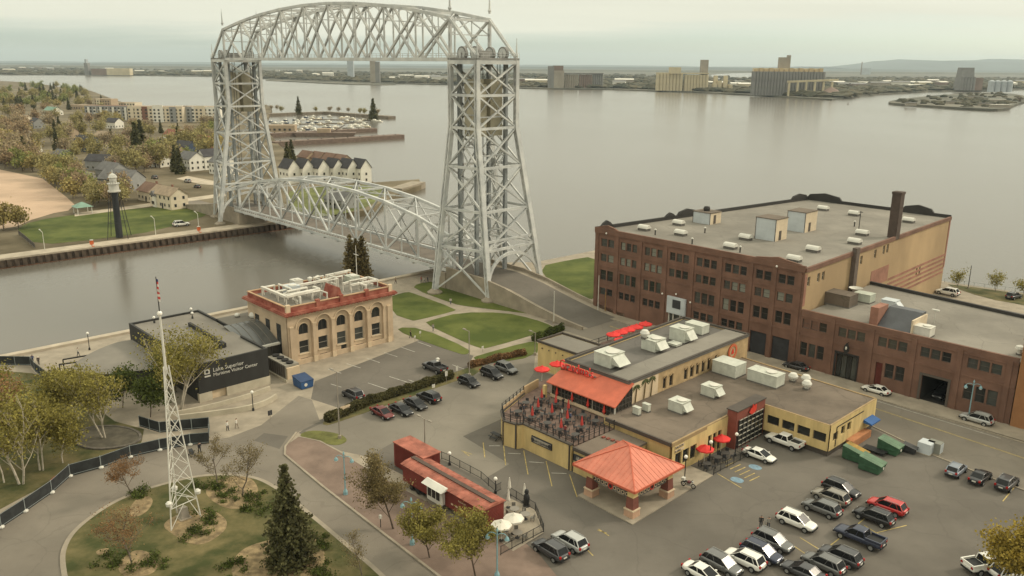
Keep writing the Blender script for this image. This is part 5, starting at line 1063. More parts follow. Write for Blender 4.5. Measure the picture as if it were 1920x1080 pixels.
for i in range(14): x = 69.6+i*1.2; m = MB(); m.beam((x, -75.3, 3.36), (x, -73.5, 3.74), .07); m.beam((x, -73.4, 3.74), (x, -71.6, 3.36), .07); sb(m, 'roof_rib', CABR, cb)
m = MB(); m.box(75.2, 78.0, -75.75, -75.1, 1.0, 3.2); sb(m, 'bay', WMET, cb)
for i in range(3): m = MB(); m.box(75.4+i*.85, 76.05+i*.85, -75.80, -75.75, 1.6, 2.9); sb(m, 'bay_window', GLASS, cb)
m = MB(); m.hexa([(74.6, -76.2, 3.1), (78.6, -76.2, 3.1), (78.6, -75.1, 3.1), (74.6, -75.1, 3.1), (74.6, -75.3, 3.5), (78.6, -75.3, 3.5), (78.6, -75.1, 3.5), (74.6, -75.1, 3.5)]); sb(m, 'bay_canopy', WMET, cb)
for i in range(12): m = MB(); m.box(85.2, 85.26, -74.9, -72.0, 1.0+i*.19, 1.12+i*.19); sb(m, 'end_slat', CABS, cb)
text('lettering', 'RAILWAY', .34, (80.6-77.3, -75.13+73.4, 2.5), (R(90), 0, 0), CREAM2, cb, ext=.01)
for i in range(6): m = MB(); m.box(79.2+i*.85, 79.6+i*.85, -75.13, -75.1, 1.55, 1.75); sb(m, 'side_marking', CREAM2, cb)
for x in (70.8, 72.2, 82.2, 83.6):
    for y in (-74.9, -72.0): m = MB(); m.tube((x, y-.07, .45), (x, y+.07, .45), .42, n=14); sb(m, 'wheel', BLACKM, cb)
m = MB(); m.box(69.0, 85.4, -74.7, -72.2, .55, .9); sb(m, 'underframe', BLACKM, cb)
m = MB(); m.box(70.2, 73.2, -74.8, -73.3, .2, .6); m.box(81.6, 84.4, -74.8, -73.3, .2, .6); sb(m, 'truck_frame', BLACKM, cb)
rc = sthing('red_container', 'plain red steel container car butted against the caboose', 'container', 67.0, -71.2)
m = MB(); m.box(63.7, 70.4, -72.6, -69.8, .15, 3.6); sb(m, 'body', CABS, rc); m = MB(); m.box(63.6, 70.5, -72.7, -69.7, 3.6, 3.72); sb(m, 'roof', CABR, rc)
for i in range(12): m = MB(); m.box(70.4, 70.46, -72.5+i*.23, -72.4+i*.23, .3, 3.5); sb(m, 'corrugation', CABS, rc)
for i in range(26): m = MB(); m.box(63.9+i*.25, 64.02+i*.25, -72.66, -72.6, .3, 3.5); sb(m, 'corrugation', CABS, rc)

# ---------------------------------------------------------------- trees and shrubs
BARK = mat('bark', (.085, .062, .045), .95, var=.25, scale=2)
BARKG = mat('bark_grey', (.15, .122, .095), .95, var=.25, scale=2)
BIRCH = mat('birch_bark', (.36, .32, .255), .9, var=.3, scale=1.2, lo=.3, hi=.5)
def leafm(n, c, v=.3):          # leaves let some light through
    m = mat(n, c, .75, var=v, scale=.6, detail=3, spec=.2)
    N = m.node_tree.nodes; Lk = m.node_tree.links; b = N['Principled BSDF']; o = N['Material Output']
    if 'Translucent BSDF' not in N:
        t = N.new('ShaderNodeBsdfTranslucent'); x = N.new('ShaderNodeMixShader'); x.inputs[0].default_value = .38; src = b.inputs['Base Color'].links[0].from_socket
        Lk.new(src, t.inputs[0]); Lk.new(b.outputs[0], x.inputs[1]); Lk.new(t.outputs[0], x.inputs[2]); Lk.new(x.outputs[0], o.inputs['Surface'])
    return m
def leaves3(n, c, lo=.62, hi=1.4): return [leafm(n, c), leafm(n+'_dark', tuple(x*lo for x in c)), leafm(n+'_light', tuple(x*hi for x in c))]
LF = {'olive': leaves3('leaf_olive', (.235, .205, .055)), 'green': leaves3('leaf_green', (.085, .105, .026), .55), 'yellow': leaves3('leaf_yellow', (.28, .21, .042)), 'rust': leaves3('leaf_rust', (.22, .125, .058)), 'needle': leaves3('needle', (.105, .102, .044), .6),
      'brown': leaves3('leaf_brown', (.180, .140, .062)), 'hedge': leaves3('hedge_leaf', (.105, .095, .040)), 'cedar': leaves3('cedar', (.165, .130, .058), .6),
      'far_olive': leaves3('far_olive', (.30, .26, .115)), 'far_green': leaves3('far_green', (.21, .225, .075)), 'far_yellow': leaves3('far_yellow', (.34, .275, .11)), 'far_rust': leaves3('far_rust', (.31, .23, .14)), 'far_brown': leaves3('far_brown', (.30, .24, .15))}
def leaf(m, p, r, s, mi):
    u = Vector((r.gauss(0, 1), r.gauss(0, 1), r.gauss(0, .8))).normalized(); v = u.orthogonal().normalized(); v = (Matrix.Rotation(r.random()*6.28, 3, u) @ v); q = u.cross(v)
    a = s*(.6+.8*r.random()); b = a*(.55+.3*r.random())
    n = len(m.v); m.v += [tuple(p-v*a), tuple(p+q*b), tuple(p+v*a), tuple(p-q*b)]; m.f.append((n, n+1, n+2, n+3)); m.m.append(mi)
def grow(seed, h, spread, trunks=1, n_leaf=2600, leaf_s=.17, clear=.25, lean=.0, levels=3, r0=None, up=.55, tip_r=.55, dark_low=True):
    """branching tree; returns (wood, crown) builders"""
    r = random.Random(seed); wd, cr = MB(), MB(); tips = []
    def seg(p, d, ln, rad, lv):
        k = 3 if lv == 0 else 2; pts = [p]
        for i in range(k):
            d = (d+Vector((r.gauss(0, .12), r.gauss(0, .12), r.gauss(0, .06)+.05*up))).normalized(); pts.append(pts[-1]+d*(ln/k))
        for i in range(k): wd.tube(pts[i], pts[i+1], rad*(1-.35*i/k), rad*(1-.35*(i+1)/k), n=6 if lv < 2 else 4, cap=False)
        e = pts[-1]
        if lv >= levels: tips.append((e, d)); tips.append(((pts[-2]+e)/2, d)); return
        nb = r.randint(3, 5) if lv else r.randint(5, 7)
        for i in range(nb):
            f = 1.0 if i == 0 else (clear+(1-clear)*r.random()) if lv == 0 else .35+.65*r.random()
            x = f*k; j = min(k-1, int(x)); b = pts[j].lerp(pts[j+1], x-j)
            g = r.random()*6.283 if lv else (i/nb*6.283+r.random()); tl = up*.6+r.random()*.55
            s = Vector((math.cos(g)*spread, math.sin(g)*spread, tl)).normalized()
            nd = (d*.35+s).normalized() if i else (d+s*.25).normalized()
            seg(b, nd, ln*(.50+.22*r.random())*(1.0 if lv else .85), rad*(.5 if i else .62)*(1-.3*(1-f)), lv+1)
    for t in range(trunks):
        g = t/max(1, trunks)*6.283+r.random(); d0 = Vector((math.cos(g)*lean, math.sin(g)*lean, 1)).normalized()
        seg(Vector((math.cos(g)*.25*(trunks > 1), math.sin(g)*.25*(trunks > 1), -.1)), d0, h*.52, r0 or h*.0125, 0)
    zt = max(t[0].z for t in tips); k = h/zt
    for i in range(len(wd.v)): x, y, z = wd.v[i]; wd.v[i] = (x*k, y*k, z*k)
    per = max(1, n_leaf//max(1, len(tips)))
    for e, d in tips:
        e = e*k; sh = r.random()
        for i in range(per):
            p = e+Vector((r.gauss(0, tip_r), r.gauss(0, tip_r), r.gauss(0, tip_r*.8)))
            x = r.random(); leaf(cr, p, r, leaf_s, 0 if x < .45 else 1 if x < .45+.4*sh else 2)
    return wd, cr
def conifer(seed, h, rad, n=26, leaf_s=.2, pw=.85):
    r = random.Random(seed); wd, cr = MB(), MB(); wd.tube((0, 0, -.1), (0, 0, h*.97), h*.018, .03, n=7)
    for i in range(n):
        f = i/(n-1); z = h*(.05+.93*f); R1 = rad*(1-f)**pw*(.85+.3*r.random())+.12
        nb = max(5, int(13*(1-f)+5))
        for j in range(nb):
            g = 6.283*(j+r.random()*.7)/nb; L1 = R1*(.75+.4*r.random()); c, s = math.cos(g), math.sin(g)
            b0 = Vector((0, 0, z)); e = Vector((c*L1, s*L1, z-L1*(.32-.25*f)+.12*r.random()))
            if i % 2 == 0: wd.tube(b0, e, .03, .01, n=3, cap=False)
            m_ = max(3, int(L1/ (leaf_s*.62)))
            for q in range(m_):
                t = (q+.5+r.random()*.5)/m_
                for _ in range(2):
                    p = b0.lerp(e, t)+Vector((r.gauss(0, .10+.1*t), r.gauss(0, .10+.1*t), r.gauss(-.05, .09)))
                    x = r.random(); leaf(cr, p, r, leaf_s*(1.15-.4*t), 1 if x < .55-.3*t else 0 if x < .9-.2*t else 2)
    return wd, cr
def tree(name, lab, a, b, built, kind, bark=BARK, group=None, z=0.0, rot=0.0):
    wd, cr = built; o = sthing(name, lab, 'tree', a, b, z, group, rot)
    wd.build('trunk', bark, o, smooth=True); cr.build('crown', LF[kind], o); return o
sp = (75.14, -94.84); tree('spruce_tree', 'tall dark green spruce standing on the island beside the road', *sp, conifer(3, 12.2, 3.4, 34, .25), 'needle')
p = (77.02, -82.22); tree('street_tree', 'olive leafing street tree beside the middle of the caboose roof', *p, grow(11, 9.8, 1.15, n_leaf=9000, leaf_s=.10, tip_r=.35, up=.6, levels=4), 'brown')
p = (84.73, -82.73); tree('street_tree', 'small yellow green street tree in a square pit below the caboose', *p, grow(12, 7.2, .8, n_leaf=7000, leaf_s=.11, tip_r=.32, levels=4), 'olive', BARK)
p = (90.92, -81.24); tree('street_tree', 'olive street tree beside the caboose end, at the lower edge', *p, grow(13, 8.6, 1.1, n_leaf=9000, leaf_s=.11, tip_r=.35, up=.6, levels=4), 'olive', BARK)
p = (82.76, -90.39); tree('bare_tree', 'small nearly bare tree on the road side edge of the island', *p, grow(14, 6.0, .75, n_leaf=1500, leaf_s=.06, tip_r=.2, levels=4), 'brown', BARKG)
p = (57.56, -91.96); tree('bare_tree', 'nearly bare brown tree on the island mulch, taller of a pair', *p, grow(15, 8.4, .85, n_leaf=3000, leaf_s=.07, tip_r=.25, levels=4), 'brown', BARKG)
p = (52.16, -92.86); tree('bare_tree', 'nearly bare brown tree on the island mulch, shorter of a pair', *p, grow(16, 6.6, .8, n_leaf=2400, leaf_s=.07, tip_r=.22, levels=4), 'brown', BARKG)
p = (47.47, -102.16); tree('bare_tree', 'rusty budding tree between the drive and the lattice mast', *p, grow(17, 6.8, .95, n_leaf=3400, leaf_s=.075, tip_r=.25, levels=4), 'rust', BARKG)
p = (63.47, -107.83); tree('bare_tree', 'rusty budding tree on the front of the island', *p, grow(18, 7.8, 1.0, n_leaf=3200, leaf_s=.075, tip_r=.28, levels=4), 'rust', BARKG)
p = (27.56, -99.08); tree('birch_tree', 'twin trunk white birch growing from the round garden bed', *p, grow(21, 11.2, .62, trunks=2, lean=.22, n_leaf=5000, leaf_s=.155, clear=.35, tip_r=.7), 'olive', BIRCH)
p = (24.56, -86.55); tree('birch_tree', 'large white trunked birch before the black visitor centre wall', *p, grow(22, 14.0, .62, trunks=3, lean=.24, n_leaf=7500, leaf_s=.155, clear=.4, tip_r=.9), 'olive', BIRCH)
p = (34.77, -111.85); tree('birch_tree', 'pale birch nearest the screened fence at the frame edge', *p, grow(23, 14.0, .6, trunks=2, lean=.2, n_leaf=6500, leaf_s=.155, clear=.35, tip_r=.9), 'olive', BIRCH)
p = (32.32, -108.79); tree('birch_tree', 'slim white birch behind the bend of the screened fence', *p, grow(24, 11.5, .55, trunks=2, lean=.15, n_leaf=5000, leaf_s=.155, clear=.35, tip_r=.8), 'olive', BIRCH)
p = (21.46, -113.03); tree('birch_tree', 'birch with rusty leaves at the frame edge beside the garden', *p, grow(25, 14.5, .7, trunks=2, lean=.2, n_leaf=5500, leaf_s=.155, tip_r=1.0), 'rust', BIRCH)
p = (18.56, -102.82); tree('garden_tree', 'round olive tree in the garden behind the birches', *p, grow(26, 9.0, .9, n_leaf=5000, leaf_s=.155, tip_r=.8), 'olive', BARKG)
p = (9.23, -107.15); tree('garden_tree', 'olive tree beside the black screen at the canal end of the garden', *p, grow(27, 8.0, .9, n_leaf=3600, leaf_s=.18, tip_r=.8), 'olive', BARKG)
p = (24.31, -91.18); tree('garden_tree', 'dark green bushy tree under the curved lobby roof', *p, grow(28, 6.2, .95, n_leaf=3600, leaf_s=.18, tip_r=.7), 'green', BARK)
p = (17.73, -93.11); tree('garden_tree', 'green bushy tree against the visitor centre lobby', *p, grow(29, 6.6, .9, n_leaf=3000, leaf_s=.18, tip_r=.7), 'green', BARK)
for (a, b), sd, h, kd, lab in zip([(18.65, -99.81), (32.78, -113.39), (31.89, -105.99), (16.76, -84.09)], (72, 73, 74, 75), (8.5, 9, 7.5, 8), ('olive', 'rust', 'olive', 'green'), ('olive tree beside the round garden bed', 'rusty tree leaning over the screened fence', 'low olive tree at the fence bend', 'dark green tree in the corner of the visitor centre')):
    tree('garden_tree', lab, a, b, grow(sd, h, .95, n_leaf=4200, leaf_s=.15, tip_r=.8), kd, BIRCH if kd != 'green' else BARK)
p = (131.46, -40.49); tree('yellow_tree', 'yellow green tree hanging over the white vehicles in the corner', *p, grow(31, 7.6, 1.0, n_leaf=6500, leaf_s=.155, tip_r=.6), 'yellow', BARK)
hp = [(80.55, 88.72), (88.2, 92.7), (94.26, 92.81)]
for k, lab in enumerate(('small young tree on the harbour walk nearest the tan wall', 'small young tree on the harbour walk beyond the lamp', 'small young tree on the harbour walk at the frame edge')):
    tree('young_tree', lab, *hp[k], grow(40+k, 5.4, .8, n_leaf=900, leaf_s=.16, tip_r=.5), 'olive', BARKG, group='young trees on the harbour walk')
for k, (x, y, h, rd, lab) in enumerate(((-13.8, -29.6, 15.4, 2.4, 'brown green cedar behind the museum roof, nearest the canal'), (-12.8, -27.0, 14.9, 2.6, 'brown green cedar behind the museum roof, nearest the bridge tower'), (-13.4, -28.3, 14.3, 2.9, 'brown green cedar behind the museum roof, middle of the clump'))):
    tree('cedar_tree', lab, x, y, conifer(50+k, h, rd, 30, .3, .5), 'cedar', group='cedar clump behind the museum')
# hedge between the two car parks
def hedge(name, lab, pts, w, h, n, kind, s=.14, seed=5):
    r = random.Random(seed); m = MB(); o = sthing(name, lab, 'hedge', *pts[0]); Ls = [math.dist(p, q) for p, q in zip(pts, pts[1:])]; T = sum(Ls)
    for i in range(n):
        d = r.random()*T; k = 0
        while d > Ls[k]: d -= Ls[k]; k += 1
        p, q = pts[k], pts[k+1]; f = d/Ls[k]; nx, ny = -(q[1]-p[1])/Ls[k], (q[0]-p[0])/Ls[k]
        u = r.uniform(-1, 1); hh = h*(.9+.10*math.sin(d*1.3+k)+.06*math.sin(d*3.1)); z = hh*math.sqrt(max(0, 1-u*u*.8))*(1-r.random()**2*.8)
        x = r.random(); leaf(m, Vector((p[0]+(q[0]-p[0])*f+nx*u*w/2, p[1]+(q[1]-p[1])*f+ny*u*w/2, max(.05, z))), r, s, 0 if x < .45 else 1 if x < .8 else 2)
    sb(m, 'foliage', LF[kind], o); c = MB(); strip(c, pts, w*.6, 0, h*.6); sb(c, 'twigs', LF[kind][1], o); return o
hedge('hedge', 'long brown green hedge between the two car parks', [(44.63, -71.86), (42.97, -63.07), (42.97, -55.55), (42.92, -45.22)], 1.7, 1.55, 11000, 'hedge')
hedge('hedge', 'low reddish hedge at the park end of the car park', [(41.26, -39.82), (41.59, -33.5), (42.95, -27.1)], 1.4, 1.3, 2600, 'rust', seed=8)
hedge('hedge', 'dark green shrub row behind the yellow annexe', [(38.3, -20.33), (37.58, -14.97), (36.96, -10.3)], 1.6, 1.6, 1800, 'green', seed=9)
# shrubs on the island mulch
SHR = [(59.72, -97.85), (62.54, -100.05), (47.84, -101.15), (52.75, -93.7), (55.26, -93.04), (59.01, -91.58), (61.55, -92.13), (62.55, -108.82), (64.94, -106.22), (71.41, -99.95), (79.05, -93.12), (73.79, -90.32)]
SHL = ['green shrub patch at the foot of the lattice mast', 'green shrub patch in front of the lattice mast', 'green shrubs at the drive edge of the island', 'green shrubs under the taller of two bare trees', 'green shrubs beside the pair of bare trees', 'green shrubs near the spruce on the mast side', 'green shrubs just behind the spruce', 'green shrubs beneath the front rusty tree', 'green shrubs on the mulch beside the front rusty tree', 'green shrubs at the corner of the pale mulch bed', 'green shrubs between the spruce and the road', 'green shrubs at the spruce foot toward the road']
for k, ((a, b), lab) in enumerate(zip(SHR, SHL)):
    r = random.Random(60+k); o = sthing('shrub', lab, 'shrub', a, b, .15, 'shrubs on the island'); m = MB(); st_ = MB()
    for j in range(9):
        cx, cy, rr = r.gauss(0, 1.1), r.gauss(0, .9), .35+.35*r.random(); st_.tube((cx, cy, 0), (cx, cy, rr), .03, n=4)
        for i in range(90): leaf(m, Vector((cx+r.gauss(0, rr*.6), cy+r.gauss(0, rr*.6), abs(r.gauss(0, rr*.55)))), r, .11, r.choice((0, 0, 1, 2)))
    m.build('foliage', LF['green'], o); st_.build('stems', BARK, o)

# ---------------------------------------------------------------- vehicles
def paint(n, c, rough=.28, metal=.25):
    m = mat('paint_'+n, c, rough, metal, var=.05, scale=1, spec=.5); m.node_tree.nodes['Principled BSDF'].inputs['Coat Weight'].default_value = .35; return m
PT = {'black': paint('black', (.016, .016, .018)), 'grey': paint('grey', (.13, .13, .125)), 'darkgrey': paint('darkgrey', (.055, .055, .058)), 'silver': paint('silver', (.40, .40, .38)), 'white': paint('white', (.68, .66, .60), metal=0), 'red': paint('red', (.42, .022, .020), metal=.1), 'maroon': paint('maroon', (.13, .020, .018)), 'navy': paint('navy', (.030, .036, .062)), 'champagne': paint('champagne', (.22, .20, .165)), 'bluegrey': paint('bluegrey', (.20, .225, .26))}
CGL = mat('car_glass', (.014, .015, .016), .16, var=0, spec=.22); TYRE = mat('tyre', (.018, .018, .018), .85, var=0); RIM = mat('wheel_rim', (.35, .35, .34), .35, .6, var=0); CTRIM = mat('car_trim', (.02, .02, .02), .6, var=0)
HLM = mat('headlight', (.38, .39, .38), .12, var=0, spec=.7); TLM = mat('taillight', (.28, .012, .010), .25, var=0)
def loft(m, secs, mi=0, caps=True):            # secs: list of point rings of equal length
    n = len(secs[0]); base = len(m.v)
    for s in secs: m.v.extend(s)
    for k in range(len(secs)-1):
        for i in range(n): m.f.append((base+k*n+i, base+k*n+(i+1) % n, base+(k+1)*n+(i+1) % n, base+(k+1)*n+i)); m.m.append(mi)
    if caps: m.f.append(tuple(base+i for i in range(n-1, -1, -1))); m.m.append(mi); m.f.append(tuple(base+(len(secs)-1)*n+i for i in range(n))); m.m.append(mi)
CARP = {
 'suv': dict(L=4.75, W=1.9, H=1.72, zb=.30, st=[(-2.37, .62, .98, .86), (-2.28, .40, 1.05, .93), (-1.9, .30, 1.08, .98), (-.4, .28, 1.06, 1.0), (.95, .28, 1.02, .99), (1.75, .30, .98, .95), (2.18, .38, .90, .88), (2.37, .50, .74, .76)], gx=(-2.22, 1.4), rx=(-1.75, .35), wb=1.42, wr=.36),
 'sedan': dict(L=4.75, W=1.82, H=1.45, zb=.26, st=[(-2.37, .55, .88, .82), (-2.25, .38, .97, .92), (-1.5, .28, .98, .98), (-.4, .26, .93, 1.0), (.9, .26, .90, .99), (1.7, .28, .84, .94), (2.2, .36, .74, .86), (2.37, .45, .62, .74)], gx=(-1.85, 1.45), rx=(-.95, .25), wb=1.40, wr=.33),
 'hatch': dict(L=4.4, W=1.80, H=1.58, zb=.28, st=[(-2.2, .58, .95, .86), (-2.1, .40, 1.0, .94), (-1.6, .28, 1.02, .99), (-.3, .26, 1.0, 1.0), (.95, .26, .96, .98), (1.6, .28, .90, .94), (2.05, .36, .80, .86), (2.2, .46, .68, .76)], gx=(-2.02, 1.25), rx=(-1.55, .35), wb=1.32, wr=.33),
 'pickup': dict(L=5.7, W=1.98, H=1.86, zb=.42, st=[(-2.85, .60, 1.10, .96), (-2.75, .48, 1.14, .99), (-1.0, .42, 1.14, 1.0), (.2, .40, 1.14, 1.0), (1.3, .40, 1.12, 1.0), (2.2, .42, 1.08, .97), (2.7, .50, 1.0, .92), (2.85, .60, .82, .84)], gx=(-.95, 1.6), rx=(-.72, .65), wb=1.78, wr=.40)}
def rounding(o, kind, wd=.05):
    md = o.modifiers.new('r', kind)
    if kind == 'SUBSURF': md.levels = md.render_levels = 1
    else: md.width = wd; md.segments = 2; md.limit_method = 'ANGLE'; md.angle_limit = R(12)
    me = bpy.data.meshes.new_from_object(o.evaluated_get(bpy.context.evaluated_depsgraph_get())); o.modifiers.clear(); o.data = me
    me.polygons.foreach_set('use_smooth', [True]*len(me.polygons))
def make_car(kind):
    c = CARP[kind]; W2 = c['W']/2; H = c['H']; o = put('car_master', None); S = []
    for x, zb, zt, k in c['st']:
        w = W2*k
        S.append([(x, -w*.86, zb), (x, w*.86, zb), (x, w*.99, zb+.16), (x, w, (zb+zt)/2), (x, w*.965, zt-.05), (x, w*.88, zt), (x, -w*.88, zt), (x, -w*.965, zt-.05), (x, -w, (zb+zt)/2), (x, -w*.99, zb+.16)])
    m = MB(); loft(m, S)
    b = m.build('body', PT['grey'], o, smooth=True); rounding(b, 'SUBSURF')
    zt = lambda x: [z for (x0, _, z, _) in c['st'] if x0 <= x][-1]
    g0, g1 = c['gx']; r0, r1 = c['rx']; za = min(zt(g0), zt(g1))-.08; wb_ = W2*.90; wr_ = W2*.74
    m = MB()
    P = [(g0, -wb_*.93, za), (g1, -wb_*.93, za), (g1, wb_*.93, za), (g0, wb_*.93, za), (r0, -wr_, H-.06), (r1, -wr_, H-.06), (r1, wr_, H-.06), (r0, wr_, H-.06)]
    m.hexa(P); m.build('windows', CGL, o)
    m = MB(); e = .04; m.hexa([(r0-.06, -wr_-.03, H-.075), (r1+.06, -wr_-.03, H-.075), (r1+.06, wr_+.03, H-.075), (r0-.06, wr_+.03, H-.075), (r0+.10, -wr_+.10, H), (r1-.15, -wr_+.10, H-.01), (r1-.15, wr_-.10, H-.01), (r0+.10, wr_-.10, H)]); rounding(m.build('roof', PT['grey'], o), 'BEVEL', .05)
    for sy in (-1, 1):
        for (p, q, w) in (((g0, wb_*.93, za), (r0, wr_, H-.06), .12), ((g1, wb_*.93, za), (r1, wr_, H-.06), .09), ((.35*g0+.65*g1-.55, wb_*.93, za), ((r0+r1)/2-.05, wr_, H-.06), .09)):
            m = MB(); m.beam((p[0], sy*p[1], p[2]), (q[0], sy*q[1], q[2]), w, .05); m.build('pillar', PT['grey'], o)
        if kind in ('suv', 'hatch'):
            m = MB(); f = .22; m.beam((g0*(1-f)+r1*f, sy*wb_*.93, za), (r0+.5, sy*wr_, H-.06), .10, .05); m.build('pillar', PT['grey'], o)
            m = MB(); m.beam((r0+.15, sy*(wr_-.04), H+.04), (r1-.25, sy*(wr_-.04), H+.04), .05); m.build('roof_rail', RIM, o)
        m = MB(); m.box(g1-.62, g1-.42, sy*(W2*.98) if sy > 0 else -W2*.98-.2, sy*(W2*.98)+.2 if sy > 0 else -W2*.98, za+.05, za+.22); m.build('mirror', PT['grey'], o)
        x = c['st'][-1][0]; m = MB(); m.cbox(x-.10, sy*W2*.58, c['st'][-1][2]-.12, .18, .36, .11); m.build('headlight', HLM, o)
        x = c['st'][0][0]; m = MB(); m.cbox(x+.06, sy*W2*.74, c['st'][0][2]-.16, .18, .26, .26); m.build('taillight', TLM, o)
        for sx in (-1, 1):
            m = MB(); X = sx*c['wb']+(.05 if sx > 0 else 0); y = sy*(W2-.10)
            m.tube((X, y-.13, c['wr']), (X, y+.13, c['wr']), c['wr'], n=16); wh = m.build('wheel', TYRE, o)
            m = MB(); m.tube((X, y+sy*.10, c['wr']), (X, y+sy*.145, c['wr']), c['wr']*.62, n=12); m.build('rim', RIM, wh)
            m = MB(); k = 10; R2 = c['wr']*1.16; yy = sy*(W2*.985+.012)
            pts = [(X+R2*math.cos(math.pi*i/k), c['wr']+R2*math.sin(math.pi*i/k)) for i in range(k+1)]
            m.add([(X, yy, c['zb'])]+[(px, yy, pz) for px, pz in pts], [((0, i+1, i+2) if sy < 0 else (0, i+2, i+1)) for i in range(k)]); m.build('wheel_arch', CTRIM, o)
    x0, x1 = c['st'][0][0], c['st'][-1][0]
    m = MB(); m.cbox(x1-.03, 0, c['zb']+.05, .16, c['W']*.76, .2); m.build('front_bumper', CTRIM, o); m = MB(); m.cbox(x0+.03, 0, c['zb']+.08, .16, c['W']*.80, .2); m.build('rear_bumper', CTRIM, o)
    m = MB(); m.cbox(x0-.03, 0, c['zb']+.36, .05, .5, .16); m.build('number_plate', WMET, o)
    if kind == 'pickup':
        m = MB(); m.box(-2.72, -1.02, -.80, .80, 1.145, 1.155); m.build('bed_floor', CTRIM, o)
        for (bx0, bx1, by0, by1) in ((-2.85, -1.0, -.98, -.82), (-2.85, -1.0, .82, .98), (-2.85, -2.72, -.82, .82)): m = MB(); m.box(bx0, bx1, by0, by1, 1.1, 1.40); m.build('bed_side', PT['grey'], o)
    return o
CM = {k: make_car(k) for k in CARP}; CU = set()
def car(kind, col, a, b, ang, lab, name='parked_car', cat='car', z=.0, group='cars parked around the restaurant', s=1.0):
    if kind not in CU: o = CM[kind]; CU.add(kind)
    else: o = clone(CM[kind])
    o.name = name; x, y, _ = W(a, b); o.location = (x, y, z+.02); o.rotation_euler[2] = TH+R(ang); o.scale = (s, s, s); tag(o, lab, cat, group)
    for ch in o.children:
        if ch.name.split('.')[0] in ('body', 'roof', 'pillar', 'mirror', 'bed_side'):
            sl_ = ch.material_slots[0]; sl_.link = 'OBJECT'; sl_.material = PT[col]
    return o
CM['van'] = None
P_ = [(109.36, -34), (109.44, -36.97), (109.99, -40.47), (109.42, -45.7), (115.38, -34.02), (115.3, -37.67), (116.19, -43.53), (116.53, -48.95), (115.91, -51.75), (115.07, -54.73), (109.74, -51.87), (110.07, -54.88), (109.49, -57.52), (108.26, -60.22), (107.86, -63.14), (117.59, -16.94), (120.55, -16.63), (123.61, -15.91)]
D_ = [('suv', 'black', 0, 'black estate car, topmost of the long row by the green dumpsters'), ('suv', 'champagne', 180, 'beige grey car beside the topmost black one'), ('suv', 'grey', 180, 'grey car with a sunroof, third down the row, tail to the red car'), ('suv', 'white', 0, 'white crossover facing down the lot in the long row'), ('suv', 'red', 180, 'bright red crossover in the car park'), ('suv', 'black', 180, 'black car parked beside the red crossover'), ('pickup', 'navy', 180, 'dark blue pickup truck with an open bed in the lot'), ('suv', 'darkgrey', 180, 'dark grey car next to the blue pickup, sunroof showing'), ('suv', 'grey', 180, 'grey car second below the blue pickup'), ('sedan', 'darkgrey', 180, 'dark saloon at the lower edge below the grey cars'), ('suv', 'grey', 0, 'grey car facing down the lot just below the white crossover'), ('suv', 'navy', 0, 'navy blue car in the lower row'), ('suv', 'white', 180, 'white car in the lower row behind the navy one'), ('suv', 'grey', 0, 'grey car near the lower end of the row'), ('sedan', 'white', 0, 'white car cut by the lower edge'), ('hatch', 'bluegrey', 92, 'pale blue grey hatchback parked nose to the street kerb'), ('sedan', 'black', 88, 'black saloon between two cars at the street kerb'), ('suv', 'darkgrey', 90, 'dark car with a black sunroof at the end of the kerb row')]
for (a, b), (k, c, g, lab) in zip(P_, D_): car(k, c, a, b, g+rnd.uniform(-2, 2), lab, name='parked_pickup' if k == 'pickup' else 'parked_car', cat='pickup truck' if k == 'pickup' else 'car')
P_ = [(97.27, 3.93), (113.35, 3.61), (82.11, 4.52), (96.81, -33.02), (97.02, -26.41), (93.44, -72.17), (93.74, -69.27), (48.46, -64.04), (49.42, -61.11), (49.07, -57.99), (48.41, -54.74), (47.62, -45.36), (47.44, -39.83), (47.21, -36.11), (38.08, -45.39), (39.02, -63.39), (93.4, 88.96), (128.43, -38.45), (130.65, -38.11)]
D_ = [('sedan', 'white', 180, 'white saloon parked on the street beside the brick annex'), ('suv', 'silver', 180, 'silver off roader parked on the street near the orange building'), ('sedan', 'darkgrey', 180, 'dark saloon on the street partly hidden by the saloon roof'), ('sedan', 'white', 2, 'white saloon beside the blue accessible parking signs'), ('pickup', 'white', 180, 'white pickup truck beside the yellow dining wall'), ('suv', 'darkgrey', 180, 'dark grey minivan beside the caboose patio'), ('suv', 'silver', 180, 'silver crossover beside the minivan near the patio'), ('sedan', 'maroon', 2, 'dark maroon saloon at the end of the hedge row'), ('sedan', 'black', 2, 'black saloon next to the maroon one'), ('sedan', 'black', 2, 'black saloon third along the hedge'), ('suv', 'black', 182, 'black off roader at the hedge end of the four car row'), ('hatch', 'black', 2, 'black hatchback standing alone by the light pole'), ('suv', 'black', 2, 'black crossover beside the grey one near the annexe'), ('suv', 'grey', 2, 'grey crossover nearest the yellow annexe'), ('pickup', 'darkgrey', 180, 'dark pickup with white load in the museum car park'), ('suv', 'darkgrey', 180, 'dark car half hidden behind the hedge in the museum lot'), ('suv', 'darkgrey', 80, 'dark car parked alone behind the annex near the harbour'), ('pickup', 'white', 60, 'white pickup under the yellow tree in the corner'), ('suv', 'white', 60, 'white car under the yellow tree at the frame edge')]
for (a, b), (k, c, g, lab) in zip(P_, D_): car(k, c, a, b, g+rnd.uniform(-2, 2), lab, name='parked_pickup' if k == 'pickup' else 'parked_car', cat='pickup truck' if k == 'pickup' else 'car', z=.11 if 'street' in lab and False else 0)
car('suv', 'black', 105.6, 10.5, -90, 'dark car inside the open garage of the brick annex')
p = (81.25, 80.41); va = car('suv', 'white', *p, 178, 'white van behind the brick annex near the harbour', name='parked_van', cat='van', s=1.12)
ld = sthing('load', 'white sacks lying in the bed of the museum lot pickup', 'sack', *(38.04, -44.62), z=1.2)
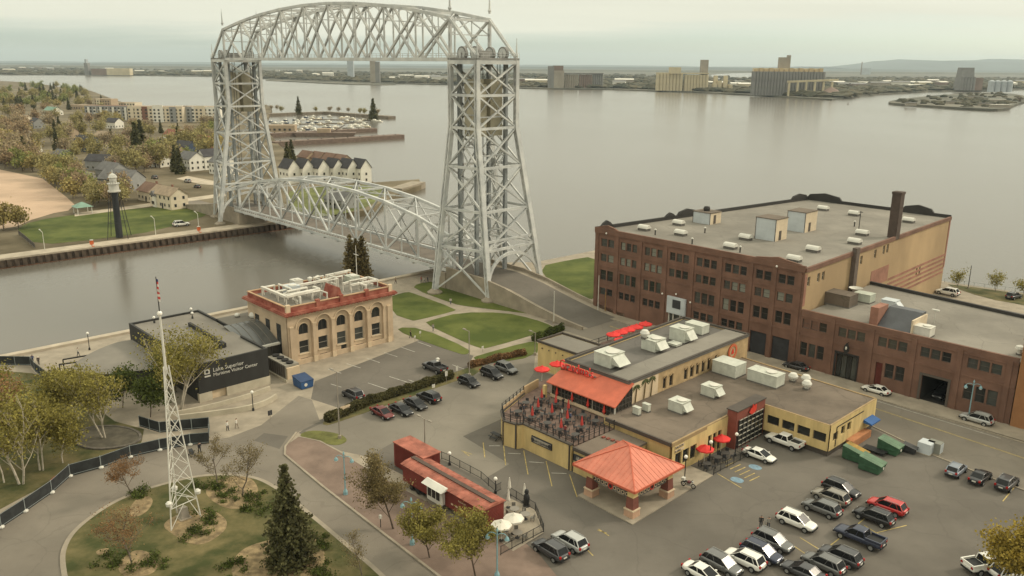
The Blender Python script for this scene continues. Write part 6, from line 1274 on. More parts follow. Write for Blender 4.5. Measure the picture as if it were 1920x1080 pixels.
for k in range(5): m = MB(); m.ball((rnd.uniform(-.6, .5), rnd.uniform(-.5, .5), .2+.1*k), .38, 8, 5, .7); m.build('bag', WMET, ld)

# ---------------------------------------------------------------- street furniture
BLUEM = mat('blue_green_lamp_paint', (.20, .33, .36), .5, var=.1)
def street_lamp(a, b, h, lab, heads=2, z=.1, rz=0):
    o = sthing('street_lamp', lab, 'street lamp', a, b, z, 'blue street lamps', rz)
    MB().lathe([(.32, 0), (.3, .4), (.16, .7), (.12, .8)], 8).build('base', BLUEM, o); MB().tube((0, 0, .7), (0, 0, h), .10, .07, n=8).build('pole', BLUEM, o)
    MB().lathe([(.05, 0), (.16, .1), (.02, .5)], 6, (0, 0, h)).build('finial', BLUEM, o)
    for s in (-1, 1)[:heads]:
        m = MB(); pr = None
        for i in range(7): g = math.pi*i/6*.9; v = (s*(.55-.55*math.cos(g)), 0, h-.6+.45*math.sin(g)); m.tube(pr, v, .045, n=5) if pr else None; pr = v
        m.build('arm', BLUEM, o); hd = MB().lathe([(.28, 0), (.22, .22), (.08, .42)], 10, (pr[0], 0, pr[2]-.42)).build('lamp_shade', BLUEM, o); MB().ball((pr[0], 0, pr[2]-.45), .2, 8, 5).build('globe', LAMPW, hd)
    return o
LP = [(66, -81.93), (81.21, -82.57), (92.64, -79.66), (112.12, 3.77), (88.82, 8.65), (79.38, 13.27)]
for (a, b), lab in zip(LP, ('blue twin street lamp nearest the junction on the brick plaza', 'blue twin street lamp between the two caboose trees', 'blue twin street lamp cut by the lower edge', 'blue twin street lamp before the brick annex beside the silver car', 'pale green street ornament lamp behind the saloon roof', 'blue street lamp between the garage doors and shop door')):
    street_lamp(a, b, 5.6 if b < -50 else 6.2, lab, rz=.6)
def pole(name, a, b, h, lab, arms=0, mt=WMET, r=.09, cat='light pole'):
    o = sthing(name, lab, cat, a, b); MB().lathe([(.28, 0), (.28, .5), (r*1.3, .55)], 8).build('base', CONC, o); MB().tube((0, 0, .4), (0, 0, h), r*1.2, r*.8, n=7).build('pole', mt, o)
    for s in (-1, 1)[:arms]:
        m = MB(); m.beam((0, 0, h-.1), (s*1.2, 0, h), .08); m.build('arm', mt, o); m = MB(); m.cbox(s*1.3, 0, h-.06, .7, .3, .16); m.build('lamp_head', mt, o)
    return o
GREYP = mat('weathered_pole', (.26, .23, .19), .8, var=.15)
pole('light_pole', *(44.36, -42.46), 8.5, 'tall grey light pole at the hedge end beside the black hatchback', 1, GREYP); pole('light_pole', *(50.96, -73.42), 10.6, 'tall grey light pole at the junction end of the hedge', 1, GREYP)
pole('light_pole', *(44.4, -25.94), 4.6, 'short light pole behind the yellow annexe', 1, GREYP); pole('light_pole', *(63.44, -67.06), 5.4, 'twin headed light pole behind the red container', 2, GREYP)
pole('flag_pole', 32.7, -8.6, 7.2, 'white pole on a concrete foot at the end of the bridge ramp wall', 0, WMET, cat='pole'); pole('flag_pole', 33.5, 4.9, 8.6, 'white pole beside the warehouse corner', 0, WMET, cat='pole'); pole('post', 35.2, 5.4, 5.0, 'yellow brown post next to the white pole at the warehouse corner', 0, mat('ochre_post', (.28, .17, .06), .8), cat='post')
pole('light_pole', *(82.47, 90.88), 6.0, 'black lamp post on the harbour walk between young trees', 0, BLACKM)
def globe_lamp(a, b, h, lab, z=0.0):
    o = sthing('globe_lamp', lab, 'lamp', a, b, z, 'white globe lamps'); MB().lathe([(.2, 0), (.18, .4), (.08, .5)], 8).build('base', BLACKM, o); MB().tube((0, 0, .4), (0, 0, h), .07, n=7).build('pole', BLACKM, o); MB().ball((0, 0, h+.2), .26, 10, 6).build('globe', LAMPW, o); return o
GL = [(93.77, -46.76), (93.23, -40.07), (91.24, -23.03), (68.62, -66.75), (78.8, -67.35), (32.81, -78.11), (-15.57, -87.82), (94.03, -34.82)]
for (a, b), h, lab in zip(GL, (3.6, 3.4, 3.2, 1.6, 1.9, 3.0, 3.2, 3.2), ('white globe lamp on the pavilion sidewalk by the bicycle', 'white globe lamp at the black gate of the dining patio', 'white globe lamp beside the white pickup', 'white globe lamp on the caboose fence, container end', 'white globe lamp on the caboose fence, patio end', 'white globe lamp on the visitor centre terrace', 'white globe lamp on the canal walk by the curved roof', 'white globe lamp between the two red parasols')): globe_lamp(a, b, h, lab)
for k, (a, b, lab) in enumerate(((-4.5, -79, 'white globe lamp on the canal side corner of the visitor centre roof'), (-5.4, -71.5, 'white globe lamp at the back corner of the visitor centre roof'), (-2.5, -72.5, 'second white globe lamp by the visitor centre back corner'))): globe_lamp(a, b, .9, lab, 6.2)
# fences
def fence(name, lab, pts, h, post, panel=None, rails=(.15, .95), z=0.0, pm=BLACKM, sag=True, feet=None, bars=0):
    o = sthing(name, lab, 'fence', *pts[0], z)
    for p, q in zip(pts, pts[1:]):
        d = math.dist(p, q); n = max(1, round(d/post))
        for f in rails: m = MB(); m.beam((*p, z+h*f), (*q, z+h*f), .05); sb(m, 'rail', pm, o)
        for i in range(n):
            f0, f1 = i/n, (i+1)/n; x0, y0 = p[0]+(q[0]-p[0])*f0, p[1]+(q[1]-p[1])*f0; x1, y1 = p[0]+(q[0]-p[0])*f1, p[1]+(q[1]-p[1])*f1
            m = MB(); m.tube((x0, y0, z), (x0, y0, z+h), .05, n=6); sb(m, 'post', pm, o)
            if panel: m = MB(); strip(m, [(x0, y0), (x1, y1)], .03, z+.08, z+h*.97); sb(m, 'screen', panel, o)
            if feet: m = MB(); m.ball((x0, y0, z+.15), .38, 7, 5, .6); sb(m, 'sandbag', feet, o)
            if bars:
                m = MB()
                for k in range(1, bars): g = k/bars; m.beam((x0+(x1-x0)*g, y0+(y1-y0)*g, z+.1), (x0+(x1-x0)*g, y0+(y1-y0)*g, z+h*.95), .025)
                sb(m, 'balusters', pm, o)
    return o
SCR = mat('black_screen', (.028, .030, .030), .8, var=.25, scale=.8); FENM = mat('fence_steel', (.30, .33, .32), .5, var=0)
fence('screened_fence', 'long black screened site fence with white sandbags along the drive', [(47.61, -120.41), (45.09, -116.47), (42.94, -113.36), (40.11, -109.58), (36.9, -106.48), (37.12, -102.61), (36.53, -98.5), (37.12, -94.62), (38.35, -90.7), (39.66, -88.48)], 1.9, 3.3, SCR, feet=WMET, pm=FENM)
fence('screened_fence', 'black screened fence panel by the visitor centre forecourt', [(26.84, -93.73), (31.21, -92.34), (33.32, -88.34), (34.56, -86.13), (39.66, -88.48)], 1.9, 3.0, SCR, feet=None, pm=FENM)
fence('screened_fence', 'black screened fence at the canal end of the garden', [(-19.73, -107.27), (-17.44, -102.67), (-13.38, -98.59), (-9.57, -98.86), (-0.56, -98.51), (3.39, -97.77)], 1.9, 3.0, SCR, pm=FENM)
bn = sthing('banner', 'white banner with a red end hung on the site fence', 'banner', *(38.51, -107.98), z=.8); p, q = (39.66, -109.45), (36.69, -106.48)
m = MB(); strip(m, [(p[0]+.25, p[1]-.12), (q[0]+.25, q[1]-.12)], .03, .95, 1.75); sb(m, 'cloth', WMET, bn); m = MB(); f = .3; strip(m, [(p[0]+.27, p[1]-.14), (p[0]+(q[0]-p[0])*f+.27, p[1]+(q[1]-p[1])*f-.14)], .05, .93, 1.77); sb(m, 'red_end', REDS, bn)
fence('iron_fence', 'black iron fence behind the red caboose', [(66.6, -66.56), (68.12, -66.35), (74.83, -66.36), (78.85, -67.3), (78.8, -66.31)], 1.2, 2.0, None, z=.1, bars=9); fence('iron_fence', 'black iron fence round the caboose patio', [(89.8, -76.5), (89.7, -69.5), (85.6, -66.8), (80, -66.4)], 1.2, 1.9, None, z=.1, bars=9)
fence('iron_fence', 'black iron fence round the small dining patio', [(95.2, -42.0), (95.4, -34.0), (93.2, -33.6)], 1.2, 1.6, None, z=.05, bars=8)
fence('harbour_railing', 'thin grey railing along the harbour walk', [(76, 93), (94, 96.4), (140, 99)], 1.1, 2.4, None, pm=FENM)
# parasols
def parasol(a, b, z, lab, mt, open_=True, r=1.35, h=2.5, tabl=True, group='parasols'):
    o = sthing('parasol', lab, 'parasol', a, b, z, group); MB().tube((0, 0, 0), (0, 0, h), .035, n=6).build('pole', WMET if open_ else mt, o); MB().lathe([(.3, 0), (.3, .06), (.06, .12)], 10).build('base', BLACKM, o)
    if open_:
        m = MB(); n = 8; top = (0, 0, h+.1); e = [(r*math.cos(6.283*i/n), r*math.sin(6.283*i/n), h-.42) for i in range(n)]
        for i in range(n): m.add([top, e[i], e[(i+1) % n]], [(0, 1, 2)]); m.add([e[i], (e[i][0], e[i][1], h-.6), (e[(i+1) % n][0], e[(i+1) % n][1], h-.6), e[(i+1) % n]], [(0, 1, 2, 3)])
        cn = m.build('canopy', mt, o); m = MB()
        for i in range(n): m.beam((0, 0, h-.35), (e[i][0]*.9, e[i][1]*.9, h-.44), .03)
        m.build('ribs', WMET, cn); MB().lathe([(.35, h-.06), (.05, h+.22)], 8).build('vent_cap', WMET if mt is REDS else mt, o)
    else:
        m = MB(); m.lathe([(.10, h*.36), (.24, h*.42), (.16, h*.7), (.05, h+.05)], 8); m.build('folded_canopy', mt, o)
    if tabl and open_: pass
    return o
UM = mat('parasol_red', (.60, .035, .03), .7, var=.08); UW = mat('parasol_white', (.62, .58, .50), .7, var=.08); UMD = mat('parasol_red_folded', (.42, .05, .04), .8, var=.15)
for (a, b), lab in zip([(57.2, -18.2), (60.2, -19.6), (57.2, -16.0), (57.2, -13.8), (57.2, -11.4), (57.2, -8.6)], ('red parasol at the near end of the upper terrace row', 'red parasol standing out of line in front of the upper terrace row', 'second red parasol of the upper terrace row', 'third red parasol of the upper terrace row', 'fourth red parasol of the upper terrace row', 'red parasol farthest along the upper terrace row')): parasol(a, b, 3.6, lab, UM, r=1.35)
tr = sthing('terrace', 'raised terrace with a black railing under the row of red parasols', 'terrace', 58, -14); m = MB(); m.box(54.8, 64.5, -22, -6.8, 0, 3.55); sb(m, 'deck', DECKB, tr)
for (p, q) in (((54.8, -22), (64.5, -22)), ((54.8, -22), (54.8, -6.8))):
    m = MB()
    for z in (4.0, 4.6): m.beam((*p, z), (*q, z), .06)
    sb(m, 'railing', BLACKM, tr)
    for i in range(7): m = MB(); x, y = p[0]+(q[0]-p[0])*i/6, p[1]+(q[1]-p[1])*i/6; m.box(x-.05, x+.05, y-.05, y+.05, 3.5, 4.65); sb(m, 'railing_post', BLACKM, tr)
m = MB(); m.box(62, 64.4, -12.5, -8, 3.56, 4.6); sb(m, 'planter_wall', TANB, tr)
for (a, b), lab in zip([(61.34, -41.23), (61.31, -37.64)], ('red parasol beside the sunroom, nearer the lot', 'red parasol tucked against the sunroom corner')): parasol(a, b, 3.5, lab, UM, r=1.3, h=2.7)
m = sthing('stair_landing', 'dark landing with planting under the two sunroom parasols', 'landing', 63.6, -41.2); MB().box(-2.4, 2.2, -2.6, 2.8, 0, 3.5).build('block', YW, m); MB().box(-2.5, 2.3, -2.7, 2.9, 3.5, 3.6).build('deck', DECKB, m)
for (a, b), lab in zip([(92.26, -39.94), (91.96, -35.32)], ('red parasol at the gate side of the small dining patio', 'red parasol at the porch side of the small dining patio')): parasol(a, b, .05, lab, UM, r=1.3, h=2.6)
for (a, b), z, op, lab in zip([(87.63, -74.43), (87.52, -72.35), (77.97, -75.56), (80.53, -66.49), (82.69, -68.7), (83, -66.2), (84.44, -72.73)], (.12,)*7, (1, 1, 0, 0, 0, 0, 0), ('open white parasol nearest the caboose end', 'open white parasol beside the patio fence', 'folded white parasol before the caboose bay window', 'folded white parasol at the far end of the caboose patio', 'folded white parasol in the middle of the caboose patio', 'folded white parasol beside the black bear shaped post', 'folded pale parasol against the caboose end wall')): parasol(a, b, z, lab, UW, bool(op), r=1.25)
# patio tables with chairs and folded red parasols on the raised terrace
TBL = mat('dark_table', (.06, .055, .05), .6, var=.1); CHR = mat('dark_chair', (.035, .035, .037), .6, var=0)
tb = None
def table_set(a, b, z, lab, chairs=4, mt=TBL):
    o = sthing('patio_table', lab, 'table', a, b, z, 'tables on the raised patio'); MB().lathe([(.62, .70), (.62, .75)], 14).build('table_top', mt, o); MB().tube((0, 0, 0), (0, 0, .7), .05, n=6).build('stem', CHR, o); MB().lathe([(.3, 0), (.28, .05)], 10).build('foot', CHR, o)
CHM = {}
def chair(a, b, z, ang, lab, gr='chairs on the raised patio', mt=CHR):
    o = sthing('chair', lab, 'chair', a, b, z, gr, ang)
    if mt.name not in CHM:
        CHM[mt.name] = [('seat', MB().box(-.24, .24, -.24, .24, .43, .48).mesh('seat', mt)), ('backrest', MB().box(-.24, .24, .20, .25, .5, .95).mesh('backrest', mt))]+[('leg', MB().box(x-.025, x+.025, y-.025, y+.025, 0, .43).mesh('leg', mt)) for x in (-.2, .2) for y in (-.2, .2)]
    for n, me in CHM[mt.name]: put(n, me, o)
r = random.Random(77); ti = 0
TS = [(67.6, -47.6), (70.4, -47.4), (73.2, -47.6), (76.0, -47.5), (78.6, -47.6), (67.0, -50.4), (69.8, -50.6), (72.6, -50.5), (75.6, -50.4), (78.6, -50.6), (68.6, -53.6), (71.4, -53.4), (74.4, -53.3), (77.2, -53.4), (79.8, -53.2)]
for k, (a, b) in enumerate(TS):
    rowl = ('against the sunroom', 'in the middle row', 'along the outer railing')[0 if k < 5 else 1 if k < 10 else 2]; posl = ('first', 'second', 'third', 'fourth', 'fifth')[k % 5]
    table_set(a, b, 3.55, f'dark patio table {rowl}, {posl} from the lot end')
    if k in (0, 1, 2, 6, 7, 8, 9, 11, 13): parasol(a, b, 3.55, f'folded red parasol over the {posl} patio table {rowl}', UMD, False, h=2.3, group='folded red parasols on the patio')
    for j in range(4): g = j*math.pi/2+.4+r.random()*.3; chair(a+.95*math.cos(g), b+.95*math.sin(g), 3.55, g-math.pi/2, f'dark chair drawn up to the {posl} patio table {rowl}')
for (a, b), lab in zip([(93.44, -41.02), (93.38, -36.28), (93.35, -38.26)], ('black iron table on the small dining patio, gate end', 'black iron table on the small dining patio, porch end', 'black iron table on the small dining patio, middle')):
    table_set(a, b, .05, lab)
    for j in range(4): g = j*math.pi/2+.4; chair(a+.95*math.cos(g), b+.95*math.sin(g), .05, g-math.pi/2, 'black iron chair on the small dining patio', 'chairs on the small dining patio')
for (a, b), lab in zip([(86.15, -73.5), (88.49, -72.66), (84.35, -69.17), (86.14, -69.06)], ('grey table under the white parasol by the caboose end', 'grey table under the white parasol by the fence', 'grey table on the far part of the caboose patio', 'grey table near the fence corner of the caboose patio')):
    table_set(a, b, .12, lab, 4, mat('grey_table', (.22, .20, .17), .7, var=.1))
    for j in range(3): g = j*2.1+.4; chair(a+.95*math.cos(g), b+.95*math.sin(g), .12, g-math.pi/2, 'grey chair on the caboose patio', 'chairs on the caboose patio', mat('grey_chair', (.18, .165, .14), .7, var=0))
# dumpsters and bins
GRN = mat('dumpster_green', (.035, .085, .045), .65, var=.2, scale=1); GRNL = mat('dumpster_lid', (.10, .16, .10), .65, var=.2)
def dumpster(a, b, ang, lab, mt=GRN, lid=GRNL, s=1.0, patch=None):
    o = sthing('dumpster', lab, 'dumpster', a, b, 0, 'dumpsters at the back of the lot', ang)
    m = MB(); m.hexa([(-1.5*s, -1*s, .15), (1.3*s, -1*s, .15), (1.3*s, 1*s, .15), (-1.5*s, 1*s, .15), (-1.5*s, -1*s, 2.0*s), (1.6*s, -1*s, 1.35*s), (1.6*s, 1*s, 1.35*s), (-1.5*s, 1*s, 2.0*s)]); m.build('bin', mt, o)
    for k, (y0, y1) in enumerate(((-1.05, -.02), (.02, 1.05))):
        m = MB(); m.hexa([(-1.52*s, y0*s, 2.01*s), (1.64*s, y0*s, 1.36*s), (1.64*s, y1*s, 1.36*s), (-1.52*s, y1*s, 2.01*s), (-1.52*s, y0*s, 2.08*s), (1.64*s, y0*s, 1.43*s), (1.64*s, y1*s, 1.43*s), (-1.52*s, y1*s, 2.08*s)]); m.build('lid', patch if patch and k else lid, o)
    for y in (-1.12, 1.02): m = MB(); m.box(-1.0*s, 1.0*s, y*s, (y+.1)*s, .8*s, .95*s); m.build('lift_pocket', mt, o)
    m = MB(); m.tube((1.5*s, 0, .85*s), (1.56*s, 0, .85*s), .22*s, n=10); m.build('sticker', WMET, o); return o
DP = [(106.25, -23.18), (109.28, -24.63), (108.59, -17.11), (110.54, -14.98)]
dumpster(*DP[0], 0.0, 'green dumpster with a rusty yellow lid by the yellow end wall', patch=mat('rusty_lid', (.30, .19, .05), .8, var=.3)); dumpster(*DP[1], 0.05, 'green dumpster with a grey green lid, frontmost'); dumpster(*DP[2], 0.0, 'green dumpster farthest back by the kerb'); dumpster(*DP[3], .1, 'small black bin between dumpsters and the grey cabinets', mat('bin_black', (.03, .03, .03), .7), mat('bin_lid', (.05, .05, .05), .7), .62)
mt_ = sthing('pallet_cart', 'dark flat cart lying between the green dumpsters', 'cart', *(107.11, -18.73)); MB().box(-1.6, 1.6, -.8, .8, .35, .5).build('platform', BLACKM, mt_)
for x in (-1.2, 1.2):
    for y in (-.6, .6): MB().tube((x, y-.06, .18), (x, y+.06, .18), .18, n=8).build('wheel', BLACKM, mt_)
for (a, b), w_, lab in zip([(112.12, -13.25), (113.01, -12.27)], (1.9, 1.4), ('pale grey utility cabinet at the street kerb', 'darker grey utility cabinet beside the pale one')):
    o = sthing('utility_cabinet', lab, 'cabinet', a, b); MB().box(-.9, .9, -w_/2, w_/2, .1, 1.7).build('case', PANEL if w_ > 1.5 else mat('cabinet_grey', (.2, .2, .17), .7), o); MB().box(-1, 1, -w_/2-.1, w_/2+.1, -.02, .1).build('pad', CONC, o); MB().box(.9, .93, -w_/2+.1, -.03, .2, 1.6).build('door', PANEL, o); MB().box(.9, .93, .03, w_/2-.1, .2, 1.6).build('door', PANEL, o)
# motorcycle on the pavilion sidewalk
mc = sthing('motorcycle', 'dark motorcycle with a white top box on the pavilion sidewalk', 'motorcycle', *(94.97, -47.61), z=.13, rz=.15)
for x in (-.72, .72):
    m = MB(); n = 16
    for i in range(n): g0, g1 = 6.283*i/n, 6.283*(i+1)/n; m.beam((x+.3*math.cos(g0), 0, .33+.3*math.sin(g0)), (x+.3*math.cos(g1), 0, .33+.3*math.sin(g1)), .11, .1, up=(0, 1, 0))
    wq = m.build('wheel', TYRE, mc); MB().tube((x, -.05, .33), (x, .05, .33), .12, n=8).build('hub', RIM, wq)
m = MB(); m.ball((.12, 0, .82), .3, 8, 5, .6); m.build('tank', mat('bike_maroon', (.12, .03, .03), .3), mc); MB().box(-.65, -.05, -.15, .15, .72, .84).build('seat', BLACKM, mc); MB().box(-.25, .3, -.16, .16, .3, .62).build('engine', RIM, mc)
MB().beam((.72, 0, .33), (.45, 0, 1.0), .09).build('fork', RIM, mc); MB().beam((.45, -.38, 1.05), (.45, .38, 1.05), .05, .05).build('handlebar', BLACKM, mc); MB().box(-.95, -.5, -.24, .24, .85, 1.2).build('top_box', WMET, mc); MB().ball((.6, 0, .95), .12, 8, 5).build('headlamp', HLM, mc)
# picnic table against the patio wall, signs, stones
pt = sthing('picnic_table', 'dark picnic bench standing against the yellow patio wall', 'table', *(66.64, -56.23)); MB().box(-.9, .9, -.35, .35, .72, .78).build('table_top', BLACKM, pt)
for y in (-.7, .7): MB().box(-.9, .9, y-.12, y+.12, .42, .47).build('bench', BLACKM, pt)
for x in (-.65, .65): m = MB(); m.beam((x, -.7, 0), (x, .25, .72), .07); m.beam((x, .7, 0), (x, -.25, .72), .07); m.build('leg', BLACKM, pt)
def sign_post(a, b, h, w_, hh, mt, lab, rz=0.0):
    o = sthing('sign', lab, 'sign', a, b, 0, None, rz); MB().tube((0, 0, 0), (0, 0, h), .04, n=5).build('post', GREYP, o); MB().box(-.03, .03, -w_/2, w_/2, h-hh, h).build('board', mt, o)
for (p, h, w_, hh, mt, lab) in zip([(44.22, -47.61), (43.49, -44.59), (44.19, -68.11), (46.01, -51.85), (36.29, -32.18), (37.51, -77.59), (20.89, -35.61), (22.34, -38.05)], (2.2, 2.2, 1.6, 1.4, 1.2, 1.4, 1.3, 1.2), (.5, .4, 1.8, .6, .5, .7, .4, .4), (.9, .9, .7, .6, .5, .8, .5, .4), (WMET, WMET, CREAM2, WMET, WMET, DARKD, WMET, WMET), ('white sign at the hedge end beside the black hatchback', 'white sign next to the tall light pole in the hedge', 'pale board half hidden in the hedge at the museum lot', 'small tilted white sign behind the black off roader', 'small white sign on the lawn edge by the car park', 'dark board on the visitor centre forecourt', 'small white sign at the museum corner', 'small white plaque on the park lawn')): sign_post(*p, h, w_, hh, mt, lab)
wp = sthing('parking_meter', 'slim dark parking meter on the brick plaza kerb', 'parking meter', *(75.69, -83.15), z=.1); MB().tube((0, 0, 0), (0, 0, 1.2), .05, n=6).build('post', BLACKM, wp); MB().box(-.14, .14, -.14, .14, 1.2, 1.65).build('head', WMET, wp)
bs = sthing('wood_carving', 'dark carved upright figure on the caboose patio', 'statue', *(83.95, -66.74), z=.12); MB().lathe([(.3, 0), (.36, .5), (.42, 1.1), (.34, 1.5), (.22, 1.7), (.3, 1.95), (.22, 2.25), (.05, 2.35)], 9).build('figure', BLACKM, bs); MB().lathe([(.5, -.02), (.45, .15)], 9).build('plinth', PIPEB, bs)
# ---------------------------------------------------------------- lattice mast with flag
ms = sthing('lattice_mast', 'tall white lattice mast flying a flag on the island', 'mast', 58.2, -100.1, .14)
FT = [(1.3, -1.8), (.6, 2.1), (-2.2, .3)]
def mp(k, z):
    f = max(0.0, 1-z/20.0); s = .16+.84*f**1.15; s = s if z < 20 else .16; return Vector((FT[k][0]*s*(1 if z > .5 else 1), FT[k][1]*s, z))
for k in range(3):
    for z0, z1 in ((0, 3), (3, 7), (7, 12), (12, 16), (16, 20)): m = MB(); m.tube(mp(k, z0), mp(k, z1), .085, n=6); m.build('leg', WMET, ms)
zs = [2.6, 5, 7.2, 9.4, 11.4, 13.3, 15.1, 16.8, 18.4, 20]
for z0, z1 in zip(zs, zs[1:]):
    for k in range(3): j = (k+1) % 3; m = MB(); m.tube(mp(k, z0), mp(j, z1), .04, n=4); m.build('brace', WMET, ms); m = MB(); m.tube(mp(j, z0), mp(k, z1), .04, n=4); m.build('brace', WMET, ms)
for k in range(3): j = (k+1) % 3; m = MB(); m.tube(mp(k, 2.6), mp(j, 2.6), .05, n=5); m.build('strut', WMET, ms); m = MB(); m.tube(mp(k, 0), (mp(k, 2.6)+mp(j, 2.6))/2, .045, n=5); m.build('brace', WMET, ms)
m = MB(); m.tube((0, 0, 19.5), (0, 0, 26.3), .16, .12, n=8); m.build('pole', WMET, ms); m = MB(); m.tube((0, 0, 26.3), (0, 0, 30.6), .07, .05, n=6); m.build('topmast', BLACKM, ms)
m = MB(); m.ball((0, 0, 26.3), .3, 8, 5); m.build('lamp', LAMPW, ms)
for k in range(3): v = mp(k, 3.4)*1.15; m = MB(); m.lathe([(.34, 3.2), (.38, 3.55), (.18, 3.75)], 9, (v.x, v.y, 0)); m.build('floodlight', WMET, ms)
FLR = mat('flag_red', (.45, .04, .035), .8, var=0); FLW = mat('flag_white', (.62, .58, .52), .8, var=0); FLB = mat('flag_blue', (.04, .05, .14), .8, var=0)
fl = sthing('flag', 'striped flag hanging limp from the top of the lattice mast', 'flag', 58.2, -100.1, 28.0)
for i in range(9):
    m = MB(); n = 6
    z0, z1 = 2.5-i*.29, 2.5-(i+1)*.29
    P0 = [(.06+.10*q*(1+.15*math.sin(i+q)), .07*math.sin(q*1.9+i*.7)) for q in range(n)]; P1 = [(.06+.10*q*(1+.15*math.sin(i+1+q)), .07*math.sin(q*1.9+(i+1)*.7)) for q in range(n)]
    for q in range(n-1): m.add([(*P0[q], z0), (*P0[q+1], z0), (*P1[q+1], z1), (*P1[q], z1)], [(0, 1, 2, 3)])
    m.build('stripe', FLB if i == 0 else FLR if i % 2 else FLW, fl)
sr = sthing('memorial_stone', 'grey stone marker under the lattice mast', 'stone', 57.6, -99.6, .14); MB().hexa([(-.6, -.5, 0), (.6, -.5, 0), (.6, .5, 0), (-.6, .5, 0), (-.5, -.4, 1.2), (.5, -.4, 1.5), (.5, .4, 1.5), (-.5, .4, 1.3)]).build('block', GREYP, sr); MB().hexa([(-.8, -.7, -.05), (.8, -.7, -.05), (.8, .7, -.05), (-.8, .7, -.05), (-.8, -.7, .12), (.8, -.7, .12), (.8, .7, .12), (-.8, .7, .12)]).build('plinth', CONC, sr)
# ---------------------------------------------------------------- people
SKIN = mat('skin', (.42, .26, .18), .7, var=0)
def person(a, b, z, face, lab, top, legs, hair=(.05, .035, .025), step=.25, h=1.72, arm=.15, hat=None):
    o = sthing('person', lab, 'person', a, b, z, None, face); k = h/1.72
    V = {'pel': (0, 0, .92), 'chest': (0, 0, 1.25), 'neck': (0, 0, 1.46), 'head': (.02, 0, 1.58), 'crown': (.02, 0, 1.70)}
    vs, es, rs_ = [], [], []
    def add(p, r, par=None): vs.append(tuple(x*k for x in p)); rs_.append(r*k); es.append((par, len(vs)-1)) if par is not None else None; return len(vs)-1
    pel = add((0, 0, .94), .15); wa = add((0, 0, 1.10), .13, pel); ch = add((0, 0, 1.32), .16, wa); nk = add((.01, 0, 1.48), .06, ch); hd = add((.03, 0, 1.60), .095, nk); add((.03, 0, 1.70), .07, hd)
    for s in (-1, 1):
        hp = add((0, s*.10, .90), .10, pel); kn = add((s*step*.5+.04, s*.10, .50), .075, hp); an = add((s*step-.02, s*.10, .09), .05, kn); add((s*step+.14, s*.10, .04), .045, an)
        sh = add((0, s*.19, 1.40), .065, ch); el = add((-.05-s*arm*.3, s*.25, 1.13), .05, sh); wr = add((.06-s*arm, s*.24, .90), .038, el); add((.09-s*arm, s*.24, .80), .04, wr)
    me = bpy.data.meshes.new('body'); me.from_pydata(vs, es, []); bo = put('body', me, o)
    sk = bo.modifiers.new('skin', 'SKIN'); 
    for i, rr in enumerate(rs_): me.skin_vertices[0].data[i].radius = (rr, rr) if me.skin_vertices else (rr, rr)
    me.skin_vertices[0].data[0].use_root = True; sb_ = bo.modifiers.new('sub', 'SUBSURF'); sb_.levels = 1; sb_.render_levels = 1
    return o, bo, top, legs, hair, k, hat
PEOPLE = []
def people_all():
    spec = [((38, 684), 0, 2.6, 'person in a dark green coat on the canal walk, leftmost of four', (.06, .065, .05), (.03, .03, .03), None), ((46, 684), 0, 2.6, 'person in a red jacket on the canal walk', (.22, .02, .025), (.03, .03, .035), None), ((62, 681), 0, 2.6, 'person in a blue jacket on the canal walk', (.05, .07, .15), (.05, .05, .06), None), ((73, 684), 0, 2.8, 'person in a dark top and white cap on the canal walk', (.05, .035, .035), (.02, .02, .02), (.6, .58, .5)),
     ((147, 668), 0, 1.2, 'person with a white shirt beside the curved roof', (.4, .38, .33), (.04, .04, .05), None), ((427, 808), 0, .4, 'person in a white shirt crossing the forecourt, nearer the fence', (.55, .53, .47), (.03, .03, .035), None), ((444, 803), 0, .5, 'person in a white shirt crossing the forecourt, nearer the terrace', (.55, .52, .45), (.25, .2, .15), None), ((375, 850), 0, 3.3, 'person in black pushing a stroller along the drive', (.02, .02, .022), (.02, .02, .022), None),
     ((770, 634), 0, 1.0, 'person in black on the sidewalk at the museum corner', (.02, .02, .02), (.02, .02, .02), None), ((812, 621), 0, 1.8, 'person in grey walking the park path', (.30, .28, .27), (.06, .06, .08), None), ((845, 571), 0, 2.0, 'person in a pale top on the path by the bridge tower', (.5, .46, .4), (.1, .1, .12), None), ((742, 532), 0, .3, 'person in a tan coat on the canal walk behind the museum', (.3, .22, .15), (.08, .06, .05), None),
     ((790, 530), 0, .3, 'person with a red top, first of three under the bridge tower', (.3, .06, .06), (.1, .1, .1), None), ((796, 531), 0, .5, 'person in white, second of three under the bridge tower', (.5, .46, .44), (.1, .1, .12), None), ((802, 530), 0, .4, 'person in dark clothes, third of three under the bridge tower', (.06, .05, .06), (.05, .05, .06), None), ((1426, 990), 0, -1, 'person in black beside the white crossover', (.03, .03, .03), (.03, .03, .04), None), ((1440, 992), 0, -1, 'person in a grey top beside the white crossover', (.25, .23, .2), (.05, .05, .06), None), ((1570, 965), 0, 2, 'person in a tan top between the grey cars', (.35, .25, .19), (.2, .15, .12), None)]
    return spec
PSP = people_all(); PXY = [(-15.29, -99.87), (-14.77, -99.3), (-14.66, -97.91), (-13.02, -97.36), (-13.13, -90.57), (37.32, -84.52), (37.34, -83.08), (41.8, -90.76), (20.13, -37.48), (19.58, -31.28), (6.53, -15.9), (-17.42, -14.3), (-13.97, -8.81), (-13, -8.53), (-12.88, -7.59), (106.73, -49.35), (107.47, -48.9), (111.59, -39.48)]
for i, ((_, z, face, lab, top, legs, hat), (a, b)) in enumerate(zip(PSP, PXY)):
    o, bo, *_r = person(a, b, z+.02, face, lab, top, legs, h=1.66+.14*((i*37) % 10)/10, step=.1+.22*((i*13) % 5)/5)
    PEOPLE.append((o, bo, top, legs, hat))
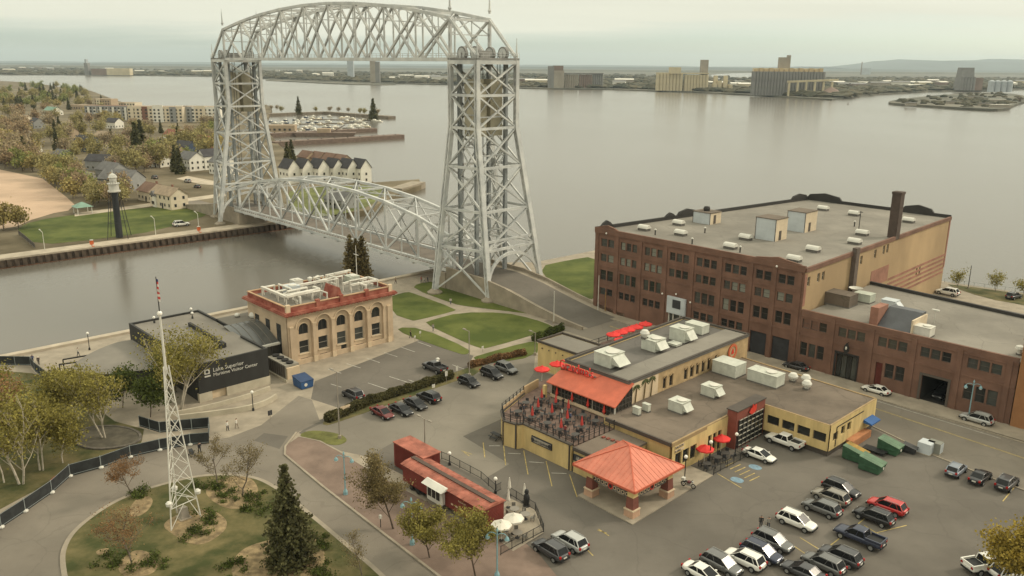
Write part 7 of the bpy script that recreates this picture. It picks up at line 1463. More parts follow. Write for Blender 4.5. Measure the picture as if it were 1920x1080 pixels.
seat_spots = [(68.3, -53.0, .5), (71.9, -52.8, 2.0), (75.0, -50.0, 1.0), (70.6, -46.9, 3.0), (77.6, -53.9, 5.0), (73.2, -49.9, 4.0)]
for j, (a, b, f) in enumerate(seat_spots):
    o, bo, *_r = person(a+.4, b+.5, 3.55, f, ('patio guest in a dark jacket near the lot end of the railing', 'patio guest in a grey jumper by the outer tables', 'patio guest in a blue shirt in the middle row', 'patio guest in black beside the sunroom', 'patio guest in a dark red top near the canopy end', 'patio guest in a pale shirt in the middle row')[j], (0, 0, 0), (0, 0, 0), h=1.7, step=.05)
    PEOPLE.append((o, bo, ((.05, .05, .06), (.2, .19, .18), (.08, .11, .2), (.02, .02, .02), (.18, .03, .03), (.45, .42, .37))[j], (.04, .04, .05), None))
dg = bpy.context.evaluated_depsgraph_get()
for o, bo, top, legs, hat in PEOPLE:
    ev = bo.evaluated_get(dg); me = bpy.data.meshes.new_from_object(ev); bo.modifiers.clear(); bo.data = me; me.materials.clear()
    hm = max(v.co.z for v in me.vertices)
    for mm in (mat('cloth_%s' % (round(top[0], 2), ) + '_%s_%s' % (round(top[1], 2), round(top[2], 2)), top, .85, var=0), mat('trousers_%s_%s' % (round(legs[0], 2), round(legs[2], 2)), legs, .85, var=0), SKIN, mat('hair', (.045, .032, .024), .8, var=0), mat('shoe', (.03, .028, .026), .7, var=0), mat('cap', (.6, .57, .5), .8, var=0)): me.materials.append(mm)
    for p in me.polygons:
        z = p.center.z/hm; y = abs(p.center.y)/hm; x = p.center.x
        p.material_index = 4 if z < .055 else 1 if z < .54 and y < .12 else 2 if (z > .845 and not (z > .93 or (x < .02 and z > .87))) else (5 if hat else 3) if z > .845 else 2 if (y > .115 and z < .525) else 0
        p.use_smooth = True
sk = sthing('stroller', 'dark stroller pushed along the drive by the screened fence', 'stroller', *(41.85, -91.94)); MB().hexa([(-.35, -.25, .45), (.35, -.25, .45), (.35, .25, .45), (-.35, .25, .45), (-.5, -.27, .95), (.2, -.27, .7), (.2, .27, .7), (-.5, .27, .95)]).build('seat', BLACKM, sk)
for x in (-.4, .4):
    for y in (-.28, .28): MB().tube((x, y-.03, .15), (x, y+.03, .15), .15, n=10).build('wheel', TYRE, sk)
m = MB(); m.beam((-.4, -.25, .2), (.7, -.25, 1.05), .04); m.beam((-.4, .25, .2), (.7, .25, 1.05), .04); m.beam((.7, -.25, 1.05), (.7, .25, 1.05), .04); m.build('frame', BLACKM, sk)

# ---------------------------------------------------------------- the far bank: houses, trees, light tower, marina
ROOFC = {'grey': mat('shingle_grey', (.14, .135, .13), .9, var=.15, scale=.5), 'brown': mat('shingle_brown', (.17, .105, .075), .9, var=.15, scale=.5), 'dark': mat('shingle_dark', (.055, .052, .055), .9, var=.15, scale=.5), 'green': mat('metal_green', (.18, .28, .22), .7, var=.1), 'red': mat('shingle_red', (.22, .09, .06), .9, var=.12), 'tan': mat('shingle_tan', (.30, .23, .16), .9, var=.15)}
WALC = {'white': mat('siding_white', (.68, .65, .57), .8, var=.06), 'cream': mat('siding_cream', (.60, .52, .39), .8, var=.06), 'blue': mat('siding_blue', (.055, .075, .12), .8, var=.1), 'tan': mat('siding_tan', (.38, .29, .20), .8, var=.08), 'brick': mat('siding_brick', (.20, .10, .07), .9, var=.1), 'grey': mat('siding_grey', (.26, .26, .25), .8, var=.08)}
HWIN = {}
def house(a, b, w, d, h, rot, wall, roof, lab, rh=None, group=None, name='house', z=0.0, nwin=None, door=True):
    """gabled house: w along its ridge, d across; walls to h, ridge rh above"""
    o = sthing(name, lab, 'house', a, b, z, group, rot); rh = rh or d*.36; W_, D_ = w/2, d/2
    m = MB(); m.box(-W_, W_, -D_, D_, -.1, h)
    for x in (-W_, W_): m.add([(x, -D_, h), (x, D_, h), (x, 0, h+rh)], [(0, 1, 2) if x > 0 else (0, 2, 1)])
    m.build('wall', WALC[wall], o)
    for s in (-1, 1):
        m = MB(); e = .35; k = rh/D_; P = [(-W_-e, s*(D_+e), h-e*k), (W_+e, s*(D_+e), h-e*k), (W_+e, 0, h+rh+.02), (-W_-e, 0, h+rh+.02)]
        P = P if s < 0 else [P[1], P[0], P[3], P[2]]; m.hexa([(x, y, q) for x, y, q in P]+[(x, y, q+.16) for x, y, q in P]); m.build('roof', ROOFC[roof], o)
    st_ = max(1, int(h/2.7)); nw = nwin or max(2, int(w/2.6)); nd = max(1, int(d/3))
    if 'w' not in HWIN: HWIN['w'] = (MB().box(-.55, .55, -.04, .04, 0, 1.3).mesh('window', WFRAMEL), MB().box(-.43, .43, -.06, .06, .12, 1.18).mesh('pane', GLASS))
    for f in range(st_):
        for i in range(nw):
            for s in (-1, 1): q = put('window', HWIN['w'][0], o, (-W_+w*(i+.5)/nw, s*D_, .9+f*2.7)); put('pane', HWIN['w'][1], q)
        for i in range(nd):
            for s in (-1, 1): q = put('window', HWIN['w'][0], o, (s*W_, -D_+d*(i+.5)/nd, .9+f*2.7), math.pi/2); put('pane', HWIN['w'][1], q)
    if door: m = MB(); m.box(W_*.1, W_*.1+1, -D_-.06, -D_+.02, 0, 2.1); m.build('door', DARKD, o)
    if (int(abs(a)+abs(b)) % 2) and name == 'house': m = MB(); m.box(W_*.3, W_*.3+.7, .2, .8, h+rh*.3, h+rh+.9); m.build('chimney', WALC['brick'], o)
    return o
HS = [(-169.79, -11.22), (-190.25, -9.13), (-233.42, -6.72), (-266.8, 0.37), (-306.4, 7.81), (-277.19, 42.96), (-275.46, 52.19), (-250.44, 47.92), (-301.26, 35.79), (-325.36, 54.7), (-349.75, 70.38), (-408.69, 32.84), (-457.82, 58.21), (-364.77, 6.65), (-335.48, -5.56), (-422.81, 5.09), (-516.68, 23.74), (-516, 53.11), (-363.52, 53.44), (-813.69, 123.78), (-688.21, 65.81), (-470.56, 82.19), (-439.95, 100.37), (-373.61, 92.4), (-622.72, 88.12), (-590.9, 109.82), (-628.17, 60.98), (-583.4, 29.14)]
HD = [(15, 7, 5.4, .15, 'cream', 'tan', 'cream two storey beach house with tan roof behind the light tower lawn'), (12, 8, 4, .1, 'cream', 'brown', 'low house with a reddish brown roof behind the cream beach house'), (17, 10, 4.4, .5, 'grey', 'grey', 'wide grey roofed house behind the white lantern of the light tower'), (14, 9, 4.6, .2, 'grey', 'grey', 'grey roofed house second row behind the light tower'), (12, 8, 5, .6, 'grey', 'dark', 'dark roofed house farther back above the light tower'), (13, 9, 6, .1, 'white', 'grey', 'white gabled house nearest the bridge tower, grey roof'), (10, 9, 7, 1.6, 'white', 'dark', 'tall white house with a dark gable beside the far bridge tower'), (14, 8, 6, .1, 'white', 'grey', 'white house partly hidden behind the far bridge tower'), (9, 7, 4, .3, 'white', 'tan', 'small white house with a pale tan roof among the trees'), (13, 9, 5, .1, 'tan', 'dark', 'tan house with a dark hipped roof behind the white ones'), (14, 9, 5, .2, 'blue', 'dark', 'dark roofed house before the apartment blocks'), (12, 9, 6.5, .4, 'blue', 'dark', 'dark blue house standing tall among the trees'), (9, 8, 5, .4, 'tan', 'tan', 'tan house beside the dark blue one'), (12, 7, 3.4, .2, 'grey', 'grey', 'low grey house at the edge of the beach trees'), (10, 7, 3.2, .3, 'white', 'tan', 'low white house by the beach trees'), (10, 8, 4, .2, 'white', 'tan', 'white house among the rusty trees'), (11, 8, 4, .5, 'white', 'grey', 'white house with a grey roof among the orange trees'), (12, 8, 5, .2, 'tan', 'brown', 'brown roofed house in the middle of the trees'), (11, 8, 5, .4, 'tan', 'brown', 'tan house with a brown roof beside the tall evergreen'), (20, 11, 4, .2, 'white', 'green', 'long pavilion with a pale green roof'), (16, 10, 4, .3, 'cream', 'tan', 'cream house with a pinkish roof left of the green pavilion'), (12, 9, 5, .2, 'brick', 'brown', 'brown house before the grey apartment block'), (14, 9, 5, .3, 'white', 'red', 'white house with a red roof before the cream apartments'), (13, 10, 5, .2, 'brick', 'red', 'red brick house near the marina road'), (10, 8, 4, .3, 'tan', 'tan', 'tan roofed shed near the sports field'), (12, 9, 5, .4, 'white', 'dark', 'white house with a dark roof beyond the green pavilion'), (12, 9, 5, .1, 'grey', 'dark', 'dark roofed house among the far trees'), (12, 9, 5, .3, 'tan', 'red', 'red roofed house at the frame edge among orange trees')]
for (a, b), (w_, d_, h, rt, wl, rf, lab) in zip(HS, HD): house(a, b, w_, d_, h, rt, wl, rf, lab, group='houses on the far bank')
gb = sthing('porch_gable', 'cross gable wing of the cream beach house', 'house', *(-174.22, -12.56)); MB().box(-2.4, 2.4, -3, 3, 0, 4.6).build('wall', WALC['white'], gb)
m = MB(); m.hexa([(-2.8, -3.3, 4.3), (2.8, -3.3, 4.3), (2.8, 3.3, 4.3), (-2.8, 3.3, 4.3), (-.1, -3.3, 6.2), (.1, -3.3, 6.2), (.1, 3.3, 6.2), (-.1, 3.3, 6.2)]); m.build('roof', ROOFC['grey'], gb); MB().box(-1, 1, -3.06, -2.98, .9, 2.2).build('window', GLASS, gb)
# white gabled townhouses on the harbour edge
TH_ = [(-197.35, 54.39), (-194.7, 60.29), (-190.13, 65.7), (-187.26, 71.88), (-181.45, 75.99), (-177.65, 80.49)]
ord_ = ('first', 'second', 'third', 'fourth', 'fifth', 'sixth')
for k, (a, b) in enumerate(TH_): house(a-4, b+3, 9, 5.8, 7.2, 0.0, 'white', 'dark', f'white gabled harbour townhouse, {ord_[k]} from the far bridge tower', rh=3.7, group='white gabled townhouses', name='townhouse')
TB = [(-258.02, 99.6), (-249.68, 101.93), (-239.44, 102.96), (-229.84, 103.54)]
for k, (a, b) in enumerate(TB): house(a, b, 10, 7.5, 4.6, .0, 'tan', 'brown', f'brown roofed townhouse behind the white row, {ord_[k]} from the tower', rh=3.0, group='brown roofed townhouses', name='townhouse')
house(*(-127.08, 38.46), 11, 8, 3.4, .1, 'grey', 'grey', 'low blue grey boathouse on the harbour lawn seen through the span', name='boathouse', nwin=4)
# apartment blocks
def block(px, w_, d_, h, rot, wall, lab, bays, name='apartment_block', top=None):
    a, b = px; o = sthing(name, lab, 'building', a, b, 0, None, rot); m = MB(); m.box(-w_/2, w_/2, -d_/2, d_/2, -.1, h); m.build('wall', WALC[wall], o); m = MB(); m.box(-w_/2+.3, w_/2-.3, -d_/2+.3, d_/2-.3, h, h+.1); m.build('roof', ROOFC['tan'] if not top else ROOFC[top], o)
    for i, (x0, x1, mt, hh) in enumerate(bays): m = MB(); m.box(-w_/2+x0, -w_/2+x1, -d_/2-.7, -d_/2-.003, 0, hh); m.build('bay', WALC[mt], o)
    if 'a' not in HWIN: HWIN['a'] = (MB().box(-.9, .9, -.06, .06, 0, 1.7).mesh('window', WFRAME), MB().box(-.78, .78, -.09, .09, .1, 1.6).mesh('pane', GLASS2))
    for f in range(int(h/3.1)):
        for i in range(int(w_/4)):
            x = -w_/2+4*(i+.5); y = -d_/2-(.7 if any(x0 < x+w_/2 < x1 for x0, x1, _, _ in bays) else 0)-.04
            q = put('window', HWIN['a'][0], o, (x, y, .9+f*3.1)); put('pane', HWIN['a'][1], q)
    return o
AP = [(-701.05, 146.78), (-646.55, 168.86), (-624.23, 198.84)]
block(AP[0], 48, 16, 13, .75, 'grey', 'grey apartment block with pale columns before the inlet', [(3+i*6, 5+i*6, 'white', 12) for i in range(8)], top='brown')
block(AP[1], 52, 16, 14, .75, 'cream', 'cream apartment block with coloured bays, nearer the grey one', [(1, 6, 'cream', 15), (14, 19, 'brick', 14), (24, 34, 'white', 15.5), (40, 46, 'grey', 14)])
block(AP[2], 44, 16, 14, .75, 'white', 'white apartment block just behind the far bridge tower', [(2, 9, 'white', 15), (12, 17, 'grey', 14), (20, 30, 'cream', 15)])
block((-989.32, 233.75), 26, 12, 8, .5, 'tan', 'tan low block behind the grey apartments', [(3, 9, 'cream', 8)]); block((-895.93, 230.37), 24, 12, 7, .5, 'cream', 'cream low block behind the cream apartments', [(3, 9, 'tan', 7)])
block((-900.82, 181.37), 30, 14, 5, .4, 'tan', 'long tan shed at the edge of the trees', []); block((-1391.73, 250.02), 50, 16, 5, .4, 'tan', 'long pale shed far up the point', [])
# trees: eight grown prototypes, copied
TPR = []
for k, (kind, h, sp_, bark, n) in enumerate((('green', 9, 1.0, BARK, 650), ('olive', 9, 1.0, BARKG, 650), ('yellow', 8, 1.05, BARKG, 600), ('rust', 9, 1.0, BARKG, 600), ('brown', 9, .9, BARKG, 480), ('olive', 11, .8, BARK, 700))):
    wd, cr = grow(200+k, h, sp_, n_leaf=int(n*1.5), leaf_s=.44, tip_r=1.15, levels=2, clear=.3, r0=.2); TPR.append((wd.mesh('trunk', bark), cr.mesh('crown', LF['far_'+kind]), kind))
wd, cr = conifer(300, 11, 2.6, 14, .55); TPR.append((wd.mesh('trunk', BARK), cr.mesh('crown', LF['needle']), 'evergreen'))
TLAB = {'green': 'fresh green tree', 'olive': 'olive leafing tree', 'yellow': 'yellow green tree', 'rust': 'rusty orange tree', 'brown': 'bare brown tree', 'evergreen': 'dark evergreen'}; WHERE = 'among the houses on the far bank'
r = random.Random(91)
def btree(a, b, k, s, lab=None, grp='trees on the far bank', z=0.0):
    t_, c_, kind = TPR[k]; o = sthing('tree' if kind != 'evergreen' else 'evergreen_tree', lab or TLAB[kind]+' '+WHERE, 'tree', a, b, z, grp, r.random()*6.28)
    o.scale = (s*r.uniform(.85, 1.15), s*r.uniform(.85, 1.15), s*r.uniform(.9, 1.1)); put('trunk', t_, o); put('crown', c_, o); return o
def clear_of_houses(a, b, d=5.0): return all((a-x)**2+(b-y)**2 > d*d for x, y in HS+TH_+AP)
WHERE = 'among the houses on the far bank'
for (a, b) in [(-291, 20), (-515, 12), (-313, 66), (-742, 149), (-388, 44), (-854, 87), (-833, 121), (-328, 23), (-923, 181), (-1277, 221), (-388, 14), (-367, -24), (-659, 98), (-431, 98), (-476, 41), (-399, 25), (-314, -18), (-600, 82), (-283, 6), (-324, -24), (-644, 52), (-239, -25), (-633, 127), (-901, 164), (-1005, 136), (-1347, 243), (-377, 100), (-767, 143), (-516, 74), (-490, 7), (-537, 28), (-502, 46), (-438, 126), (-306, 10), (-670, 127), (-966, 204), (-323, 72), (-604, 109), (-744, 76), (-290, -8), (-302, 41), (-281, 20), (-327, 3), (-475, 36), (-375, 53), (-450, -5), (-352, -2), (-271, -4), (-360, 11), (-268, -16), (-298, 50), (-420, 51), (-423, 113), (-297, 29), (-364, 66), (-497, 100), (-277, 15), (-300, 24), (-983, 119), (-350, 19), (-347, -6), (-779, 161), (-1052, 141), (-1403, 268), (-558, 89), (-372, 47), (-577, 22), (-545, 55), (-598, 115), (-484, 120), (-326, 55), (-983, 201), (-390, 51), (-577, 119), (-428, 2), (-514, 61), (-698, 89), (-507, 156), (-705, 162), (-404, 111), (-638, 105), (-391, -6), (-671, 121), (-964, 170), (-455, 76), (-361, 47), (-439, 28), (-580, 96), (-361, 60), (-784, 75), (-378, 86), (-396, 32), (-340, 47), (-554, 74), (-276, -18), (-483, 99), (-297, -13), (-410, 43), (-411, 3), (-284, -22), (-317, 48), (-342, -28), (-395, -2), (-927, 195), (-595, 43), (-294, 15), (-516, 154), (-353, -22), (-383, -5), (-358, 35), (-426, 20), (-313, -12), (-592, 61), (-327, 43), (-366, -16), (-1073, 155), (-741, 174), (-426, 105), (-288, -12), (-1081, 191), (-639, 74), (-997, 209), (-322, 55), (-472, 113), (-400, 90), (-515, 119), (-494, 92), (-1097, 262), (-968, 145), (-717, 99), (-712, 81), (-482, 32), (-233, -24), (-319, 37), (-364, -13), (-348, 2), (-1211, 228), (-653, 101), (-294, 33), (-790, 101), (-490, 94), (-588, 107), (-415, 104), (-1325, 263), (-1257, 292), (-550, 53), (-1311, 279), (-465, 20), (-429, 39), (-681, 60)]:
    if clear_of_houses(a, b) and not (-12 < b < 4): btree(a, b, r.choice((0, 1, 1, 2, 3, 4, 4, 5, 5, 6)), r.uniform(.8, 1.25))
WHERE = 'in the orange grove above the beach'
for (a, b) in [(-361, -11), (-614, 44), (-425, -12), (-385, -11), (-382, -14), (-374, -18), (-521, 28), (-410, -4), (-465, 2), (-405, 1), (-377, -21), (-666, 45), (-592, 43), (-425, -7), (-335, -25), (-403, -3), (-318, -21), (-561, 20), (-662, 51), (-704, 66), (-356, -23), (-540, 24), (-528, 13), (-343, -18), (-363, -17), (-471, 17), (-403, -7), (-750, 75), (-451, -3), (-619, 42), (-531, 18), (-499, 11), (-588, 35), (-491, 13), (-328, -19), (-386, -20), (-403, -14), (-519, 25), (-498, 17), (-437, -6), (-343, -22), (-366, -22), (-335, -15), (-371, -10)]: 
    if clear_of_houses(a, b, 5): btree(a, b, r.choice((3, 3, 2, 4)), r.uniform(.9, 1.5))
WHERE = 'along the edge of the beach'
for (a, b) in [(-260, -23), (-237, -25), (-270, -26), (-266, -26), (-234, -23), (-229, -24), (-244, -24), (-205, -28), (-216, -26), (-215, -28), (-228, -26), (-187, -33), (-213, -33), (-193, -32), (-255, -28), (-245, -21), (-204, -25), (-198, -28), (-236, -28), (-261, -26), (-227, -29), (-249, -26)]: btree(a, b, r.choice((0, 2, 3, 1)), r.uniform(.7, .95))
WHERE = 'behind the light tower lawn'
for (a, b) in [(-180, -29), (-190, -27), (-207, -22), (-194, -19), (-194, -21), (-181, -26), (-210, -17), (-189, -24)]: btree(a, b, r.choice((2, 3, 5)), r.uniform(.7, 1.0))
WHERE = 'in the wood far up the point'
for (a, b) in [(-1384, 266), (-988, 128), (-1280, 180), (-1140, 213), (-1408, 214), (-1281, 272), (-1779, 331), (-931, 151), (-1020, 184), (-1053, 170), (-1512, 246), (-1049, 201), (-1806, 371), (-1614, 296), (-1016, 149), (-972, 130), (-1265, 224), (-1732, 382), (-1239, 180), (-1359, 254), (-1166, 182), (-1154, 232), (-977, 147), (-1290, 258), (-1412, 324), (-1596, 318), (-1161, 163), (-1044, 137), (-1051, 131), (-1229, 270), (-1524, 342), (-1307, 284), (-925, 122), (-1359, 317), (-1643, 369), (-1499, 356), (-929, 106), (-938, 120), (-1385, 231), (-1718, 336), (-1707, 369), (-1079, 184), (-1351, 300), (-1227, 280), (-1650, 348), (-1555, 363), (-1196, 216), (-1662, 327), (-1212, 228), (-1199, 240), (-1073, 166), (-1128, 202), (-1185, 164), (-1010, 143), (-1122, 229)]: btree(a, b, r.choice((0, 0, 5, 6)), r.uniform(1.0, 1.5), None, 'trees on the far bank')
for (a, b), s, lab in zip([(-339.2, 37.83), (-348.37, 44.14), (-273.77, 33.25), (-264.15, 31.5), (-695.13, 339.86), (-569.51, 353.31), (-256.96, 89.31), (-254.13, 85.23), (-176.06, -64.79), (-163.73, -65.57)], (2.0, 1.8, 1.3, 1.2, 1.6, 1.9, 1.3, 1.2, .0, .0), ('tall dark evergreen, one of two side by side before the apartments', 'tall dark evergreen, second of two side by side before the apartments', 'dark evergreen beside the white houses, nearer the light tower', 'dark evergreen beside the white houses, nearer the bridge', 'lone dark conifer among the marina boats', 'lone dark conifer on the tip of the marina spit', 'dark evergreen beside the townhouses, taller', 'dark evergreen beside the townhouses, shorter', '', '')):
    if s: btree(a, b, 6, s, lab)
btree(*(-158.83, -69.85), 2, 1.0, 'yellow tree at the frame edge beside the beach'); btree(*(-159.83, -65.39), 2, .85, 'yellow bush at the corner of the far lawn'); btree(*(-311.63, 71.44), 2, 1.7, 'large orange yellow tree behind the far bridge tower'); btree(*(-326.01, 71.5), 5, 1.3, 'olive tree beside the large orange yellow tree')
# light tower
LTB = mat('tower_black', (.030, .032, .034), .6, var=.2); lt = sthing('light_tower', 'black cylindrical light tower with a white lantern and thin braces', 'lighthouse', -122.5, -45.8)
MB().tube((0, 0, 0), (0, 0, 14.6), 1.05, .95, n=16).build('cylinder', LTB, lt); MB().lathe([(1.9, 14.6), (1.9, 15.0), (1.5, 15.05), (1.5, 17.0), (1.9, 17.05), (1.9, 17.3), (1.05, 17.35), (1.05, 19.0), (1.4, 19.05), (.9, 19.9), (.15, 20.4), (.1, 21.4)], 16).build('lantern', WMET, lt)
m = MB(); n = 16
for i in range(n): g0, g1 = 6.283*i/n, 6.283*(i+1)/n; m.beam((1.85*math.cos(g0), 1.85*math.sin(g0), 18.1), (1.85*math.cos(g1), 1.85*math.sin(g1), 18.1), .06); m.beam((1.85*math.cos(g0), 1.85*math.sin(g0), 17.3), (1.85*math.cos(g0), 1.85*math.sin(g0), 18.1), .05)
m.build('gallery_rail', BLACKM, lt)
MB().tube((0, 0, 17.4), (0, 0, 18.9), .95, n=12).build('lantern_glass', GLASS2, lt)
for i in range(4):
    g = i*math.pi/2+.3; c, s = math.cos(g), math.sin(g); MB().tube((4.2*c, 4.2*s, 0), (1.8*c, 1.8*s, 14.8), .11, n=6).build('leg', LTB, lt)
    c2, s2 = math.cos(g+math.pi/2), math.sin(g+math.pi/2)
    for z, f in ((5.0, .66), (10.0, .33)): q = 1.8+2.4*f; MB().tube((q*c, q*s, z), (q*c2, q*s2, z), .05, n=5).build('strut', LTB, lt)
# promenade lamps, life ring stands, white van, beach shelter
for (a, b), lab in zip([(-118.54, -68.42), (-119.53, -35.61), (-119.15, -21.51)], ('white bent lamp post at the lawn corner of the far promenade', 'white bent lamp post right of the light tower', 'white twin lamp post near the far bridge tower')):
    o = sthing('promenade_lamp', lab, 'lamp', a, b); MB().tube((0, 0, 0), (0, 0, 5.2), .12, .08, n=6).build('pole', WMET, o); MB().beam((0, 0, 5.2), (-1.0, -.4, 5.9), .12).build('arm', WMET, o); MB().box(-1.6, -.9, -.5, -.2, 5.8, 6.0).build('lamp_head', WMET, o)
ORG_ = mat('safety_orange', (.55, .12, .035), .6, var=0)
for (a, b), lab in zip([(-112.5, -57.1), (-112.5, -24.3)], ('orange life ring stand left of the light tower', 'orange life ring stand near the far bridge tower')):
    o = sthing('life_ring_stand', lab, 'life ring', a, b, .45); MB().box(-.25, .25, -.5, .5, .5, 1.7).build('cabinet', ORG_, o); MB().box(-.1, .1, -.1, .1, 0, .5).build('post', ORG_, o); MB().lathe([(.5, 1.75), (.5, 1.9)], 10).build('ring', WMET, o); m = MB(); m.box(1.0, 1.15, -.35, .35, -2.6, .2); m.build('ladder', ORG_, o)
car('suv', 'white', *(-128.5, -23.6), 85, 'white van parked on the far promenade lawn', name='parked_van', cat='van', group='vehicles on the far bank', s=1.15)
for k, (a, b) in enumerate([(-212.48, 18.01), (-254.36, 15.19), (-231.85, 21.78)]): car(('sedan', 'suv', 'suv')[k], ('black', 'grey', 'silver')[k], a, b, 180, ('black car on the road before the white houses', 'grey car parked behind the grey roofs', 'silver car on the far road by the bridge')[k], group='vehicles on the far bank')
bs_ = sthing('beach_shelter', 'small pale green roofed shelter at the beach edge', 'shelter', *(-176.16, -40.36)); m = MB(); m.hexa([(-3, -3, 2.6), (3, -3, 2.6), (3, 3, 2.6), (-3, 3, 2.6), (-.3, -.3, 4.2), (.3, -.3, 4.2), (.3, .3, 4.2), (-.3, .3, 4.2)]); m.build('roof', ROOFC['green'], bs_)
for x in (-2.4, 2.4):
    for y in (-2.4, 2.4): MB().box(x-.12, x+.12, y-.12, y+.12, 0, 2.6).build('post', WMET, bs_)
fence('dune_fence', 'dark timber fence beside the beach corner', [(-148.01, -68.23), (-135.43, -69.05), (-121.98, -70.1)], 1.6, 4, mat('timber_dark', (.08, .07, .06), .9, var=.2), pm=GREYP)
# harbour piers, docks and boats
RUST = mat('rusty_steel', (.16, .115, .09), .9, var=.2); DOCK = mat('dock_timber', (.17, .14, .105), .9, var=.2)
def pier(pts, z, w, mt, lab, name='pier'):
    o = sthing(name, lab, 'pier', *pts[0]); m = MB(); strip(m, pts, w, -3, z); sb(m, 'deck', mt, o)
    for i in range(10 if mt is RUST else 0): f = (i+.5)/10; k = f*(len(pts)-1); j = int(k); p, q = pts[j], pts[min(j+1, len(pts)-1)]; x, y = p[0]+(q[0]-p[0])*(k-j), p[1]+(q[1]-p[1])*(k-j); m = MB(); m.box(x-.25, x+.25, y-.25, y+.25, z, z+.6); sb(m, 'bollard', BLACKM, o)
    return o
pier([(-387.39, 146.8), (-383.76, 199.37), (-383.73, 252.99)], .9, 9, RUST, 'long low rusty pier reaching into the harbour'); pier([(-454.23, 178.87), (-453.39, 223.01), (-450.29, 274.08)], .9, 8, RUST, 'shorter rusty pier above the long one'); pier([(-697.05, 302.48), (-696.53, 374.4), (-579.99, 383.7)], .6, 10, DOCK, 'marina spit ending with the lone conifer'); pier([(-161.58, 78.11), (-151.39, 82.48), (-161.76, 102.12)], .7, 7, CONC, 'concrete harbour pier beyond the townhouses')
bg_ = sthing('dredge_barge', 'rusty barge with deckhouse moored at the shorter pier', 'barge', *(-436.89, 218), z=-2.2, rz=.9); MB().hexa([(-22, -5, 0), (22, -5, 0), (22, 5, 0), (-22, 5, 0), (-24, -5, 3), (24, -5, 3), (24, 5, 3), (-24, 5, 3)]).build('hull', RUST, bg_); MB().box(-6, 4, -3, 3, 3, 6).build('deckhouse', WALC['tan'], bg_); MB().beam((5, 0, 3), (16, 0, 9), .6).build('boom', RUST, bg_)
block((-478.99, 198.86), 30, 12, 5, .9, 'tan', 'tan warehouse at the root of the rusty piers', [], 'warehouse')
BH = []
for k, (L_b, c) in enumerate(((7, 'white'), (9, 'white'), (6, 'blue'), (8, 'cream'))):
    h_ = MB(); S = []
    for f, wd_ in ((-.5, .8), (-.2, 1.0), (.2, .95), (.42, .5), (.5, .06)): x = f*L_b; w1 = wd_*L_b*.16; S.append([(x, -w1*.6, 0), (x, w1*.6, 0), (x, w1, 1.1+.25*max(0, f)), (x, -w1, 1.1+.25*max(0, f))])
    loft(h_, S); BH.append((h_.mesh('hull', WALC[c]), MB().hexa([(-L_b*.25, -L_b*.1, 1.1), (L_b*.15, -L_b*.1, 1.1), (L_b*.15, L_b*.1, 1.1), (-L_b*.25, L_b*.1, 1.1), (-L_b*.2, -L_b*.08, 2.1), (L_b*.05, -L_b*.08, 2.1), (L_b*.05, L_b*.08, 2.1), (-L_b*.2, L_b*.08, 2.1)]).mesh('cabin', WALC['white']), MB().tube((L_b*.08, 0, 1), (L_b*.08, 0, L_b*1.25), .07, .04, n=5).mesh('mast', WMET)))
for i, (a, b) in enumerate([(-517, 266), (-624, 357), (-609, 261), (-500, 233), (-515, 291), (-511, 273), (-585, 265), (-490, 215), (-512, 215), (-536, 230), (-581, 286), (-494, 206), (-649, 351), (-591, 264), (-616, 281), (-621, 349), (-647, 377), (-506, 224), (-573, 290), (-547, 300), (-555, 275), (-528, 315), (-513, 213), (-549, 280), (-583, 273), (-501, 246), (-563, 248), (-528, 238), (-530, 258), (-587, 254), (-619, 292), (-633, 320), (-566, 335), (-552, 235), (-502, 239), (-498, 298), (-560, 261), (-477, 218), (-507, 265), (-602, 349), (-621, 303), (-497, 279), (-495, 214), (-615, 318), (-513, 302), (-520, 300), (-535, 223), (-489, 256), (-657, 336), (-602, 301), (-559, 321), (-520, 248), (-499, 290), (-549, 346), (-630, 329), (-573, 325), (-606, 288), (-484, 218), (-475, 256), (-574, 271), (-573, 334), (-580, 307), (-651, 323), (-577, 347), (-482, 235), (-562, 350)]):
    k = i % 4; o = sthing('moored_boat', ('small white boat moored in the marina', 'long white boat moored in the marina', 'blue boat moored in the marina', 'cream boat moored in the marina')[k], 'boat', a, b, -2.3, 'boats in the marina', r.choice((.2, .25, 3.3, 1.8))); put('hull', BH[k][0], o); put('cabin', BH[k][1], o)
    if i % 2 == 0: put('mast', BH[k][2], o)
for k, (p, q) in enumerate(zip([(-572.67, 243.37), (-524.11, 217.85), (-628.33, 302.25), (-572.67, 293.9)], [(-545.36, 330.74), (-496.54, 275.56), (-567.93, 355.47), (-477.68, 258.25)])): pier([p, q], -1.5, 2.2, DOCK, f'narrow marina dock, {ord_[k]} from the lone conifer', 'dock')
for (a, b) in [(-610, 386), (-713, 350), (-684, 384), (-670, 388), (-765, 344), (-687, 374), (-631, 384), (-700, 364), (-756, 346), (-723, 334), (-640, 384), (-617, 384)]: btree(a, b, r.choice((4, 1)), .6, 'low brown scrub tree on the marina spit', 'scrub on the marina spit')

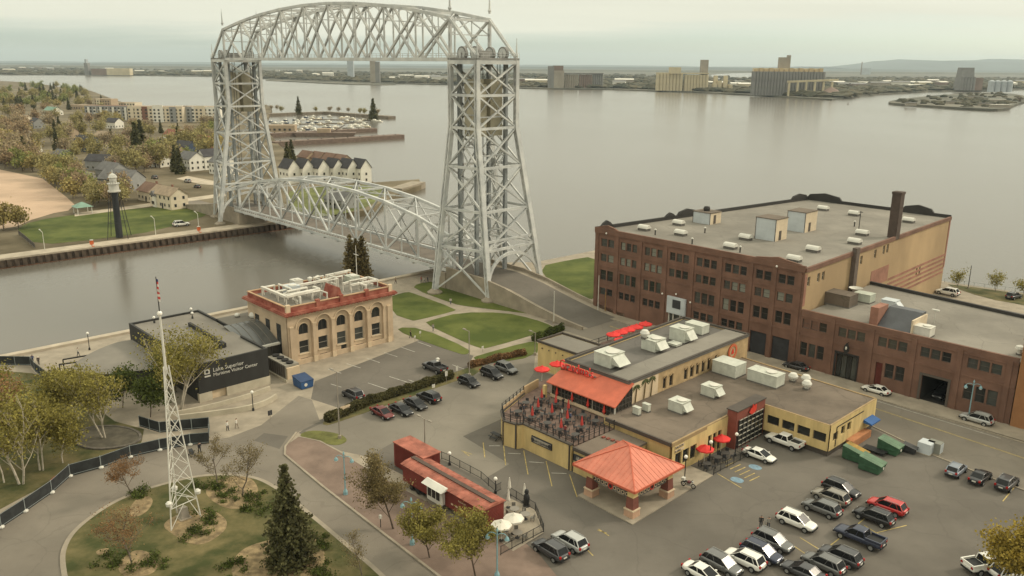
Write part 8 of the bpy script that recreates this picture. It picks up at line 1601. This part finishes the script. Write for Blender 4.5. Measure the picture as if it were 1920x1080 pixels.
# ---------------------------------------------------------------- far shore
def wsheet(name, pts, z, m, kind='structure', th=6):
    o = MB().prism(pts, z-th, z).build(name, m); tag(o, kind=kind); return o
shore = [(-3032.55, 3333.68), (-2443, 3378.48), (-1990.81, 3324.65), (-1805.68, 3445.19), (-1545.27, 3437.58), (-1135.16, 3361.94), (-859.56, 2984.05), (-690.21, 2751.84), (-515.72, 2564.53), (-334.87, 2411.16), (-171.76, 2336.95), (-3.8, 2061.51), (96.01, 1998.07), (232.35, 1991.99), (317.61, 1892.21), (385.95, 1834.98), (474.28, 1661.44), (527.08, 1513.6), (549.26, 1471.23), (653.92, 1643.41), (767.04, 1788.79), (929.57, 1968.94), (1103.58, 2115.23), (1181.88, 2113.79), (1373.2, 2303.35), (2337.26, 2809.45)]
wsheet('far_shore', shore+[(30000, 9000), (30000, 42000), (-30000, 42000), (-30000, 6000)], .6, FARG)
spit = smooth_poly([(574.6, 1332.19), (702.27, 1524.37), (882.38, 1751.51), (1041.32, 1903.35), (1095.49, 1863.89), (945.15, 1547.93), (771.12, 1311.7), (651.62, 1125.49), (616.78, 1175.41), (600.3, 1266.02)], 2); wsheet('spit', spit, 1.0, FARG)
wsheet('shoal', smooth_poly([(-836.74, 2783.69), (-735.27, 2932.33), (-546.98, 2720.71), (-341.18, 2479.17), (-307.21, 2231.2), (-462.82, 2300.19), (-632.1, 2519.08)], 1), -.6, FARG)
for pts in ([(337.02, 2897.55), (557.6, 3180.39), (447.04, 2546.38), (343.12, 2324.06), (261.33, 2242.67)], [(1404.35, 6169.84), (2663.17, 7999.74), (1522.61, 4653.87), (870.85, 3205.14), (794.53, 3390.68)], [(-5.8, 3046.32), (73.23, 3188.97), (79.3, 2712.95), (3.13, 2532)], [(-3832.87, 6413.64), (-3934.92, 7349.2), (-3141.17, 5932.85), (-2983.52, 4989.35)]): wsheet('inlet', smooth_poly(pts, 2), .9, WATER, th=.2)
FOR = mat('far_wood', (.050, .056, .034), .95, var=.4, scale=.02, col2=(.105, .090, .055)); HILL = mat('hill_wood', (.036, .046, .040), .95, var=.25, scale=.002)
# low wooded ridges running to the horizon
def ridge(name, lab, x0, x1, y, h, seed, dep=900, step=60, m=None, prof=None):
    r = random.Random(seed); mb = MB(); n = int((x1-x0)/step); hs = []; v = 0
    for i in range(n+1):
        v = .8*v+r.gauss(0, .25); f = (prof(x0+(x1-x0)*i/n) if prof else 1.0); hs.append(max(2, h*f*(1+.25*v)))
    for i in range(n):
        xa, xb = x0+(x1-x0)*i/n, x0+(x1-x0)*(i+1)/n
        mb.add([(xa, y, -2), (xb, y, -2), (xb, y+dep*.25, hs[i+1]*.8), (xa, y+dep*.25, hs[i]*.8)], [(0, 1, 2, 3)]); mb.add([(xa, y+dep*.25, hs[i]*.8), (xb, y+dep*.25, hs[i+1]*.8), (xb, y+dep*.6, hs[i+1]), (xa, y+dep*.6, hs[i])], [(0, 1, 2, 3)]); mb.add([(xa, y+dep*.6, hs[i]), (xb, y+dep*.6, hs[i+1]), (xb, y+dep, -2), (xa, y+dep, -2)], [(0, 1, 2, 3)])
    o = mb.build(name, m or FOR); tag(o, kind='structure'); return o
ridge('hills', '', -9000, 12000, 7000, 13, 1, 1200, 80); ridge('hills', '', -12000, 15000, 11000, 26, 2, 2500, 140, HILL); ridge('hills', '', -20000, 22000, 19000, 48, 3, 4000, 300, HILL)
ridge('hills', '', 5600, 22000, 13500, 195, 4, 6000, 250, HILL, lambda x: .28 if x < 6300 else min(1.0, .28+(x-6300)/1300*.72))
# belt of trees on the far land, read as one mass
r = random.Random(17); mb = MB()
def clump(x, y, s, h):
    n = 6; b = len(mb.v)
    for k, (rr, z) in enumerate(((.9, 0), (1.0, .5), (.55, .9))):
        for i in range(n): g = 6.283*i/n+k*.4; q = s*rr*r.uniform(.8, 1.2); mb.v.append((x+q*math.cos(g), y+q*math.sin(g), .5+h*z*r.uniform(.85, 1.15)))
    mb.v.append((x, y, .5+h)); 
    for k in range(2):
        for i in range(n): mb.f.append((b+k*n+i, b+k*n+(i+1) % n, b+(k+1)*n+(i+1) % n, b+(k+1)*n+i)); mb.m.append(0)
    for i in range(n): mb.f.append((b+2*n+i, b+2*n+(i+1) % n, b+3*n)); mb.m.append(0)
for i in range(4200):
    u = r.random(); k = r.randrange(len(shore)-1); f = r.random(); sx = shore[k][0]+(shore[k+1][0]-shore[k][0])*f; sy = shore[k][1]+(shore[k+1][1]-shore[k][1])*f; d = 60+2600*u**1.6
    L_n = math.hypot(sx, sy); clump(sx+sx/L_n*d, sy+sy/L_n*d, r.uniform(8, 26), r.uniform(5, 12))
for i in range(160): p = r.choice(spit); c = r.random(); q = (1020, 1560) if False else None; x = 760+(p[0]-760)*c*.9; y = 1400+(p[1]-1400)*c*.9; clump(x, y, r.uniform(3, 8), r.uniform(2, 6))
o = mb.build('far_woods', FOR); tag(o, 'mass of distant trees on the far harbour shore', 'trees', kind='stuff')
# grain elevators
SILO = {'tan': mat('silo_tan', (.30, .265, .215), .9, var=.12, scale=.05), 'cream': mat('silo_cream', (.50, .43, .29), .9, var=.1, scale=.05), 'grey': mat('silo_grey', (.20, .195, .185), .9, var=.12, scale=.05), 'brown': mat('silo_brown', (.20, .145, .12), .9, var=.12, scale=.05), 'steel': mat('silo_steel', (.36, .39, .41), .5, var=.1, scale=.05)}
def gthing(name, lab, cat, xy, rz=0.0, group=None): return thing(name, lab, cat, (*xy, .6), rz, group)
def silos(o, x0, x1, y, h, n, mt, rows=2):
    rr = (x1-x0)/n/2
    me = MB().tube((0, 0, 0), (0, 0, h), rr*.99, n=10).mesh('silo', SILO[mt])
    for k in range(rows):
        for i in range(n): put('silo', me, o, (x0+rr*(2*i+1), y+k*rr*2, 0))
def fbox(o, name, x0, x1, y0, y1, z0, z1, mt): return MB().box(x0, x1, y0, y1, z0, z1).build(name, mt, o)
e = gthing('grain_elevator', 'brown grey grain elevator with a tall head block and three silo groups', 'grain elevator', (153.71, 2036.71))
fbox(e, 'head_block', -72, -58, 0, 26, 0, 50, SILO['grey']); fbox(e, 'head_block', -58, -34, 0, 26, 0, 40, SILO['tan']); fbox(e, 'head_house', -60, -36, 2, 22, 40, 51, SILO['brown']); silos(e, -32, 0, 12, 31, 6, 'tan'); silos(e, 3, 34, 12, 31, 6, 'brown'); silos(e, 36, 60, 12, 32, 5, 'grey'); fbox(e, 'gallery', -32, 60, 8, 20, 32, 35, SILO['grey'])
e = gthing('grain_elevator', 'cream grain elevator of two silo groups with a tall slim tower', 'grain elevator', (370.64, 1867.77))
silos(e, -58, 0, 12, 36, 8, 'cream'); silos(e, 4, 56, 12, 34, 8, 'cream'); fbox(e, 'head_house', -30, -6, 6, 22, 36, 50, SILO['cream']); fbox(e, 'tower', 41, 56, 20, 36, 0, 66, SILO['tan']); fbox(e, 'gallery', -58, 56, 10, 22, 36, 38.5, SILO['cream'])
for x in (66, 76, 88, 100): fbox(e, 'shed', x, x+8, 4, 18, 0, 10+(x % 7)*2, SILO['cream'])
fbox(e, 'head_house', 70, 78, 18, 26, 0, 33, SILO['cream']); fbox(e, 'head_house', 92, 100, 18, 26, 0, 33, SILO['cream'])
e = gthing('grain_elevator', 'large grey grain elevator with ochre roof bins and a head tower', 'grain elevator', (521.01, 1588.12))
silos(e, -70, 66, 30, 44, 24, 'grey', 3); fbox(e, 'roof_gallery', -66, 62, 34, 52, 44, 50, SILO['cream']); fbox(e, 'head_tower', -18, -3, 40, 54, 50, 70, SILO['tan']); fbox(e, 'head_tower', -3, 2, 42, 52, 50, 74, SILO['tan'])
for i in range(14): fbox(e, 'roof_bin', -68+i*9.4, -61+i*9.4, 30, 36, 44, 48+(i % 2)*2.5, mat('ochre_bin', (.46, .35, .20), .9))
m = MB(); m.beam((-12, 6, 26), (82, 6, 30), 5, 3.5); m.build('conveyor_gallery', SILO['cream'], e)
for i in range(6): fbox(e, 'trestle', -10+i*16, -7+i*16, 4, 8, 0, 26, SILO['cream'])
m = MB(); m.lathe([(34, 0), (6, 15), (1, 17)], 14, (70, 4, 0)); m.build('stockpile', SILO['brown'], e)
e = gthing('grain_elevator', 'tall dark tapering elevator tower near the right edge', 'grain elevator', (1108.8, 2095.05)); MB().hexa([(-19, 0, 0), (19, 0, 0), (19, 30, 0), (-19, 30, 0), (-15, 2, 54), (13, 2, 54), (13, 26, 54), (-15, 26, 54)]).build('tower', SILO['grey'], e); silos(e, -18, 18, -1.5, 32, 5, 'grey', 1); fbox(e, 'annexe', 20, 40, 4, 24, 0, 30, SILO['brown'])
e = gthing('steel_tank', 'group of silver steel tanks beside the dark elevator tower', 'tank', (1120.98, 1977.42)); silos(e, -26, 30, 0, 24, 4, 'steel', 1)
for i in range(4): MB().lathe([(7, 0), (1, 3)], 10, (-26+7*(2*i+1), 0, 24)).build('tank_roof', SILO['steel'], e)
e = gthing('grain_elevator', 'pale slab tower seen under the middle of the top truss', 'grain elevator', (-398.02, 2458.26)); fbox(e, 'tower', -13, 2, 0, 16, 0, 62, SILO['tan']); fbox(e, 'tower', 2, 14, 0, 16, 0, 58, SILO['grey'])
e = gthing('grain_elevator', 'blue grey slab tower seen left of the pale one under the truss', 'grain elevator', (-590.62, 3112.87)); fbox(e, 'tower', -12, 10, 0, 18, 0, 62, SILO['steel']); fbox(e, 'head_house', -8, 4, 2, 14, 62, 72, SILO['steel'])
e = gthing('ore_dock', 'dark ship loader tower with pale sheds on the far left shore', 'loader', (-1656.76, 3368.54)); fbox(e, 'tower', -26, -12, 0, 20, 0, 46, SILO['grey']); fbox(e, 'tower', -22, -16, 0, 16, 46, 60, SILO['steel']); fbox(e, 'shed', 0, 60, 0, 30, 0, 24, SILO['brown']); fbox(e, 'shed', 60, 150, 0, 30, 0, 26, SILO['cream'])
e = gthing('smoke_stack', 'thin dark smoke stack with a low plant on the far shore', 'chimney', (2531.59, 6269.03)); MB().tube((0, 0, 0), (0, 0, 90), 5, 3, n=8).build('stack', SILO['brown'], e); fbox(e, 'plant', 10, 70, 0, 40, 0, 45, SILO['steel'])
# low harbour buildings
r = random.Random(23); WHB = mat('far_white_roof', (.62, .59, .52), .8, var=0)
LB = [(-2659.71, 4516.9), (-2910.27, 5077.97), (-3443.97, 6214.1), (-2514.57, 4664.38), (-3924.69, 7372.84), (-2298.84, 4883.56), (-1939.21, 4229.37), (-1871.43, 4284.9), (-1709.16, 4148.99), (-1568.5, 4257.24), (-1394.08, 3914.8), (-1306.44, 4747.75), (-993.67, 3779.18), (-1091.47, 4359.05), (-820.81, 3539.3), (-715.04, 3303.84), (-399.26, 2877.03), (-419.32, 3320.85), (-313.71, 2913.84), (-298.35, 3134), (-236.99, 2758.75), (3.21, 2605.87), (32.97, 2406.24), (60, 2292.31), (269.11, 2191.87), (305.73, 2371.27), (585.43, 2461.13), (565.85, 2177.31), (554.75, 2035.87), (986.74, 2590.08), (886.24, 2268.68), (853.23, 2115.62), (1028.93, 2477.42), (958.24, 2238.57), (1227.64, 2810.57), (1048.38, 2314.92), (1232.63, 2669.08), (1070.55, 2269.89), (1185.18, 2465.42), (1405.63, 2870.81), (1182.91, 2353.29), (1411.22, 2418.4), (1662.96, 2807.35)]
for k, xy in enumerate(LB):
    mt = r.choice((WHB, WHB, SILO['cream'], SILO['tan'], SILO['brown'])); w_ = r.uniform(18, 60); h = r.uniform(7, 15); nm = {'far_white_roof': 'white', 'silo_cream': 'cream', 'silo_tan': 'tan', 'silo_brown': 'brown'}[mt.name]
    o = gthing('harbour_shed', f'low {nm} shed on the far harbour shore', 'shed', xy, r.uniform(-.3, .3), 'sheds on the far shore'); fbox(o, 'wall', -w_/2, w_/2, 0, 22, 0, h, mt); MB().hexa([(-w_/2-1, -1, h), (w_/2+1, -1, h), (w_/2+1, 23, h), (-w_/2-1, 23, h), (-w_/2-1, 10.8, h+3), (w_/2+1, 10.8, h+3), (w_/2+1, 11.2, h+3), (-w_/2-1, 11.2, h+3)]).build('roof', WHB if r.random() < .6 else SILO['grey'], o)
for xy, w_, lab in zip([(575.43, 1229.37), (670.51, 1294.79), (684.17, 1231.08), (679.72, 1185.09), (826.41, 1524.92), (786.27, 1388.59)], (14, 20, 18, 26, 24, 30), ('dark hut on the green end of the spit', 'grey hut in the middle of the spit', 'brown hut on the sandy part of the spit', 'pale boat shed at the tip of the spit', 'long grey shed at the back of the spit', 'pale flat roofed shed behind the tip of the spit')):
    o = gthing('spit_shed', lab, 'shed', xy); fbox(o, 'wall', -w_/2, w_/2, 0, 8, 0, 4, SILO['tan']); fbox(o, 'roof', -w_/2-.5, w_/2+.5, -.5, 8.5, 4, 4.5, WHB if 'pale' in lab else SILO['grey'])
for xy, lab in zip([(879.95, 1489.37), (828.93, 1396.17)], ('dark mooring pile in the inlet, taller', 'dark mooring pile in the inlet, shorter')): o = gthing('mooring_pile', lab, 'pile', xy); o.location.z = -2.2; MB().lathe([(2.2, -1), (2.0, 7), (1.0, 8)], 8).build('piles', PILE, o); MB().tube((0, 0, 8), (0, 0, 9.5), .4, n=6).build('post', BLACKM, o)
o = thing('channel_buoy', 'tiny channel buoy floating off the large elevator', 'buoy', (*(517.35, 1317.2), -2.2)); MB().lathe([(1.2, -.5), (1.3, .6), (.5, .9), (.3, 3.2), (.1, 3.4)], 8).build('float', SILO['brown'], o); MB().ball((0, 0, 3.6), .4, 6, 4).build('lamp', BLACKM, o)
# ---------------------------------------------------------------- the air between here and the hills
hz = MB(); hz.box(-26000, 26000, -400, 30000, -9, 420)
hm = bpy.data.materials.new('haze'); hm.use_nodes = True; N = hm.node_tree.nodes; N.remove(N['Principled BSDF']); pv_ = N.new('ShaderNodeVolumePrincipled'); hm.node_tree.links.new(pv_.outputs[0], N['Material Output'].inputs['Volume'])
pv_.inputs['Color'].default_value = (.80, .93, 1.0, 1); pv_.inputs['Density'].default_value = 5e-5; pv_.inputs['Anisotropy'].default_value = .2
tag(hz.build('haze', hm), 'pale haze over the harbour', 'haze', kind='stuff')
